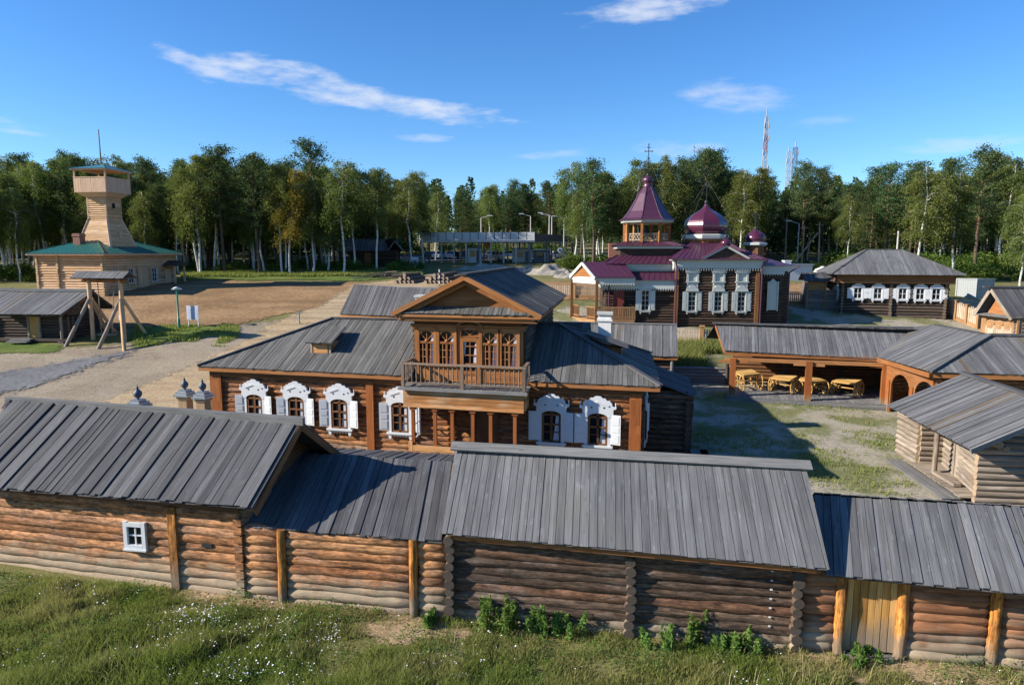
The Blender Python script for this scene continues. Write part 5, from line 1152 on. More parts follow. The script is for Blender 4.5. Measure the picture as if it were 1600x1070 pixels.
    for a in (pn, pf): m.beam(a + Vector((-.05, 0, -.12)), ap + Vector((-.05, 0, -.12)), .1, .28)
    m.beam(pn + Vector((.1, .05, -.3)), pf + Vector((.1, 0, -.3)), .08, .6); m.beam(pn + Vector((.1, .1, -.2)), pn + e + Vector((0, .1, -.2)), .08, .4); valance(m, pn + Vector((.1, .08, -7.78)), pn + e + Vector((0, .08, -7.78)), 7.4, .4); m.build('porch_trim', 'cream', th)
    m = B(); m.prism([pn + Vector((.15, .3, -.05)), pf + Vector((.15, -.3, -.05)), ap + Vector((.15, 0, -.3))], (.06, 0, 0)); m.build('porch_gable', 'board', th)
    for q in (pn + Vector((.15, .15, 0)), pf + Vector((.15, -.2, 0))):
        m = B(); m.box((q.x, q.y, 5.4), (.13, 0, 0), (0, .13, 0), (0, 0, 2.1)); m.build('porch_post', 'brownboard', th)
    m = B()
    for A_, B_ in ((pn, pn + e), (pn, pn.lerp(pf, .35)), (pf, pn.lerp(pf, .65))):
        A_ = Vector((A_.x + .15, A_.y + .1, 0)); B_ = Vector((B_.x + .1, B_.y + .1, 0))
        for z in (4.15, 5.05): m.beam(A_ + Vector((0, 0, z)), B_ + Vector((0, 0, z)), .08, .1)
        n = int((B_ - A_).length / .16)
        for k in range(n): p = A_.lerp(B_, (k + .5) / n); m.box(p + Vector((0, 0, 4.5)), (.05, 0, 0), (0, .03, 0), (0, 0, .62))
    m.build('porch_railing', 'picketpost', th)
    m = B(); m.hexa([pn + Vector((0, 0, -5)), pn + e + Vector((0, 0, -5)), pf + e + Vector((0, 0, -5)), pf + Vector((0, 0, -5))], [pn + Vector((0, 0, -3.85)), pn + e + Vector((0, 0, -3.85)), pf + e + Vector((0, 0, -3.85)), pf + Vector((0, 0, -3.85))]); m.build('porch_floor', 'picketpost', th)
    m = B(); m.box(f(-5.2, -.08, 5.35), U * .5, V * .08, (0, 0, 1.25)); dr = m.build('church_door', 'redbrown', th)
    m = B(); m.box(f(-4.85, -.2, 5.3), U * .03, V * .04, (0, 0, .12)); m.build('handle', 'iron', dr, off=ORG[th.name])
    # windows
    w = simple_win('window', .72, 1.85, ('cream', 'cream'), mull=(1, 3), sh_w=.42, crown_h=.5); w.parent = th; place(w, th, f(-2.8, -.02, 4.75), 0)
    for a in (1.53, 3.85, 5.9):
        m = B(); m.box(f(a - .15, -.13, 7.75), U * .5, V * .02, (0, 0, 1.2)); m.build('window_panel', 'cream', th)
        o = simple_win('tall_window', .72, 1.75, ('cream', 'cream'), mull=(1, 3), sh_w=.4, crown_h=.62, par=None); o.parent = th; place(o, th, f(a - .15, -.02, 4.75), 0)
        o = simple_win('upper_window', .72, .72, ('cream', 'cream'), shutters=False, mull=(1, 1), crown_h=.62, cw=.18); o.parent = th; place(o, th, f(a - .15, -.02, 7.45), 0)
    m = B(); m.prism([f(8.35, .72, 4.8), f(9.15, .72, 4.8), f(9.15, .72, 7.3), f(8.75, .72, 7.65), f(8.35, .72, 7.3)], V * .08)
    for s_ in (8.3, 9.2): m.box(f(s_, .68, 6.05), U * .05, V * .05, (0, 0, 1.35))
    m.box(f(8.75, .68, 7.3), U * .5, V * .04, (0, 0, .04)); m.build('closed_shutter', 'cream', th)
    # down pipes and gutters
    m = B()
    for pts in ([f(-.3, -.75, 9.35), f(-.1, -.4, 8.8), f(-.1, -.35, 3.2)], [f(7.75, -.7, 9.35), f(7.4, -.4, 8.8), f(7.4, -.35, 3.2)], [f(-5.9, -.5, 7.5), f(-6.1, -.3, 7.0), f(-6.1, -.3, 3.4)], [f(10.9, .4, 8.8), f(10.3, 1.2, 8.2), f(10.3, 1.2, 3.6)]): m = B(); m.tube(pts, .07, 8); m.build('down_pipe', 'burgundy', th)
    m = B(); m.beam(f(-.7, -.72, 9.4), f(7.8, -.72, 9.4), .12, .1); m.beam(pn + Vector((0, -.05, .0)), pn + e + Vector((0, -.05, 0)), .12, .1); m.build('gutter', 'burgundy', th)
church()

# ------------------------------------------------------------------ log house with white shutters, outhouse, gabled house at the right edge
def shutter_house():
    A0 = ground(1314, 489); f = F((A0.x, A0.y), 15, 17); zb = A0.z; th = thing('log_house', 'dark log house with hipped grey roof and five white shuttered windows facing the yard', 'house', f(4.4, 3, zb))
    W, D = 8.9, 8.0; zt = zb + 3.0
    m = B()
    for a, b in ((f(0, 0, 0), f(W, 0, 0)), (f(W, 0, 0), f(W, D, 0)), (f(W, D, 0), f(0, D, 0)), (f(0, D, 0), f(0, 0, 0))): lw(m, a, b, zb - 1.2, zt, .15, .29, seg=8, ln=9, e0=.3, e1=.3)
    stub_logs(m, f(4.25, 0, 0), -f.v, zb - 1, zt, .15, .29, L0=.35, L1=.2); m.build('log_wall', 'log_hut', th)
    m = B()
    for a, b in ((f(-.6, -.5, zt + .35), f(W + .6, -.5, zt + .35)), (f(-.6, -.5, zt + .35), f(-.6, D + .5, zt + .35)), (f(W + .6, -.5, zt + .35), f(W + .6, D + .5, zt + .35))): m.beam(a, b, .1, .8)
    m.build('frieze', 'brownboard', th)
    m = B()
    for a, b in ((f(-.65, -.56, zt + .02), f(W + .65, -.56, zt + .02)), (f(-.65, -.5, zt + .02), f(-.65, D + .5, zt + .02))): m.beam(a, b, .1, .14)
    m.build('eave_board', 'board', th)
    z = zt + .78; e = [f(-1.3, -1.3, z), f(W + 1.3, -1.3, z), f(W + 1.3, D + 1.3, z), f(-1.3, D + 1.3, z)]; r0, r1 = f(2.6, D / 2, z + 2.35), f(W - 3.1, D / 2, z + 2.35); up = Vector((0, 0, 2.4))
    planked_roof('roof', th, 'roof', [([e[0], e[1], r1, r0], f.v * 5 + up), ([e[1], e[2], r1], -f.u * 5 + up), ([e[3], e[0], r0], f.u * 5 + up), ([e[2], e[3], r0, r1], -f.v * 5 + up)], .26, lift=.02)
    m = B()
    for a, b in ((e[0], r0), (e[1], r1), (r0, r1), (e[2], r1), (e[3], r0)): m.beam(a + Vector((0, 0, .06)), b + Vector((0, 0, .06)), .22, .06)
    m.build('ridge_cap', 'roof_dark', th)
    w = simple_win('window', .72, 1.05, ('white', 'white'), mull=(1, 1), sh_w=.46, crown_h=.5, cw=.12)
    for i, a in enumerate((1.35, 3.1, 5.25, 6.75, 8.1)):
        o = w if i == 0 else dup(w); o.parent = th; place(o, th, f(a, -.08, zb + 1.45), f.rz); 
    for b in (1.6, 4.4):
        o = dup(w); o.parent = th; place(o, th, f(-.08, b, zb + 1.45), f.rz - R(90))
shutter_house()
def outhouse():
    p = ground(1276, 482); f = F((p.x - 1.1, p.y), 12); zb = p.z; th = thing('outhouse', 'small open-fronted plank shed with grey roof, left of the shuttered house', 'shed', f(1.6, 1, zb))
    m = B(); c = [f(0, 0, 0), f(3.3, 0, 0), f(3.3, 2.4, 0), f(0, 2.4, 0)]
    m.boards([q + Vector((0, 0, z)) for q, z in ((c[0], zb - .3), (c[1], zb - .3), (c[1], zb + 1.9), (c[0], zb + 1.9))], f.u, .2)
    m.boards([q + Vector((0, 0, z)) for q, z in ((c[0], zb - .3), (c[3], zb - .3), (c[3], zb + 2.6), (c[0], zb + 2.6))], (0, 0, 1), .2); m.boards([q + Vector((0, 0, z)) for q, z in ((c[2], zb - .3), (c[3], zb - .3), (c[3], zb + 2.6), (c[2], zb + 2.6))], (0, 0, 1), .2); m.boards([q + Vector((0, 0, z)) for q, z in ((c[1], zb - .3), (c[2], zb - .3), (c[2], zb + 2.6), (c[1], zb + 2.6))], (0, 0, 1), .2)
    m.build('wall', 'greywall', th)
    m = B(); m.box(f(.9, .02, zb + 2.3), f.u * .85, f.v * .05, (0, 0, .45)); m.box(f(1.75, -.06, zb + 1.2), f.u * .08, f.v * .06, (0, 0, 1.4)); m.box(f(.05, -.06, zb + 1.2), f.u * .1, f.v * .08, (0, 0, 1.4)); m.build('front_frame', 'picketpost', th)
    m = B(); zt = zb + 2.75; m.boards([f(-.35, -.5, zt), f(3.65, -.5, zt), f(3.65, 1.2, zt + .85), f(-.35, 1.2, zt + .85)], f.v + Vector((0, 0, .5)), .22); m.boards([f(-.35, 2.9, zt), f(3.65, 2.9, zt), f(3.65, 1.2, zt + .85), f(-.35, 1.2, zt + .85)], -f.v + Vector((0, 0, .5)), .22); m.build('roof', 'roof_dark', th)
outhouse()
def edge_house():
    th = thing('gabled_house', 'small gabled log house with carved orange window tops at the right edge', 'house', (41.5, 57, 2.3))
    L, A, Rr = at(1521, 491, 56.5), at(1548, 450, 55.5), at(1580, 498, 53.5); e = Vector((9, -1.5, 0)); d = (Rr - L); d.z = 0; d.normalize(); n = Vector((-d.y, d.x, 0))
    m = B(); m.boards([Rr, Rr + e, A + e, A], A - Rr, .24); m.boards([L, L + e, A + e, A], A - L, .24); m.build('roof', 'roof_dark', th)
    m = B(); m.beam(A - e * .06 + Vector((0, 0, .1)), A + e + Vector((0, 0, .1)), .35, .14); m.build('ridge_cap', 'roof_dark', th)
    m = B()
    for q in (L, Rr): m.beam(q + Vector((0, 0, -.1)), A + Vector((0, 0, -.1)), .08, .24)
    m.build('rake_board', 'log_grey', th)
    c = e.normalized() * .8
    m = B(); m.prism([L + c + d * .2, Rr + c - d * .2, A + c - Vector((0, 0, .3))], e.normalized() * .08); m.build('gable', 'board', th)
    m = B(); m.boards([L + Vector((0, 0, -.0)), Rr + Vector((0, 0, -.0)), Rr + c + Vector((0, 0, .12)), L + c + Vector((0, 0, .12))], c, .2); m.build('gable_skirt', 'grey', th)
    z0, z1 = 1.6, L.z - .05; a, b = L + c + d * .3, Rr + c - d * .3
    m = B(); lw(m, a, b, z0, z1, .14, .27, seg=8, ln=9); lw(m, b, b + e, z0, z1, .14, .27, seg=8, ln=9, e0=.3); lw(m, a, a + e, z0, z1, .14, .27, seg=8, ln=9); m.build('log_wall', 'greywall', th)
    m = B(); a1 = Vector((a.x, a.y, 0)); b1 = Vector((b.x, b.y, 0)); zc = (z0 + z1) / 2
    for q in (a1, b1 + d * .02): m.box(q + Vector((0, 0, zc)) - c * .22, d * .2, c * .1, (0, 0, (z1 - z0) / 2))
    m.box(b1 + e * .03 + Vector((0, 0, zc)) - n * .2, e.normalized() * .22, n * .06, (0, 0, (z1 - z0) / 2)); m.beam(a + Vector((0, 0, -.15)) - c * .2, b + Vector((0, 0, -.15)) - c * .2, .1, .25); m.build('corner_board', 'picketpost', th)
    Lw = (b1 - a1).length
    for i in range(3):
        m = B(); q = a1 + d * (Lw * (.22 + .28 * i)) - c * .24; zz = z1 - .75
        for s_ in (-1, 1): m.box(q + d * s_ * .32 + Vector((0, 0, zz - .75)), d * .07, c * .07, (0, 0, .75))
        m.box(q + Vector((0, 0, zz - 1.0)), d * .24, c * .03, (0, 0, .9)); o = m.build('carved_window', 'picket', th)
        t = B(); t.prism([q + d * (.45 * math.cos(x)) - c * .05 + Vector((0, 0, zz + .45 * math.sin(x) * 1.0)) for x in [R(-30 + 240 * k / 12) for k in range(13)]], c * .1)
        for rr in (.3, .16): t.prism([q + d * (rr * math.cos(x)) - c * (.08 + (.3 - rr) * .2) + Vector((0, 0, zz + .05 + rr * math.sin(x))) for x in [R(360 * k / 12) for k in range(12)]], c * .04)
        t.build('window_crown', 'picketpost', o, off=ORG[th.name])
edge_house()

# ------------------------------------------------------------------ fences
def picket_fence(label, pts, h=1.35, base=.35, every=2.6, arched=False):
    P = [Vector(p) for p in pts]; th = thing('picket_fence', label, 'fence', P[0])
    for A, Bq in zip(P[:-1], P[1:]):
        n = max(1, round((Bq - A).length / every)); d = (Bq - A); d.z = 0; d.normalize(); q = Vector((-d.y, d.x, 0))
        for i in range(n + 1):
            c = A.lerp(Bq, i / n); c.z = hz(c.x, c.y)
            if i or A is P[0]:
                m = B(); pw = .11 if arched else .16; m.box(c + Vector((0, 0, h * .55)), d * pw, q * pw, (0, 0, h * .62)); m.box(c + Vector((0, 0, h * 1.2)), d * (pw + .06), q * (pw + .06), (0, 0, .05)); m.build('post', 'picketpost', th)
            if i < n:
                e = A.lerp(Bq, (i + 1) / n); e.z = hz(e.x, e.y); m = B(); k = int((e - c).length / .2)
                m.beam(c + d * .15 + Vector((0, 0, base * .5)), e - d * .15 + Vector((0, 0, base * .5)), .16, base); m.build('base_board', 'picketpost', th)
                m = B()
                for j in range(1, k):
                    p = c.lerp(e, j / k); hh = h - .05 + (.28 * math.sin(math.pi * j / k) if arched else 0)
                    m.hexa([p + d * s_ * .06 + q * t_ * .015 + Vector((0, 0, base)) for s_, t_ in ((-1, -1), (1, -1), (1, 1), (-1, 1))], [p + d * s_ * .06 + q * t_ * .015 + Vector((0, 0, hh)) for s_, t_ in ((-1, -1), (1, -1), (1, 1), (-1, 1))])
                    m.prism([p - d * .06 - q * .015 + Vector((0, 0, hh)), p + d * .06 - q * .015 + Vector((0, 0, hh)), p - q * .015 + Vector((0, 0, hh + .1))], q * .03)
                for z in (base + .2, h - .3): m.beam(c + Vector((0, 0, z)) + q * .03, e + Vector((0, 0, z)) + q * .03, .04, .07)
                if arched: m.boards([c + d * .1 + q * .06 + Vector((0, 0, base)), e - d * .1 + q * .06 + Vector((0, 0, base)), e - d * .1 + q * .06 + Vector((0, 0, h + .05)), c + d * .1 + q * .06 + Vector((0, 0, h + .05))], (0, 0, 1), .2)
                m.build('picket_panel', 'picket', th)
def gpt(px, py): p = ground(px, py); return p
picket_fence('pale picket fence with ochre posts left of the church porch', [gpt(836, 464), gpt(897, 466), gpt(960, 467)], every=3.6)
picket_fence('pale picket fence with ochre posts below the church front', [gpt(1040, 537), gpt(1096, 540), gpt(1140, 541)], every=3.0)
picket_fence('pale picket fence right of the church apse, behind the yard', [gpt(1216, 476), gpt(1266, 475)], every=3.0)
picket_fence('pale fence of arched panels right of the shuttered house', [gpt(1460, 488), gpt(1527, 514)], h=1.55, every=1.35, arched=True)

# ------------------------------------------------------------------ fire watch-tower building, huts, swing
def watch_tower():
    p = ground(165, 463); f = F((p.x, p.y), 8, 8); zb = p.z - .2   # front-right corner; a runs left as negative
    th = thing('watch_tower', 'new pale log fire station with green roof and wooden watch-tower', 'watch-tower', f(-4, 6, zb)); W, D = 7.9, 12.2; zt = 9.75
    m = B(); 
    for a, b in ((f(-W, 0, 0), f(0, 0, 0)), (f(0, 0, 0), f(0, D, 0)), (f(0, D, 0), f(-W, D, 0)), (f(-W, D, 0), f(-W, 0, 0))): lw(m, a, b, zb - .5, zt, .15, .28, seg=8, ln=9, e0=.25, e1=.25)
    stub_logs(m, f(-W * .68, 0, 0), -f.v, zb, zt, .15, .28, L0=.3, L1=.2); m.build('log_wall', 'log_pale', th)
    m = B(); c = [f(-W - .7, -.8, zt - .05), f(.8, -.8, zt - .05), f(.8, D + .8, zt - .05), f(-W - .7, D + .8, zt - .05)]; m.hexa(c, [q + Vector((0, 0, .18)) for q in c]); m.build('eave_board', 'plank_pale', th)
    z = zt + .15; e = [f(-W - .8, -.9, z), f(.9, -.9, z), f(.9, D + .9, z), f(-W - .8, D + .9, z)]; tz = z + 1.75; r0, r1 = f(-W / 2, 4.0, tz), f(-W / 2, D - 4, tz)
    m = B()
    for poly in ([e[0], e[1], r0], [e[1], e[2], r1, r0], [e[2], e[3], r1], [e[3], e[0], r0, r1]):
        m.face(poly); a, b = poly[0], poly[1]; n = int((b - a).length / .55); mid = poly[2:]
        nn = (b - a).cross(mid[0] - a).normalized(); nn = nn if nn.z > 0 else -nn; dd = (b - a).normalized(); up = nn.cross(dd); up = up if up.z > 0 else -up
        s2 = [((q - a).dot(dd), (q - a).dot(up)) for q in poly]
        for i in range(1, n):
            cl = clip(clip(s2, i * (b - a).length / n - .001, 1), i * (b - a).length / n + .001, -1)
            if len(cl) > 2: h_ = max(q[1] for q in cl); s0 = a + dd * (i * (b - a).length / n); m.beam(s0 + nn * .02, s0 + up * h_ + nn * .02, .035, .035, up=nn)
    for a, b in ((e[0], r0), (e[1], r0), (r0, r1), (e[2], r1)): m.beam(a + Vector((0, 0, .04)), b + Vector((0, 0, .04)), .12, .06)
    m.build('roof', 'green', th)
    # tower
    tc = f(-3.3, 5.0, 0); u, v = f.u, f.v
    def sq(h, z, o=0): return [tc + u * sx * h + v * sy * h + Vector((0, 0, z)) for sx, sy in ((-1, -1), (1, -1), (1, 1), (-1, 1))]
    m = B()
    lo, hi = sq(2.15, 10.5), sq(1.12, 13.9); top = sq(1.12, 16.5)
    for i in range(4):
        j = (i + 1) % 4; m.boards([lo[i], lo[j], hi[j], hi[i]], lo[j] - lo[i], .2, lift=.01, jit=0)
    m.build('flared_base', 'log_pale', th)
    m = B()
    for i in range(4): lw(m, hi[i], hi[(i + 1) % 4], 13.8, 16.5, .12, .24, seg=7, ln=9, e0=.12, e1=.12)
    m.build('tower_shaft', 'log_pale', th)
    for i in range(4): m = B(); m.beam(lo[i], hi[i], .2, .2); m.beam(hi[i], top[i], .2, .2); m.build('corner_beam', 'plank_pale', th)
    m = B(); a, b = sq(1.25, 16.2), sq(1.98, 16.75); m.hexa(a, b); m.build('gallery_corbel', 'plank_pale', th)
    g0, g1 = sq(1.98, 16.7), sq(1.98, 18.35); m = B()
    for i in range(4): j = (i + 1) % 4; m.boards([g0[i], g0[j], g1[j], g1[i]], (0, 0, 1), .16, lift=.008, jit=0, var=.6)
    for i in range(4): m.beam(g1[i], g1[(i + 1) % 4], .14, .08)
    m.build('gallery_parapet', 'plank_pale', th)
    t2 = sq(1.9, 19.2)
    for i in range(4): m = B(); m.beam(sq(1.9, 18.3)[i], t2[i], .16, .16); m.build('gallery_post', 'plank_pale', th)
    m = B(); a = sq(2.2, 19.15); m.hexa(a, [q + Vector((0, 0, .14)) for q in a]); m.build('gallery_ceiling', 'plank_pale', th)
    m = B(); a = sq(2.3, 19.3); ap = tc + Vector((0, 0, 19.95))
    for i in range(4): m.face([a[i], a[(i + 1) % 4], ap])
    for i in range(4): m.beam(a[i] + Vector((0, 0, .03)), ap + Vector((0, 0, .03)), .1, .06)
    m.face(a); m.build('gallery_roof', 'teal', th)
    m = B(); m.log(ap - Vector((0, 0, .2)), ap + Vector((0, 0, 3.9)), .09, 8, 9, r2=.05); m.build('flag_pole', 'log_grey', th)
    m = B(); m.box(tc + u * 1.25 + v * -.1 + Vector((0, 0, 15.3)), u * .04, v * .2, (0, 0, .28)); m.build('tower_window', 'glass', th)
    m = B(); m.box(tc + u * 1.85 + v * -.1 + Vector((0, 0, 12.0)), u * .15, v * .25, (0, 0, .42)); m.build('tower_hatch', 'plank_pale', th)
    m = B(); m.box(f(-W + 3.4, 2.2, 11.0), u * .42, v * .42, (0, 0, 1.1)); m.box(f(-W + 3.4, 2.2, 11.9), u * .48, v * .48, (0, 0, .12)); m.build('chimney', 'brick', th)
    # side windows, doors and door canopy (right face)
    for b in (1.5, 4.0, 8.1):
        w = simple_win('window', .9, 1.6, ('plank_pale', 'white'), shutters=False, crown=False, mull=(1, 2), cw=.14); w.parent = th; place(w, th, f(.06, b, zb + 1.5), f.rz + R(90))
    m = B(); m.box(f(.2, 6.0, zb + 1.7), u * .04, v * .85, (0, 0, 1.5)); m.box(f(.24, 6.0, zb + 1.7), u * .05, v * .05, (0, 0, 1.5)); m.build('double_door', 'log_pale', th)
    m = B(); m.box(f(.2, 10.6, zb + 1.6), u * .04, v * .5, (0, 0, 1.3)); m.build('side_door', 'plank_pale', th)
    for b in (10.0, 11.9): m = B(); m.box(f(1.6, b, zb + 1.7), u * .09, v * .09, (0, 0, 1.6)); m.build('canopy_post', 'plank_pale', th)
    m = B(); m.prism([f(0, 9.6, zb + 3.3), f(0, 12.3, zb + 3.3), f(0, 10.95, zb + 3.95)], u * 2.0); m.build('canopy_roof', 'log_hut', th)
    m = B(); c = [f(.2, 3.5, zb - .3), f(2.6, 3.5, zb - .3), f(2.6, 12.3, zb - .3), f(.2, 12.3, zb - .3)]; m.hexa(c, [q + Vector((0, 0, .55)) for q in c]); m.build('porch_deck', 'grey', th)
watch_tower()
def hut(label, px0, mirror=False, dx=0.):
    p = ground(100, 536); f = F((p.x + dx, p.y + (1.5 if dx else 0)), 4, 6); zb = p.z; th = thing('log_hut', label, 'hut', f(-2.8, 2, zb)); W, D = 6.6, 4.2
    zt = zb + 2.3
    m = B()
    for a, b in ((f(-W, .9, 0), f(0, .9, 0)), (f(0, .9, 0), f(0, D, 0)), (f(0, D, 0), f(-W, D, 0)), (f(-W, D, 0), f(-W, .9, 0))): lw(m, a, b, zb + .2, zt, .13, .25, seg=8, ln=9, e0=.2, e1=.25)
    m.build('log_wall', 'log_hut', th)
    m = B(); c = [f(-W - .3, 0, zb + .12), f(.4, 0, zb + .12), f(.4, D, zb + .12), f(-W - .3, D, zb + .12)]; m.hexa(c, [q + Vector((0, 0, .2)) for q in c]); m.build('floor_deck', 'log_hut', th)
    m = B()
    for a in (-.2, -W + .3): m.log(f(a, -.3, zb + .02), f(a, 1.2, zb + .02), .17, 10, 9); m.log(f(a + .25, -.3, zb + .02), f(a + .25, 1.2, zb + .02), .15, 10, 9)
    m.build('foundation_log', 'log_hut', th)
    m = B(); m.log(f(-.25, .15, zb + .3), f(-.25, .15, zt), .12, 10, 9); m.build('porch_post', 'log_grey', th)
    m = B(); m.box(f(-3.1, .72, zb + 1.2), f.u * .42, f.v * .05, (0, 0, .95)); dr = m.build('door', 'yellow', th)
    m = B()
    for s_ in (-.5, .5): m.box(f(-3.1 + s_, .7, zb + 1.25), f.u * .08, f.v * .09, (0, 0, 1.05))
    m.build('door_frame', 'log_grey', dr, off=ORG[th.name])
    m = B(); m.box(f(-3.6, -.5, zb + .15), f.u * .9, f.v * .25, (0, 0, .05)); m.box(f(-3.6, -.2, zb + .3), f.u * .9, f.v * .2, (0, 0, .05)); m.build('step', 'grey', th)
    ze, zr = zt + .15, zt + 1.9; e0, e1, r0, r1 = f(-W - .4, -.6, ze), f(.4, -.6, ze), f(-W + .0, 2.5, zr), f(1.1, 2.5, zr); b0, b1 = f(-W - .4, 5.6, ze), f(.4 + .5, 5.6, ze)
    m = B(); m.boards([e0, e1, r1, r0], f.v * 3 + f.u * .6 + Vector((0, 0, 1.7)), .22); m.boards([b0, b1, r1, r0], -f.v * 3 + Vector((0, 0, 1.7)), .22); m.build('roof', 'roof', th)
    m = B(); m.beam(r0 + Vector((0, 0, .12)), r1 + Vector((0, 0, .12)), .34, .24); m.build('ridge_beam', 'grey', th)
    m = B(); m.prism([f(.1, .3, zt), f(.1, 4.7, zt), f(.1, 2.5, zr - .15)], f.u * .08); m.build('gable', 'log_brown', th)
    m = B(); m.beam(e1 - Vector((0, 0, .1)), r1 - Vector((0, 0, .1)), .06, .18); m.beam(b1 - Vector((0, 0, .1)), r1 - Vector((0, 0, .1)), .06, .18); m.beam(e0 + f.v * .3 - Vector((0, 0, .12)), e1 + f.v * .3 - Vector((0, 0, .12)), .12, .14); m.build('rake_board', 'log_brown', th)
hut('dark log hut with yellow door and plank roof beside the swing', 0); hut('dark log hut cut by the left edge of the picture', 0, dx=-8.2)
def swing():
    a, b = ground(146, 531), ground(195, 534); u = (b - a); u.z = 0; L = u.length; u.normalize(); v = Vector((-u.y, u.x, 0)); z0 = min(a.z, b.z); zt = z0 + 5.2
    th = thing('giant_swing', 'tall timber swing frame with plank roof and long rope', 'swing', (a + b) / 2)
    for q in (a, b):
        m = B(); m.log((q.x, q.y, z0 - .2), (q.x, q.y, zt), .17, 12, .8); m.build('post', 'log_pale', th)
        for s_, e_, mt in ((-1, -.35, 'log_grey'), (1, .3, 'log_pale'), (-1, .95, 'log_pale') if q is b else (1, -.6, 'log_pale')):
            m = B(); g = q + v * s_ * 2.3 + u * e_ * (1.9 if s_ < 0 else 1); g.z = hz(g.x, g.y) - .1; m.log(g, Vector((q.x, q.y, z0 + 3.6)) + v * s_ * .15, .15, 10, .9); m.build('brace', mt, th)
    m = B(); m.log(a - u * .6 + Vector((0, 0, zt - z0 - .05)), b + u * .7 + Vector((0, 0, zt - z0 - .05)), .18, 12, 9); m.build('crossbeam', 'log', th)
    m = B(); c0, c1 = Vector((a.x, a.y, zt + .2)) - u * 1.1, Vector((b.x, b.y, zt + .2)) + u * .9
    m.boards([c0 - v * .8, c1 - v * .8, c1 + Vector((0, 0, .5)), c0 + Vector((0, 0, .5))], v + Vector((0, 0, .6)), .2); m.boards([c0 + v * .8, c1 + v * .8, c1 + Vector((0, 0, .5)), c0 + Vector((0, 0, .5))], -v + Vector((0, 0, .6)), .2); m.build('roof', 'roof', th)
    m = B(); m.beam(c0 + Vector((0, 0, .55)), c1 + Vector((0, 0, .55)), .2, .1); m.build('ridge_cap', 'grey', th)
    s0, s1 = a.lerp(b, .28), a.lerp(b, .62)
    for q, e in ((s0, s0 + v * .0), (a.lerp(b, .8), s1)):
        m = B(); m.tube([Vector((q.x, q.y, zt - .1)), Vector((e.x, e.y, z0 + .65))], .035, 6); m.build('rope', 'log_grey', th)
    m = B(); m.beam(Vector((s0.x, s0.y, z0 + .6)) - u * .3, Vector((s1.x, s1.y, z0 + .6)) + u * .3, .45, .1); m.build('seat', 'grey', th)
    m = B(); m.box(Vector((b.x, b.y, z0 + 2.1)) - v * .2, u * .24, v * .02, (0, 0, .22)); m.build('notice', 'white', th)
swing()
def rise(name, label, cat, px, py, h):
    p = ground(px, py); return thing(name, label, cat, p), p
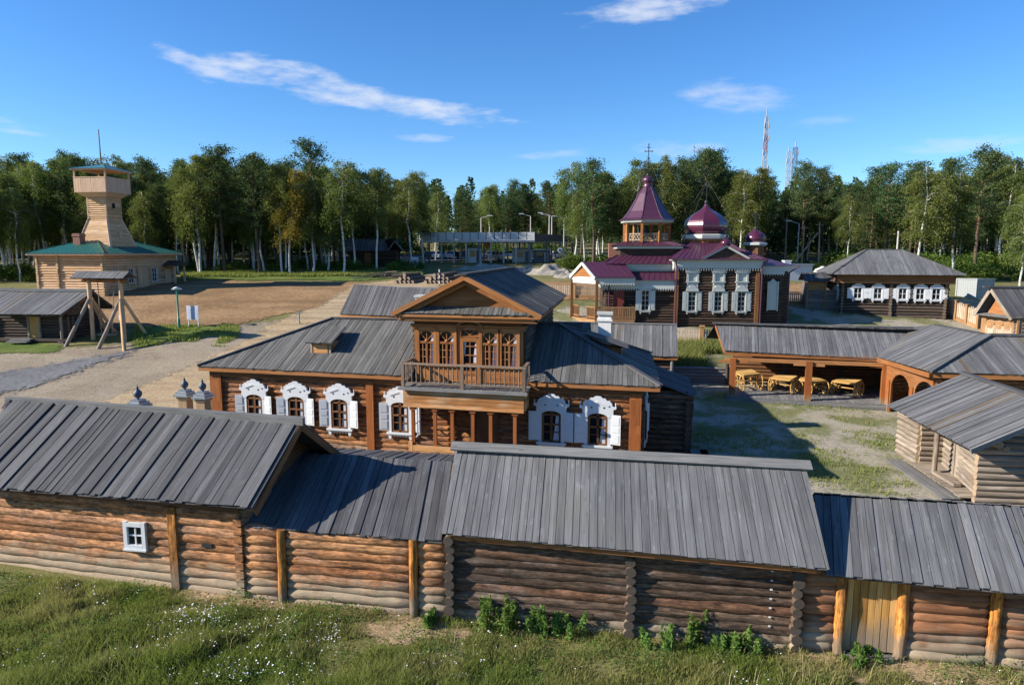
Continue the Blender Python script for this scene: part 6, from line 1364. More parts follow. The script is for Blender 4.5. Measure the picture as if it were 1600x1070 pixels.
def small_things():
    th, p = rise('lamp_post', 'green lamp post with flat lamp head beside the grass verge', 'lamp post', 280, 514, 4)
    m = B(); m.lathe(p, [(.13, -.1), (.13, .9), (.08, .95), (.08, 3.6)], 10); m.build('pole', 'greenpost', th)
    m = B(); m.lathe(p + Vector((0, 0, 3.6)), [(.1, 0), (.3, .08), (.3, .14), (.05, .22)], 12); m.box(p + Vector((0, 0, 3.62)), (.42, 0, 0), (0, .14, 0), (0, 0, .05)); m.build('lamp_head', 'white', th)
    th, p = rise('notice_board', 'pale blue-grey notice board on two legs by the verge', 'notice board', 303, 512, 2)
    u = Vector((.97, -.2, 0)); v = Vector((.2, .97, 0))
    for s_ in (-.5, .5): m = B(); m.box(p + u * s_ + Vector((0, 0, .9)), u * .04, v * .04, (0, 0, 1.0)); m.build('leg', 'white', th)
    m = B(); m.box(p + Vector((0, 0, 1.35)) - v * .05, u * .6, v * .03, (0, 0, .62)); m.box(p + Vector((0, 0, 1.98)) - v * .05, u * .64, v * .05, (0, 0, .04)); m.build('panel', 'white', th)
    m = B(); m.box(p + Vector((0, 0, 1.3)) - v * .085, u * .5, v * .006, (0, 0, .5)); m.build('poster', 'signblue', th)
    th, p = rise('short_lamp_post', 'short grey post with small lamp arm beside the dirt road', 'lamp post', 468, 507, 1)
    m = B(); m.lathe(p, [(.08, -.2), (.06, 1.1)], 8); m.build('pole', 'tin', th); m = B(); m.box(p + Vector((0, 0, 1.13)), (.28, 0, 0), (0, .1, 0), (0, 0, .05)); m.build('lamp_head', 'tin', th)
    th, p = rise('marker_post', 'thin black and white striped post behind the mezzanine roof', 'post', 687, 447, 1)
    for i in range(6): m = B(); m.lathe(p + Vector((0, 0, i * .35 - .1)), [(.08, 0), (.08, .35)], 8); m.build('stripe', 'iron' if i % 2 == 0 else 'white', th)
    m = B(); m.lathe(p + Vector((0, 0, 2.0)), [(.12, 0), (.12, .06)], 8); m.build('cap', 'iron', th)
    th, p = rise('info_board', 'white info board standing before the dark hut in the wood', 'notice board', 648, 420, 2)
    m = B(); m.box(p + Vector((0, 0, .95)), (.58, .05, 0), (0, .05, 0), (0, 0, .85)); m.build('panel', 'white', th); m = B(); m.box(p + Vector((0, -.06, 1.15)), (.5, .04, 0), (0, .01, 0), (0, 0, .5)); m.build('poster', 'signblue', th)
    # container, white shed, tank
    th, p = rise('container', 'pale grey steel container at the forest edge', 'container', 1524, 467, 2)
    u = Vector((.93, .37, 0)); w = Vector((-.42, .9, 0)); L, W, H = 2.7, 2.1, 2.1
    f_ = lambda a, b, z: p + u * a + w * b + Vector((0, 0, z))
    m = B(); m.hexa([f_(0, 0, -.3), f_(L, 0, -.3), f_(L, W, -.3), f_(0, W, -.3)], [f_(0, 0, H), f_(L, 0, H), f_(L, W, H), f_(0, W, H)])
    for i in range(1, 10): m.box(f_(L * i / 10, -.02, H / 2), u * .03, w * .012, (0, 0, H / 2 - .1))
    for i in range(1, 9): m.box(f_(-.0, W * i / 9, H / 2), u * .012, w * .03, (0, 0, H / 2 - .1))
    m.build('body', 'container', th)
    m = B()
    for a, b in ((0, 0), (L, 0), (0, W)): m.box(f_(a, b, H / 2), u * .07, w * .07, (0, 0, H / 2 + .02))
    for q in ((f_(0, 0, H), f_(L, 0, H)), (f_(0, 0, H), f_(0, W, H))): m.beam(*q, .12, .1)
    m.build('frame', 'container', th)
    th, p = rise('site_cabin', 'low white cabin between the church and the outhouse', 'cabin', 1246, 439, 2)
    m = B(); m.box(p + Vector((0, 1, .9)), (1.9, .2, 0), (0, 1.0, 0), (0, 0, 1.1)); m.build('body', 'white', th); m = B(); m.box(p + Vector((0, 1, 2.05)), (2.05, .2, 0), (0, 1.2, 0), (0, 0, .08)); m.build('roof', 'tin', th)
    m = B(); m.box(p + Vector((-1.3, -.05, .8)), (.4, .04, 0), (0, .03, 0), (0, 0, .8)); m.build('door', 'greypaint', th)
    th, p = rise('water_tank', 'rounded white tank behind the roof of the outhouse', 'tank', 1288, 432, 1)
    m = B(); m.lathe(p + Vector((0, .6, -.3)), [(1.1, 0), (1.15, .9), (.9, 1.3), (.35, 1.5)], 16); m.build('shell', 'white', th); m = B(); m.lathe(p + Vector((0, .6, 1.18)), [(.3, 0), (.3, .14), (.1, .18)], 12); m.build('lid', 'greypaint', th)
    th, p = rise('pump_stack', 'grey stepped utility stack behind the church apse', 'utility box', 1228, 436, 1)
    m = B(); m.box(p + Vector((0, 0, 1.0)), (.42, 0, 0), (0, .4, 0), (0, 0, 1.3)); m.box(p + Vector((-.5, 0, .5)), (.2, 0, 0), (0, .3, 0), (0, 0, .9)); m.build('body', 'greypaint', th); m = B(); m.box(p + Vector((0, 0, 2.35)), (.5, 0, 0), (0, .46, 0), (0, 0, .07)); m.build('cap', 'greypaint', th)
    # dark hut in the wood
    p = ground(585, 417); f = F((p.x, p.y), -6, -6); th = thing('log_hut', 'nearly black log hut with wide roof at the wood edge', 'hut', p); zb = p.z
    m = B(); c = [(-3.8, 0), (3.6, 0), (3.6, 4.5), (-3.8, 4.5)]
    for i in range(4): lw(m, f(*c[i], 0), f(*c[(i + 1) % 4], 0), zb - .4, zb + 2.6, .15, .28, seg=7, ln=9, e0=.2, e1=.2)
    m.build('log_wall', 'log_dark', th)
    m = B(); z = zb + 2.5; m.boards([f(-5.0, -1, z), f(2.2, -1, z), f(1.6, 2.2, z + 1.9), f(-4.4, 2.2, z + 1.9)], f.v + Vector((0, 0, .6)), .25); m.boards([f(-5.0, 5.6, z), f(4.4, 5.6, z), f(3.2, 2.2, z + 1.9), f(-4.4, 2.2, z + 1.9)], -f.v + Vector((0, 0, .6)), .25)
    m.boards([f(2.2, -1, z), f(2.2, 2.2, z), f(3.4, 2.2, z + 1.5), f(3.4, -1.4, z + 1.5)], f.u + Vector((0, 0, 1)), .25); m.boards([f(4.7, -1, z), f(4.7, 4, z), f(3.4, 4, z + 1.5), f(3.4, -1.4, z + 1.5)], -f.u + Vector((0, 0, 1)), .25); m.build('roof', 'roof_dark', th)
    m = B()
    for s_ in (2.2, 4.7): m.beam(f(s_, -1.2, z), f(3.4, -1.45, z + 1.55), .1, .16)
    m.build('rake_board', 'grey', th)
    m = B(); m.box(f(-1, -.2, zb + 1.1), f.u * .5, f.v * .05, (0, 0, 1.1)); m.build('door', 'brownboard', th)
    # stacked logs and scattered planks
    th, p = rise('log_pile', 'pile of dark sawn logs lying behind the left shed roof', 'log pile', 665, 444, 1)
    k = 0; mt = B()
    for cx, n in ((-2.4, 5), (1.8, 7)):
        for lv in range(3):
            for i in range(max(1, n - 2 * lv)):
                c = p + Vector((cx + (i - (n - 2 * lv) / 2) * .52, lv * .2, .2 + lv * .42)); an = random.uniform(.1, .5) + .3
                m = B(); m.log(c, c + Vector((1.4 * an + .8, 2.6, random.uniform(0, .25))), .25, 10, 9, .03); m.build('log', 'stack', th); k += 1
    th, p = rise('plank_heap', 'untidy heap of old planks and slabs at the wood edge', 'timber heap', 600, 433, 1)
    for i in range(70):
        m = B(); c = p + Vector((random.gauss(0, 2.6), random.gauss(.5, 1.0), .1 + random.random() * .45)); a = random.gauss(.35, .5); L = random.uniform(1., 2.6)
        c.z = hz(c.x, c.y) + .08 + max(0, .5 - abs(c.x - p.x) * .12) * random.random(); m.beam(c - Vector((math.cos(a) * L, math.sin(a) * L, .1)), c + Vector((math.cos(a) * L, math.sin(a) * L, random.uniform(0, .3))), .2, .06); m.build('plank', random.choice(['log_grey', 'grey', 'stack']), th)
    # rubble mounds by the pavilion
    for i, (px, py, w, h, d, lab) in enumerate(((860, 428, 3.4, 1.3, 1.8, 'largest grey rubble mound below the canopy building'), (825, 425, 2.4, .9, 1.6, 'grey rubble mound left of the largest mound'), (888, 434, 2.0, .8, 1.4, 'small grey rubble mound near the church porch'), (765, 421, 6.0, .8, 2.0, 'long low grey rubble bank in the shade before the canopy'))):
        p = ground(px, py); n = 22; xx, yy = np.meshgrid(np.linspace(-1, 1, n), np.linspace(-1, 1, n)); rr = np.hypot(xx, yy)
        zz = h * np.clip(1 - rr, 0, 1) ** .8 * (1 + .5 * np.sin(xx * 7 + i) * np.sin(yy * 6)) + rng.normal(0, .09, xx.shape) * (rr < .95)
        X, Y = p.x + xx * w, p.y + yy * d; Z = hgt(X, Y) - .05 + zz
        o = link('rubble_mound', npmesh('rubble_mound', np.stack([X.ravel(), Y.ravel(), Z.ravel()], 1), gridfaces(n, n), ['rubble'])); tag(o, lab, 'rubble mound')
small_things()
# ------------------------------------------------------------------ canopy building, cars, lamps, masts, poles
def pavilion():
    zf = hz(-5, 119); a, b, c = at(660, 370, 120), at(836, 370, 118), at(880, 370, 124.5)
    a.z = b.z = c.z = 0; d = a + (c - b) * 1.6; c = b + (c - b) * 1.6
    th = thing('canopy_building', 'grey entrance canopy on columns at the far side of the site', 'canopy', ((a + b) / 2 + Vector((0, 0, zf))))
    m = B(); q = [a, b, c, d]; m.hexa([p + Vector((0, 0, 11.75)) for p in q], [p + Vector((0, 0, 12.05)) for p in q]); m.build('roof_slab', 'greypaint', th)
    u = (b - a).normalized(); n = Vector((-u.y, u.x, 0)); L = (b - a).length; m = B()
    for i in range(14): m.box(a + u * L * (i + .5) / 14 + Vector((0, 0, 12.75)) - n * .12, u * (L / 28 - .07), n * .05, (0, 0, .68))
    m.build('front_parapet', 'greypaint', th)
    m = B(); m.box((a + b) / 2 + n * .05 + Vector((0, 0, 12.75)), u * L / 2, n * .05, (0, 0, .62)); m.build('parapet_frame', 'darkpaint', th)
    w = (c - b).normalized(); Lw = (c - b).length; m = B()
    for i in range(18): m.box(b + w * Lw * (i + .5) / 18 + Vector((0, 0, 12.5)), w * (Lw / 36 - .03), Vector((w.y, -w.x, 0)) * .08, (0, 0, .7 - i * .012))
    m.build('side_parapet', 'darkpaint', th)
    m = B(); m.beam(d + Vector((0, 0, 12.6)), c + Vector((0, 0, 12.6)), .2, 1.1); m.build('rear_parapet', 'greypaint', th)
    for i in range(9):
        for k, off in ((0, .4), (1, Lw * .62)):
            p = a + u * (L * (i + .4) / 9) + w * off; z = hz(p.x, p.y); m = B(); m.box(p + Vector((0, 0, (z + 11.8) / 2)), u * .13, n * .13, (0, 0, (11.9 - z) / 2)); m.build('column', 'concrete' if (i * 3 + k) % 4 else 'darkpaint', th)
    for k in range(3):
        p = b + w * (Lw * (.25 + .3 * k)); z = hz(p.x, p.y); m = B(); m.box(p + Vector((0, 0, (z + 11.8) / 2)), u * .16, n * .16, (0, 0, (11.9 - z) / 2)); m.build('column', 'darkpaint', th)
    def kiosk(name, lab, px0, px1, Y, h, mat, mat2, cat='kiosk'):
        p0, p1 = at(px0, 400, Y), at(px1, 400, Y); z = hz(p0.x, Y); c_ = (p0 + p1) / 2; W = (p1.x - p0.x) / 2; t = thing(name, lab, cat, (c_.x, Y, z))
        m = B(); m.box((c_.x, Y + 1, z + h / 2 - .1), (W, 0, 0), (0, 1, 0), (0, 0, h / 2 + .1)); m.build('wall', mat, t)
        m = B(); m.box((c_.x, Y + .9, z + h + .08), (W + .15, 0, 0), (0, 1.2, 0), (0, 0, .08)); m.build('roof', mat2, t)
        m = B(); m.box((c_.x - W * .3, Y - .02, z + h * .62), (W * .4, 0, 0), (0, .03, 0), (0, 0, h * .22)); m.build('window', 'glass', t)
        m = B(); m.box((c_.x + W * .5, Y - .02, z + h * .42), (W * .22, 0, 0), (0, .03, 0), (0, 0, h * .4)); m.build('door', 'redbrown' if mat == 'white' else mat2, t)
    kiosk('ticket_kiosk', 'small white kiosk with red-brown door below the canopy', 731, 752, 121, 2.5, 'white', 'darkpaint')
    kiosk('guard_cabin', 'open grey cabin at the right end below the canopy', 800, 832, 121.5, 2.3, 'concrete', 'darkpaint', 'cabin')
    kiosk('guard_cabin', 'dark blue-grey cabin beside the open grey one below the canopy', 834, 860, 121, 2.2, 'darkpaint', 'tin', 'cabin')
pavilion()
def make_car(mat, lab):
    th = thing('parked_car', lab, 'car', (0, 0, 0), 'cars parked behind the canopy')
    pr = [(-2.1, .35), (-2.1, .8), (-1.95, .92), (-1.2, .98), (-.7, 1.42), (.75, 1.45), (1.35, .98), (2.05, .88), (2.15, .6), (2.12, .35)]
    m = B(); m.prism([Vector((x, -.82, z)) for x, z in pr], (0, 1.64, 0)); m.build('body', mat, th)
    m = B(); g = [(-1.1, .99), (-.66, 1.37), (.7, 1.4), (1.2, .99)]
    for y in (-.83, .82): m.prism([Vector((x, y, z)) for x, z in g], (0, .012, 0))
    m.face([(1.36, -.7, 1.0), (1.36, .7, 1.0), (.8, .66, 1.42), (.8, -.66, 1.42)]); m.face([(-1.22, -.7, 1.01), (-1.22, .7, 1.01), (-.74, .66, 1.4), (-.74, -.66, 1.4)]); m.build('window', 'glass', th)
    for x in (-1.3, 1.3):
        for y in (-.84, .72): m = B(); m.log((x, y, .33), (x, y + .14, .33), .33, 14, 9, 0, wob=0); w = m.build('wheel', 'rubber', th); m = B(); m.log((x, y - .01, .33), (x, y + .15, .33), .18, 10, 9, 0, wob=0); m.build('rim', 'tin', w, off=(0, 0, 0))
    for y in (-.6, .6): m = B(); m.box((2.12, y, .72), (.03, 0, 0), (0, .16, 0), (0, 0, .07)); m.build('headlight', 'white', th)
    return th
def cars():
    L = [(672, 'cardark', 133, 80, 'dark car at the left end of the parking row'), (686, 'carwhite', 133, 75, 'white car next to the dark one at the left end of the parking row'), (706, 'carsilver', 134, 80, 'silver car between the left canopy columns'), (722, 'cardark', 134, 100, 'black car just left of the white kiosk'),
         (767, 'carwhite', 134, 20, 'white car under the round orange sign'), (777, 'carwhite', 130, 250, 'white car facing the camera, nearest of the parking row'), (794, 'carwhite', 135, 10, 'white car seen side-on left of the grey cabin'), (826, 'carsilver', 137, 15, 'silver car glimpsed above the open grey cabin'), (866, 'carwhite', 134, 30, 'white car beyond the right end of the canopy'), (1209, 'cardark', 128, 5, 'dark car parked near the lamp poles behind the outhouse')]
    first = {}
    for px, mt, Y, rz, lab in L:
        p = at(px, 400, Y); p.z = hz(p.x, Y) + .08
        if mt in first: o = dup(first[mt]); o['label'] = lab
        else: o = first[mt] = make_car(mt, lab)
        o.location = p; o.rotation_euler = (0, 0, R(rz))
cars()
def street_lamp(px, Y, h, side, lab):
    p = at(px, 400, Y); p.z = hz(p.x, Y); th = thing('street_lamp', lab, 'street lamp', p, 'street lamps behind the canopy')
    m = B(); m.lathe(p, [(.14, -.3), (.11, h * .5), (.09, h - .4)], 8); m.build('pole', 'concrete', th)
    m = B(); q = [p + Vector((side * 1.5 * (1 - math.cos(t)) * .5 * 2 if False else side * 1.3 * math.sin(t * 1.0), 0, h - .4 + .45 * (1 - math.cos(t)) ** .5 * 1.0)) for t in [0, .3, .7, 1.1, 1.5]]; m.tube(q, .06, 6); m.build('arm', 'concrete', th)
    m = B(); e = q[-1]; m.box(e + Vector((side * .35, 0, .0)), (.42, 0, 0), (0, .15, 0), (0, 0, .07)); m.build('lamp_head', 'white', th)
for a in ((829, 122, 8.4, -1, 'street lamp with curved arm rising from the middle of the canopy roof'), (858, 124, 8.6, -1, 'street lamp with curved arm, left of the close pair at the canopy right end'), (862, 127, 8.4, -1, 'street lamp with curved arm, right of the close pair at the canopy right end'), (881, 120, 8.0, -1, 'street lamp standing free beyond the right end of the canopy'), (752, 128, 8.2, 1, 'street lamp behind the canopy above the white kiosk'), (1246, 110, 7.2, -1, 'white street lamp behind the outhouse roof')): street_lamp(*a)
def mast(px, Y, ytop, w0, w1, cols, lab, drums):
    top = at(px, ytop, Y); z0 = hz(top.x, Y); x, y, H = top.x, Y, top.z - z0; th = thing('lattice_mast', lab, 'radio mast', (x, y, z0))
    n = 14; k = 0
    for s_ in range(n):
        za, zb = z0 + H * s_ / n, z0 + H * (s_ + 1) / n; wa, wb = w0 + (w1 - w0) * s_ / n, w0 + (w1 - w0) * (s_ + 1) / n; m = B()
        A = [Vector((x + sx * wa, y + sy * wa, za)) for sx, sy in ((-1, -1), (1, -1), (1, 1), (-1, 1))]; T = [Vector((x + sx * wb, y + sy * wb, zb)) for sx, sy in ((-1, -1), (1, -1), (1, 1), (-1, 1))]
        th_ = max(.1, w0 * .1)
        for i in range(4): j = (i + 1) % 4; m.beam(A[i], T[i], th_ * 1.3, th_ * 1.3); m.beam(A[i], T[j], th_, th_); m.beam(A[j], T[i], th_, th_); m.beam(T[i], T[j], th_, th_)
        m.build('mast_section', cols[(s_ // 2) % len(cols)], th)
    m = B(); m.log((x, y, z0 + H), (x, y, z0 + H * 1.06), w1 * .35, 8, 9); m.build('antenna_tip', 'mastwhite', th)
    for t, s_ in drums: m = B(); zz = z0 + H * t; ww = w0 + (w1 - w0) * t; m.lathe((x + s_ * (ww + .3), y - ww, zz), [(.22, -1.2), (.28, -1.1), (.28, 1.1), (.22, 1.2)], 10); m.build('antenna', 'mastwhite', th)
mast(1198, 320, 183, 1.35, .6, ['mastwhite', 'mastred'], 'tall red and white lattice radio mast rising from the wooded hill', [(.93, -1), (.93, 1), (.83, -1), (.83, 1), (.72, -1), (.6, 1)])
mast(1233, 380, 238, 1.1, .9, ['mastwhite'], 'short pale lattice mast right of the tall red and white mast', [(.9, 1), (.9, -1)])
mast(1243, 390, 231, 1.2, 1.0, ['darkpaint'], 'short dark lattice mast right of the pale short mast', [(.95, 1), (.9, -1)])
def utility_poles():
    for px, yt, Y, lean, lab in ((1230, 340, 112, 0, 'grey utility pole left of the white street lamp'), (1257, 352, 104, .02, 'pale utility pole just right of the white street lamp'), (1281, 347, 104, -.035, 'leaning pale utility pole with a diagonal brace'), (1404, 361, 92, 0, 'concrete pole among the birches behind the shuttered house'), (1640, 350, 92, 0, 'concrete pole beyond the right edge carrying the cable')):
        t = at(px, yt, Y); z0 = hz(t.x, Y); th = thing('utility_pole', lab, 'utility pole', (t.x, Y, z0)); H = t.z - z0
        m = B(); m.log((t.x - lean * H, Y, z0 - .3), t, .15, 8, 9, r2=.11); m.build('pole', 'concrete' if px > 1300 else 'log_grey', th)
        m = B(); m.beam(t + Vector((-.6, 0, -.4)), t + Vector((.6, 0, -.4)), .1, .1); c = m.build('crossarm', 'log_grey', th)
        if px == 1281: m = B(); m.log((t.x - 4.2, Y, hz(t.x - 4.2, Y)), t + Vector((-.2, 0, -1.6)), .12, 8, 9); m.build('brace', 'log_grey', th)
    a, b = at(1404, 364, 92), at(1640, 386, 82); m = B(); pts = [a.lerp(b, i / 14) - Vector((0, 0, .8 * math.sin(math.pi * i / 14))) for i in range(15)]; m.tube(pts, .022, 5); tag(m.build('power_cable', 'iron'), 'thin power cable sagging in front of the right wood', 'cable')
    p = at(875, 400, 114); z = hz(p.x, 114); th = thing('road_sign', 'small white and blue round road sign right of the canopy', 'road sign', (p.x, 114, z))
    m = B(); m.lathe((p.x, 114, z), [(.05, -.2), (.05, 2.9)], 8); m.build('pole', 'tin', th); m = B(); m.log((p.x, 113.9, 2.4 + z), (p.x, 113.94, 2.4 + z), .42, 16, 9, 0, wob=0); m.build('plate', 'white', th); m = B(); m.log((p.x, 113.86, 2.4 + z), (p.x, 113.9, 2.4 + z), .28, 16, 9, 0, wob=0); m.build('emblem', 'carblue', th)
    p = at(762, 400, 126); z = hz(p.x, 126); th = thing('road_sign', 'round orange sign behind the canopy columns', 'road sign', (p.x, 126, z))
    m = B(); m.lathe((p.x, 126, z), [(.06, -.2), (.06, 3.2)], 8); m.build('pole', 'tin', th); m = B(); m.log((p.x, 125.8, z + 2.9), (p.x, 125.86, z + 2.9), .6, 16, 9, 0, wob=0); m.build('plate', 'orange', th)
utility_poles()

# ------------------------------------------------------------------ trees
def tubes_np(paths, seg):
    V, Fq, k = [], [], 0
    for P, Rr in paths:
        P = np.array(P, float); n = len(P); T = np.gradient(P, axis=0); T /= np.linalg.norm(T, axis=1)[:, None] + 1e-9
        ref = np.where(np.abs(T[:, 2:3]) > .9, [[1., 0, 0]], [[0, 0, 1.]]); X = np.cross(T, ref); X /= np.linalg.norm(X, axis=1)[:, None]; Y = np.cross(T, X)
        a = np.linspace(0, 2 * np.pi, seg, endpoint=False)
        ring = P[:, None] + (X[:, None] * np.cos(a)[None, :, None] + Y[:, None] * np.sin(a)[None, :, None]) * np.array(Rr)[:, None, None]
        V.append(ring.reshape(-1, 3))
        i = np.arange((n - 1) * seg); r, c = i // seg, i % seg
        Fq.append(np.stack([r * seg + c, r * seg + (c + 1) % seg, (r + 1) * seg + (c + 1) % seg, (r + 1) * seg + c], 1) + k); k += n * seg
    return np.concatenate(V), np.concatenate(Fq)
def leaf_quads(C, size, g, up=.0, asp=.6):
    n = len(C); a = g.normal(size=(n, 3)); a /= np.linalg.norm(a, axis=1)[:, None]; b = g.normal(size=(n, 3)); b[:, 2] += up
    b = b - a * (a * b).sum(1)[:, None]; b /= np.linalg.norm(b, axis=1)[:, None]
    s = (size * g.uniform(.6, 1.35, n))[:, None]
    V = np.stack([C - a * s * .5, C + b * s * asp * .5, C + a * s * .5, C - b * s * asp * .5], 1).reshape(-1, 3)
    return V, np.arange(n * 4).reshape(n, 4)
def birch_mesh(seed, H=16., yellow=False, low=.36, spread=1.):
    g = np.random.default_rng(seed); n = 9; t = np.linspace(0, 1, n); sway = np.cumsum(g.normal(0, .16, (n, 2)), 0); sway -= sway[0]
    P = np.stack([sway[:, 0], sway[:, 1], t * H - .3], 1); paths = [(P, .15 * (1 - t) ** .8 + .02)]
    C = []; nb = 30
    for i in range(nb):
        tt = low + (.97 - low) * (i + g.random()) / nb; b0 = np.array([np.interp(tt, t, P[:, k]) for k in range(3)]); az = i * 2.4 + g.normal(0, .5)
        prof = math.sin(math.pi * min(1, (tt - low + .1) / (1.12 - low))) ** .7
        L = spread * (.5 + 2.3 * prof) * g.uniform(.65, 1.2); s = np.linspace(0, 1, 5); rise = g.uniform(.5, 1.3)
        bp = b0 + np.stack([np.cos(az) * L * s, np.sin(az) * L * s, rise * L * s - 1.0 * L * s ** 2.2], 1); paths.append((bp, .045 * (1 - s) + .012))
        m = int(380 * (.4 + prof) * g.uniform(.6, 1.3)); u = g.random(m) ** .7 * .85 + .2
        base = np.stack([np.interp(u, s, bp[:, k]) for k in range(3)], 1)
        off = g.normal(0, 1, (m, 3)) * np.array([.4, .4, .3]) * (.5 + .5 * prof); off[:, 2] -= g.exponential(.55, m) * (.4 + .6 * u) * (prof + .2)
        C.append(base + off)
    C = np.concatenate(C); V, Fq = leaf_quads(C, .2, g, .3)
    hgt_ = np.clip((C[:, 2] / H), 0, 1)
    rnd = np.clip(g.random(len(C)) * .75 + .25 * np.sin(C[:, 0] * 1.9 + C[:, 1] * 1.4 + C[:, 2] * 1.1 + seed), 0, 1)
    tv, tf = tubes_np(paths[:1], 8); bv, bf = tubes_np(paths[1:], 4); e = np.concatenate([np.zeros(len(tf)), np.where(g.random(len(bf)) < .75, .8, 0)])
    return npmesh('trunk', np.concatenate([tv, bv]), np.concatenate([tf, bf + len(tv)]), ['birch_bark'], e=e, smooth=True), npmesh('crown', V, Fq, ['birch_yellow' if yellow else 'birch_leaf'], rnd=rnd)
def pine_mesh(seed, H=17., low=.45, cone=.0, wide=1.):
    g = np.random.default_rng(seed); n = 8; t = np.linspace(0, 1, n); sway = np.cumsum(g.normal(0, .07, (n, 2)), 0); sway -= sway[0]
    P = np.stack([sway[:, 0], sway[:, 1], t * H - .3], 1); paths = [(P, .2 * (1 - t) ** .7 + .03)]; C = []; nb = 46
    for i in range(nb):
        tt = low + (.99 - low) * (i + g.random()) / nb; b0 = np.array([np.interp(tt, t, P[:, k]) for k in range(3)]); az = i * 2.4 + g.normal(0, .4); q = (tt - low) / (1 - low)
        L = wide * ((1 - q) * 3.0 + .4 if cone else (2.7 * math.sin(math.pi * min(1, .22 + q * .74)) ** .8 + .25)) * g.uniform(.55, 1.2); s = np.linspace(0, 1, 4); rise = (.25 + .5 * q) if not cone else -.12 + .5 * q
        bp = b0 + np.stack([np.cos(az) * L * s, np.sin(az) * L * s, rise * L * s ** 1.3], 1); paths.append((bp, .05 * (1 - s) + .012))
        for u in np.arange(.3, 1.05, .3):
            m = int(46 * g.uniform(.6, 1.4)); c = np.array([np.interp(u, s, bp[:, k]) for k in range(3)]); C.append(c + g.normal(0, 1, (m, 3)) * np.array([.42, .42, .2]))
    C = np.concatenate(C); V, Fq = leaf_quads(C, .3, g, .6, .4); rnd = np.clip(g.random(len(C)) * .7 + .3 * np.sin(C[:, 0] * 2.1 + C[:, 2] * 1.7 + seed), 0, 1)
    tv, tf = tubes_np(paths[:1], 8); bv, bf = tubes_np(paths[1:], 4)
    gg = np.concatenate([tv[tf.ravel(), 2], bv[bf.ravel(), 2]]) / H
    return npmesh('trunk', np.concatenate([tv, bv]), np.concatenate([tf, bf + len(tv)]), ['pine_bark'], smooth=True, g=gg), npmesh('crown', V, Fq, ['pine_leaf'], rnd=rnd)
BM = [birch_mesh(100 + i, low=(.36, .42, .46, .38, .5, .3, .44)[i], spread=(1, .85, 1.1, .95, .8, 1.25, .9)[i]) for i in range(7)]
YB = [birch_mesh(200 + i, True, low=.36) for i in range(2)]
YB = [birch_mesh(200 + i, 15., True, .36) for i in range(2)]
PM = [pine_mesh(300 + i, low=(.42, .5, .35, .46)[i]) for i in range(4)]; CM = [pine_mesh(400 + i, 17, (.12, .2, .28)[i], 1, (1., .85, 1.1)[i]) for i in range(3)]
def tree(kind, mesh, x, y, s, lab, cat, group, lean=0):
    z = hz(x, y); o = thing(kind, lab, cat, (x, y, z), group); o.rotation_euler = (random.gauss(0, .02) + 0, random.gauss(0, .02) + lean, random.random() * 6.28); o.scale = (s * random.uniform(.95, 1.12), s * random.uniform(.95, 1.12), s)
    link('trunk', mesh[0], o); link('crown', mesh[1], o); return o
def wood(x0, x1, y0, y1, n, dmin, pb, hs, names, keep=None, seed=1):
    g = random.Random(seed); pts = []; tries = 0
    while len(pts) < n and tries < n * 60:
        tries += 1; y = y0 + (y1 - y0) * g.random() ** 1.15; px = x0 + (x1 - x0) * g.random(); x = (px - 800) / FPX * y
        if keep and not keep(px, x, y): continue
        if any((x - a) ** 2 + (y - b) ** 2 < dmin ** 2 for a, b in pts): continue
        pts.append((x, y))
        s = hs(px, y) * g.uniform(.72, 1.1)
        front = y < y0 + (y1 - y0) * .3
        r = g.random()
        if r < (pb[0] if front else pb[1]): tree('birch_tree', BM[g.randrange(7)], x, y, s / 16, names[0], 'birch', names[0].split(',')[0].replace('white-trunked birch', 'birches'))
        elif r < .88: tree('pine_tree', PM[g.randrange(4)], x, y, s / 17 * 1.02, names[1], 'pine', names[1].replace('dark pine', 'dark pines').replace('green pine', 'green pines'))
        else: tree('conifer_tree', CM[g.randrange(3)], x, y, s / 17, names[2], 'conifer', names[2].replace('conical dark conifer', 'conical conifers'))
wood(-80, 690, 94, 132, 150, 2.3, (.75, .38), lambda px, y: (15.6 if px < 430 else 16.0 if px < 520 else 14.6) * (1 + (y - 95) * .002), ('white-trunked birch in the dense wood on the left', 'dark pine in the dense wood on the left', 'conical dark conifer in the dense wood on the left'),
     keep=lambda px, x, y: not (530 < px < 650 and y < 112) and not (px > 555 and y < 128) and not (px < 300 and y < 95), seed=5)
wood(-120, 40, 84, 96, 14, 2.4, (.8, .8), lambda px, y: 15.5, ('white-trunked birch at the left edge beyond the fire station', 'dark pine at the left edge beyond the fire station', 'conical dark conifer at the left edge beyond the fire station'), seed=8)
wood(655, 905, 152, 196, 42, 2.8, (.4, .3), lambda px, y: 15.0, ('white-trunked birch beyond the car park', 'green pine beyond the car park', 'conical dark conifer beyond the car park'), seed=6)
wood(895, 1140, 104, 140, 46, 2.4, (.4, .25), lambda px, y: 16.2, ('white-trunked birch rising behind the church', 'green pine rising behind the church', 'conical dark conifer rising behind the church'), keep=lambda px, x, y: not (y > 117 and y < 133 and px < 960), seed=7)
wood(1135, 1720, 98, 140, 128, 2.4, (.5, .28), lambda px, y: 14.9 + (1.0 if px > 1400 else 0) + (px - 1135) * .001, ('white-trunked birch in the sunlit wood on the right', 'green pine in the sunlit wood on the right', 'conical dark conifer in the sunlit wood on the right'), keep=lambda px, x, y: not (1190 < px < 1300 and y < 116), seed=9)
def marked(kind, mesh, px, Y, s, lab, cat, lean=0): x = (px - 800) / FPX * Y; tree(kind, mesh, x, Y, s, lab, cat, None, lean)
marked('birch_tree', YB[0], 455, 93.6, .98, 'birch with yellowing crown at the edge of the left wood', 'birch')
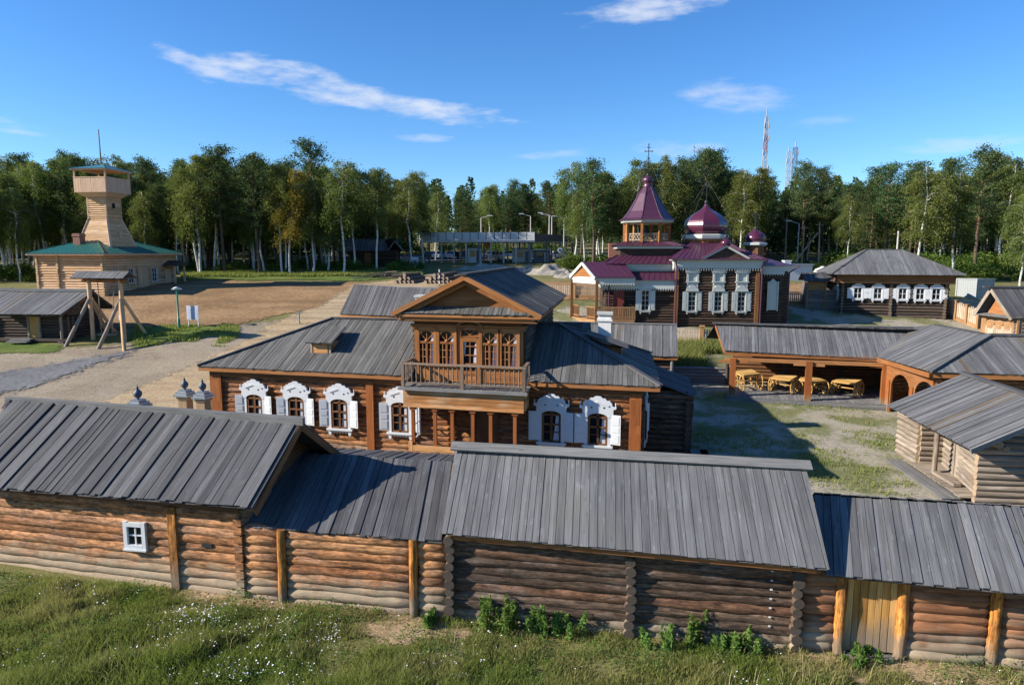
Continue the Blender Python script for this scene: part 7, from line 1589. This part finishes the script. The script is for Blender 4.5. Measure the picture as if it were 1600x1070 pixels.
marked('birch_tree', YB[1], 622, 118, .95, 'birch turning dull yellow behind the dark hut', 'birch')
marked('birch_tree', BM[4], 590, 97.5, .93, 'birch with thin white trunk standing in front of the dark hut', 'birch')
marked('birch_tree', BM[6], 557, 100, .97, 'birch leaning slightly beside the left end of the dark hut', 'birch', .04)
marked('birch_tree', BM[0], 606, 113, .96, 'tall birch directly behind the roof of the dark hut', 'birch')
marked('birch_tree', BM[2], 641, 110, .93, 'birch between the dark hut and the white info board', 'birch')
marked('birch_tree', BM[3], 663, 116, .98, 'tall birch at the left end of the canopy building', 'birch')
marked('pine_tree', PM[2], 578, 116, .9, 'dark pine behind the left half of the dark hut roof', 'pine')
marked('pine_tree', PM[0], 490, 99, 1.09, 'tallest dark pine standing above the left wood', 'pine')
marked('birch_tree', BM[2], 538, 94.5, .97, 'slender birch with long white trunk at the right end of the left wood', 'birch')
marked('birch_tree', BM[1], 316, 94, 1.02, 'tall birch with forked white trunk beside the fire station', 'birch')
marked('pine_tree', PM[1], 1112, 120, 1.12, 'tall dark pine rising behind the onion dome', 'pine')
marked('pine_tree', PM[3], 1518, 92, .99, 'big pine with orange trunk at the right wood edge', 'pine')
marked('pine_tree', PM[2], 925, 103, .95, 'sunlit pine left of the bell tower', 'pine')
marked('birch_tree', BM[5], 1592, 78, .72, 'leafy birch at the right edge beyond the container', 'birch')
marked('birch_tree', BM[3], 1488, 88, .85, 'birch with slim white trunk behind the container', 'birch', .03)
marked('birch_tree', BM[0], 1430, 86, .9, 'birch with white trunk rising behind the shuttered house roof', 'birch', -.03)
def far_wood():
    g = np.random.default_rng(77); Vs, Rn = [], []
    base = []
    for k in range(3):
        n = 520; z = g.random(n); rad = (1 - z) ** .6 * 2.4 + .35; a = g.random(n) * 6.28; rr = rad * np.sqrt(g.random(n)); base.append(np.stack([np.cos(a) * rr, np.sin(a) * rr, 1.2 + z * 16.8], 1))
    n = 760; px = g.uniform(600, 1720, n); Y = g.uniform(200, 350, n); px[:200] = g.uniform(1000, 1800, 200); Y[:200] = g.uniform(140, 185, 200)
    px[-170:] = g.uniform(-200, 640, 170); Y[-170:] = g.uniform(134, 165, 170)
    for i in range(n):
        x = (px[i] - 800) / FPX * Y[i]; s = g.uniform(.82, 1.12) * (1.06 if Y[i] > 195 else .72); C = base[i % 3] * s * np.array([g.uniform(.9, 1.3), g.uniform(.9, 1.3), 1]) + np.array([x, Y[i], float(hgt(x, Y[i]))]); Vs.append(C); Rn.append(np.clip(g.random(len(C)) * .5 + g.random() * .5, 0, 1))
    C = np.concatenate(Vs); V, Fq = leaf_quads(C, .95, g, .5, .6); o = link('far_wood', npmesh('far_wood', V, Fq, ['wood_leaf'], rnd=np.concatenate(Rn))); o['kind'] = 'stuff'
far_wood()
def shrub_mesh(seed):
    g = np.random.default_rng(seed); C = []
    for i in range(12): c = g.normal(0, .75, 3) * np.array([1, 1, .45]) + np.array([0, 0, 1.0]); C.append(c + g.normal(0, .36, (80, 3)))
    C = np.concatenate(C); C = C[C[:, 2] > .05]; return npmesh('foliage', *leaf_quads(C, .26, g, .3), ['shrub_leaf'], rnd=g.random(len(C)))
SM = [shrub_mesh(500 + i) for i in range(4)]
def shrubs():
    g = random.Random(3)
    zones = [(44, 1380, 1720, 86, 104, 'leafy shrub below the sunlit wood on the right', .9), (16, -60, 60, 86, 98, 'leafy shrub at the foot of the left wood beside the fire station', .8), (46, 270, 660, 96, 112, 'leafy shrub at the foot of the left wood', .6), (70, 1130, 1720, 97, 106, 'dense shrub in front of the trunks of the right wood', 1.25), (16, 880, 960, 104, 112, 'leafy shrub beyond the church porch', .9), (14, 1150, 1300, 100, 116, 'leafy shrub beside the lamp poles', .7), (14, 650, 880, 150, 156, 'leafy shrub beyond the car park', 1.2)]
    for n, a, b, y0, y1, lab, s in zones:
        for i in range(n):
            y = g.uniform(y0, y1); x = (g.uniform(a, b) - 800) / FPX * y; 
            if 'dense' in lab and 1180 < x / y * FPX + 800 < 1305: continue
            q = s * g.uniform(.6, 1.3); o = thing('shrub', lab, 'shrub', (x, y, hz(x, y)), lab.replace(' shrub ', ' shrubs ')); o.rotation_euler = (0, 0, g.random() * 6); o.scale = (q * 1.2, q * 1.2, q); link('foliage', SM[g.randrange(4)], o)
shrubs()
# ------------------------------------------------------------------ grass, flowers, weeds
def vnoise(x, y, sc, seed):
    g = np.random.default_rng(seed); T = g.random((64, 64)); u, v = x / sc + 31.7, y / sc + 17.3; i, j = np.floor(u).astype(int), np.floor(v).astype(int); f, h = u - i, v - j; f = f * f * (3 - 2 * f); h = h * h * (3 - 2 * h)
    A = lambda a, b: T[a % 64, b % 64]
    return (A(i, j) * (1 - f) + A(i + 1, j) * f) * (1 - h) + (A(i, j + 1) * (1 - f) + A(i + 1, j + 1) * f) * h
def blades(name, X, Y, H, W, seed, mat='grass', tone=None):
    g = np.random.default_rng(seed); n = len(X); Z = hgt(X, Y); a = g.random(n) * 6.28; dx, dy = np.cos(a), np.sin(a); ln = H * g.uniform(.15, .7, n); la = g.random(n) * 6.28
    B0 = np.stack([X, Y, Z - .02], 1); Wd = np.stack([dx, dy, 0 * dx], 1) * (W * g.uniform(.6, 1.4, n))[:, None]
    M1 = B0 + np.stack([np.cos(la) * ln * .3, np.sin(la) * ln * .3, H * .6], 1); T1 = B0 + np.stack([np.cos(la) * ln, np.sin(la) * ln, H], 1)
    V = np.stack([B0 - Wd, B0 + Wd, M1 + Wd * .8, M1 - Wd * .8, T1 + Wd * .12, T1 - Wd * .12], 1).reshape(-1, 3)
    b = np.arange(n)[:, None] * 6; Fq = np.concatenate([b + [0, 1, 2, 3], b + [3, 2, 4, 5]]); r = g.random(n) * .6 if tone is None else np.clip(tone + g.normal(0, .16, n), 0, 1)
    o = link(name, npmesh(name, V, Fq, [mat], rnd=np.concatenate([r, r]))); o['kind'] = 'stuff'; return o
def foreground():
    g = np.random.default_rng(21); N = 420000; X = g.uniform(-19, 13.5, N); Y = g.uniform(12.5, 21.5, N); wy = 17.7 - .1655 * (X + 1.56)
    n1 = vnoise(X, Y, 1.6, 1); n2 = vnoise(X, Y, .5, 2); n3 = vnoise(X, Y, 3.4, 3); d = wy - Y
    dens = np.clip((n1 * .55 + n2 * .45 - .26) * 3.2, 0.22, 1); near = np.clip((d - .05) / .5, 0, 1); dens *= np.clip(near * .75 + .25, 0, 1)
    bare = np.exp(-(((X + 2.6) / 1.7) ** 2 + ((d - .75) / .5) ** 2)) + .9 * np.exp(-(((X - 9.5) / 3.4) ** 2 + ((d - .5) / .6) ** 2)) + .55 * np.exp(-(((X + 8) / 3.2) ** 2 + ((d - .4) / .4) ** 2))
    dens *= np.clip(1 - bare * .95, .08, 1); ok = (d > .12) & (g.random(N) < dens); X, Y, d, n1, n2, n3 = [q[ok] for q in (X, Y, d, n1, n2, n3)]
    tall = np.clip((d - 1.5) / 2.2, 0, 1) * np.clip(1.25 - np.abs(X + 6) * .045, .3, 1)
    H = (.06 + .15 * n2 * n1 * 2 + .34 * tall * np.clip(n3 * 1.6 - .25, 0, 1)) * g.uniform(.5, 1.35, len(X))
    tone = np.clip(.22 + 1.0 * (vnoise(X, Y, 1.1, 9) - .25) * (1 - .3 * tall), 0, 1)
    blades('meadow_grass', X, Y, H, .009, 22, tone=tone)
    N = 130000; X = g.uniform(-18.5, 13, N); Y = g.uniform(12.5, 21, N); d = 17.7 - .1655 * (X + 1.56) - Y; q = vnoise(X, Y, 1.0, 61) * .6 + vnoise(X, Y, .35, 62) * .4
    ok = (d > .1) & (g.random(N) < np.clip((q - .42) * 4, .04, 1)); X, Y, q = X[ok], Y[ok], q[ok]; C = np.stack([X, Y, hgt(X, Y) + .03 + g.random(len(X)) * .3 * q * q * 2], 1); V, Fq = leaf_quads(C, .055, g, 0, .5)
    o = link('meadow_weeds', npmesh('meadow_weeds', V, Fq, ['weed_leaf'], rnd=np.clip(q * 1.4 - .3 + g.normal(0, .2, len(q)), 0, 1))); o['kind'] = 'stuff'
    N = 2600; X = g.uniform(-18, 12, N); Y = g.uniform(12.5, 17.5, N); d = 17.7 - .1655 * (X + 1.56) - Y; ok = (d > .6) & (vnoise(X, Y, 1.7, 71) > .55); blades('dry_stalks', X[ok], Y[ok], g.uniform(.3, .65, ok.sum()), .006, 27, mat='dry', tone=g.random(ok.sum()))
    # flowers: small flat heads gathered in drifts
    N = 60000; X = g.uniform(-18, 13, N); Y = g.uniform(12.5, 21, N); d = 17.7 - .1655 * (X + 1.56) - Y
    f = vnoise(X, Y, 1.3, 31) * .6 + vnoise(X, Y, .4, 32) * .4; band = np.exp(-((d - 1.7) / .8) ** 2) * np.clip((1 - X) / 8, .12, 1) + .5 * np.exp(-((d - 3.6) / .7) ** 2)
    ok = (d > .3) & (g.random(N) < np.clip((f - .5) * 3.2, 0, 1) ** 1.3 * (band + .1) * .8); X, Y = X[ok], Y[ok]; n = len(X); Z = hgt(X, Y) + g.uniform(.12, .34, n); r = g.uniform(.009, .021, n)
    a = np.linspace(0, 2 * np.pi, 6, endpoint=False); tl = g.normal(0, .35, (n, 2))
    V = np.stack([X[:, None] + r[:, None] * np.cos(a), Y[:, None] + r[:, None] * np.sin(a), Z[:, None] + r[:, None] * (np.cos(a) * tl[:, :1] + np.sin(a) * tl[:, 1:])], 2).reshape(-1, 3)
    b = np.arange(n)[:, None] * 6; Fq = np.concatenate([b + [0, 1, 2, 3], b + [0, 3, 4, 5]]); o = link('meadow_flowers', npmesh('meadow_flowers', V, Fq, ['flower'])); o['kind'] = 'stuff'
    # courtyard tufts
    N = 90000; X = g.uniform(6, 32, N); Y = g.uniform(24, 46, N); P1 = vnoise(X, Y, 2.4, 41) * .55 + vnoise(X, Y, .7, 42) * .45; edge = np.exp(-((Y - (44.8 - .3 * (X - 14))) / 1.1) ** 2) * (X > 12)
    ok = (g.random(N) < np.clip((P1 - .52) * 4, 0, 1) + edge * np.clip(P1 * 2 - .5, 0, 1)) & (Y < 44.6 - .3 * (X - 14.6)); ok &= ~((X > 17.4) & (Y < 33.5)); X, Y = X[ok], Y[ok]
    blades('courtyard_grass', X, Y, g.uniform(.06, .26, len(X)), .016, 23, tone=np.clip(.25 + .8 * (vnoise(X, Y, 2., 43) - .2), 0, 1))
    N = 16000; X = g.uniform(12.2, 18.5, N); Y = g.uniform(47, 56.5, N); ok = (X < 14.2 + (Y - 47) * .1) | (Y > 54); X, Y = X[ok], Y[ok]; blades('tall_grass', X, Y, g.uniform(.35, 1.0, len(X)), .02, 24, tone=g.uniform(.2, .8, len(X)))
    N = 30000; px = g.uniform(285, 660, N); Yv = g.uniform(91, 99, N); X = (px - 800) / FPX * Yv; blades('wood_edge_grass', X, Yv, g.uniform(.15, .6, N), .05, 25, tone=g.uniform(0, .7, N))
    N = 9000; px = g.uniform(205, 372, N); X = (px - 800) / FPX * 60; Yv = g.uniform(56.5, 62.5, N); X = (px - 800) / FPX * Yv; ok = vnoise(X, Yv, 1.4, 51) > .42; blades('verge_grass', X[ok], Yv[ok], g.uniform(.08, .35, ok.sum()), .03, 26, tone=g.uniform(0, .5, ok.sum()))
foreground()
def weed_mesh(seed, h):
    g = np.random.default_rng(seed); paths, C, S_ = [], [], []
    for i in range(7):
        x, y = g.normal(0, .16, 2); H = h * g.uniform(.6, 1.05); le = g.normal(0, .12, 2); s = np.linspace(0, 1, 5); P = np.stack([x + le[0] * s * H, y + le[1] * s * H, H * s], 1); paths.append((P, .01 * (1 - s) + .004))
        for t in np.arange(.1, 1.0, .045):
            for k in range(4):
                a = g.random() * 6.28; rr = .16 * (1.1 - t * .7); c = np.array([np.interp(t, s, P[:, q]) for q in range(3)]); C.append(c + np.array([np.cos(a) * rr * .6, np.sin(a) * rr * .6, .02])); S_.append(rr)
    C = np.array(C); V, Fq = leaf_quads(C, .13, g, 0, .36); tv, tf = tubes_np(paths, 4)
    return npmesh('stem', tv, tf, ['weed_leaf']), npmesh('foliage', V, Fq, ['weed_leaf'], rnd=g.random(len(C)))
def weeds():
    L = [(768, 965, .95, 'leftmost leafy weed against the dark barn, beside its corner log ends'), (797, 972, .95, 'bushy leafy weed second from the dark barn corner'), (843, 978, .8, 'round leafy weed in the middle of the left half of the dark barn wall'), (886, 985, .65, 'small leafy weed between the round weed and the middle log ends'), (1086, 1000, .95, 'tall leafy weed standing alone in the right half of the dark barn wall'), (1030, 1005, .5, 'low leafy weed right of the middle log ends'), (1130, 1012, .5, 'low leafy weed right of the tall lone weed'), (1165, 1015, .6, 'thin leafy weed before the right log ends'), (683, 968, .35, 'small pale weed at the post left of the dark barn'), (1330, 1045, .4, 'green weed clump by the gate threshold')]
    for i, (px, py, h, lab) in enumerate(L):
        p = fpx(px, py) - FN * random.uniform(.25, .45); z = hz(p.x, p.y); t = thing('leafy_weed', lab, 'weed', (p.x, p.y, z), 'leafy weeds along the barn wall'); a, b = weed_mesh(600 + i, h); link('stem', a, t); link('foliage', b, t)
weeds()
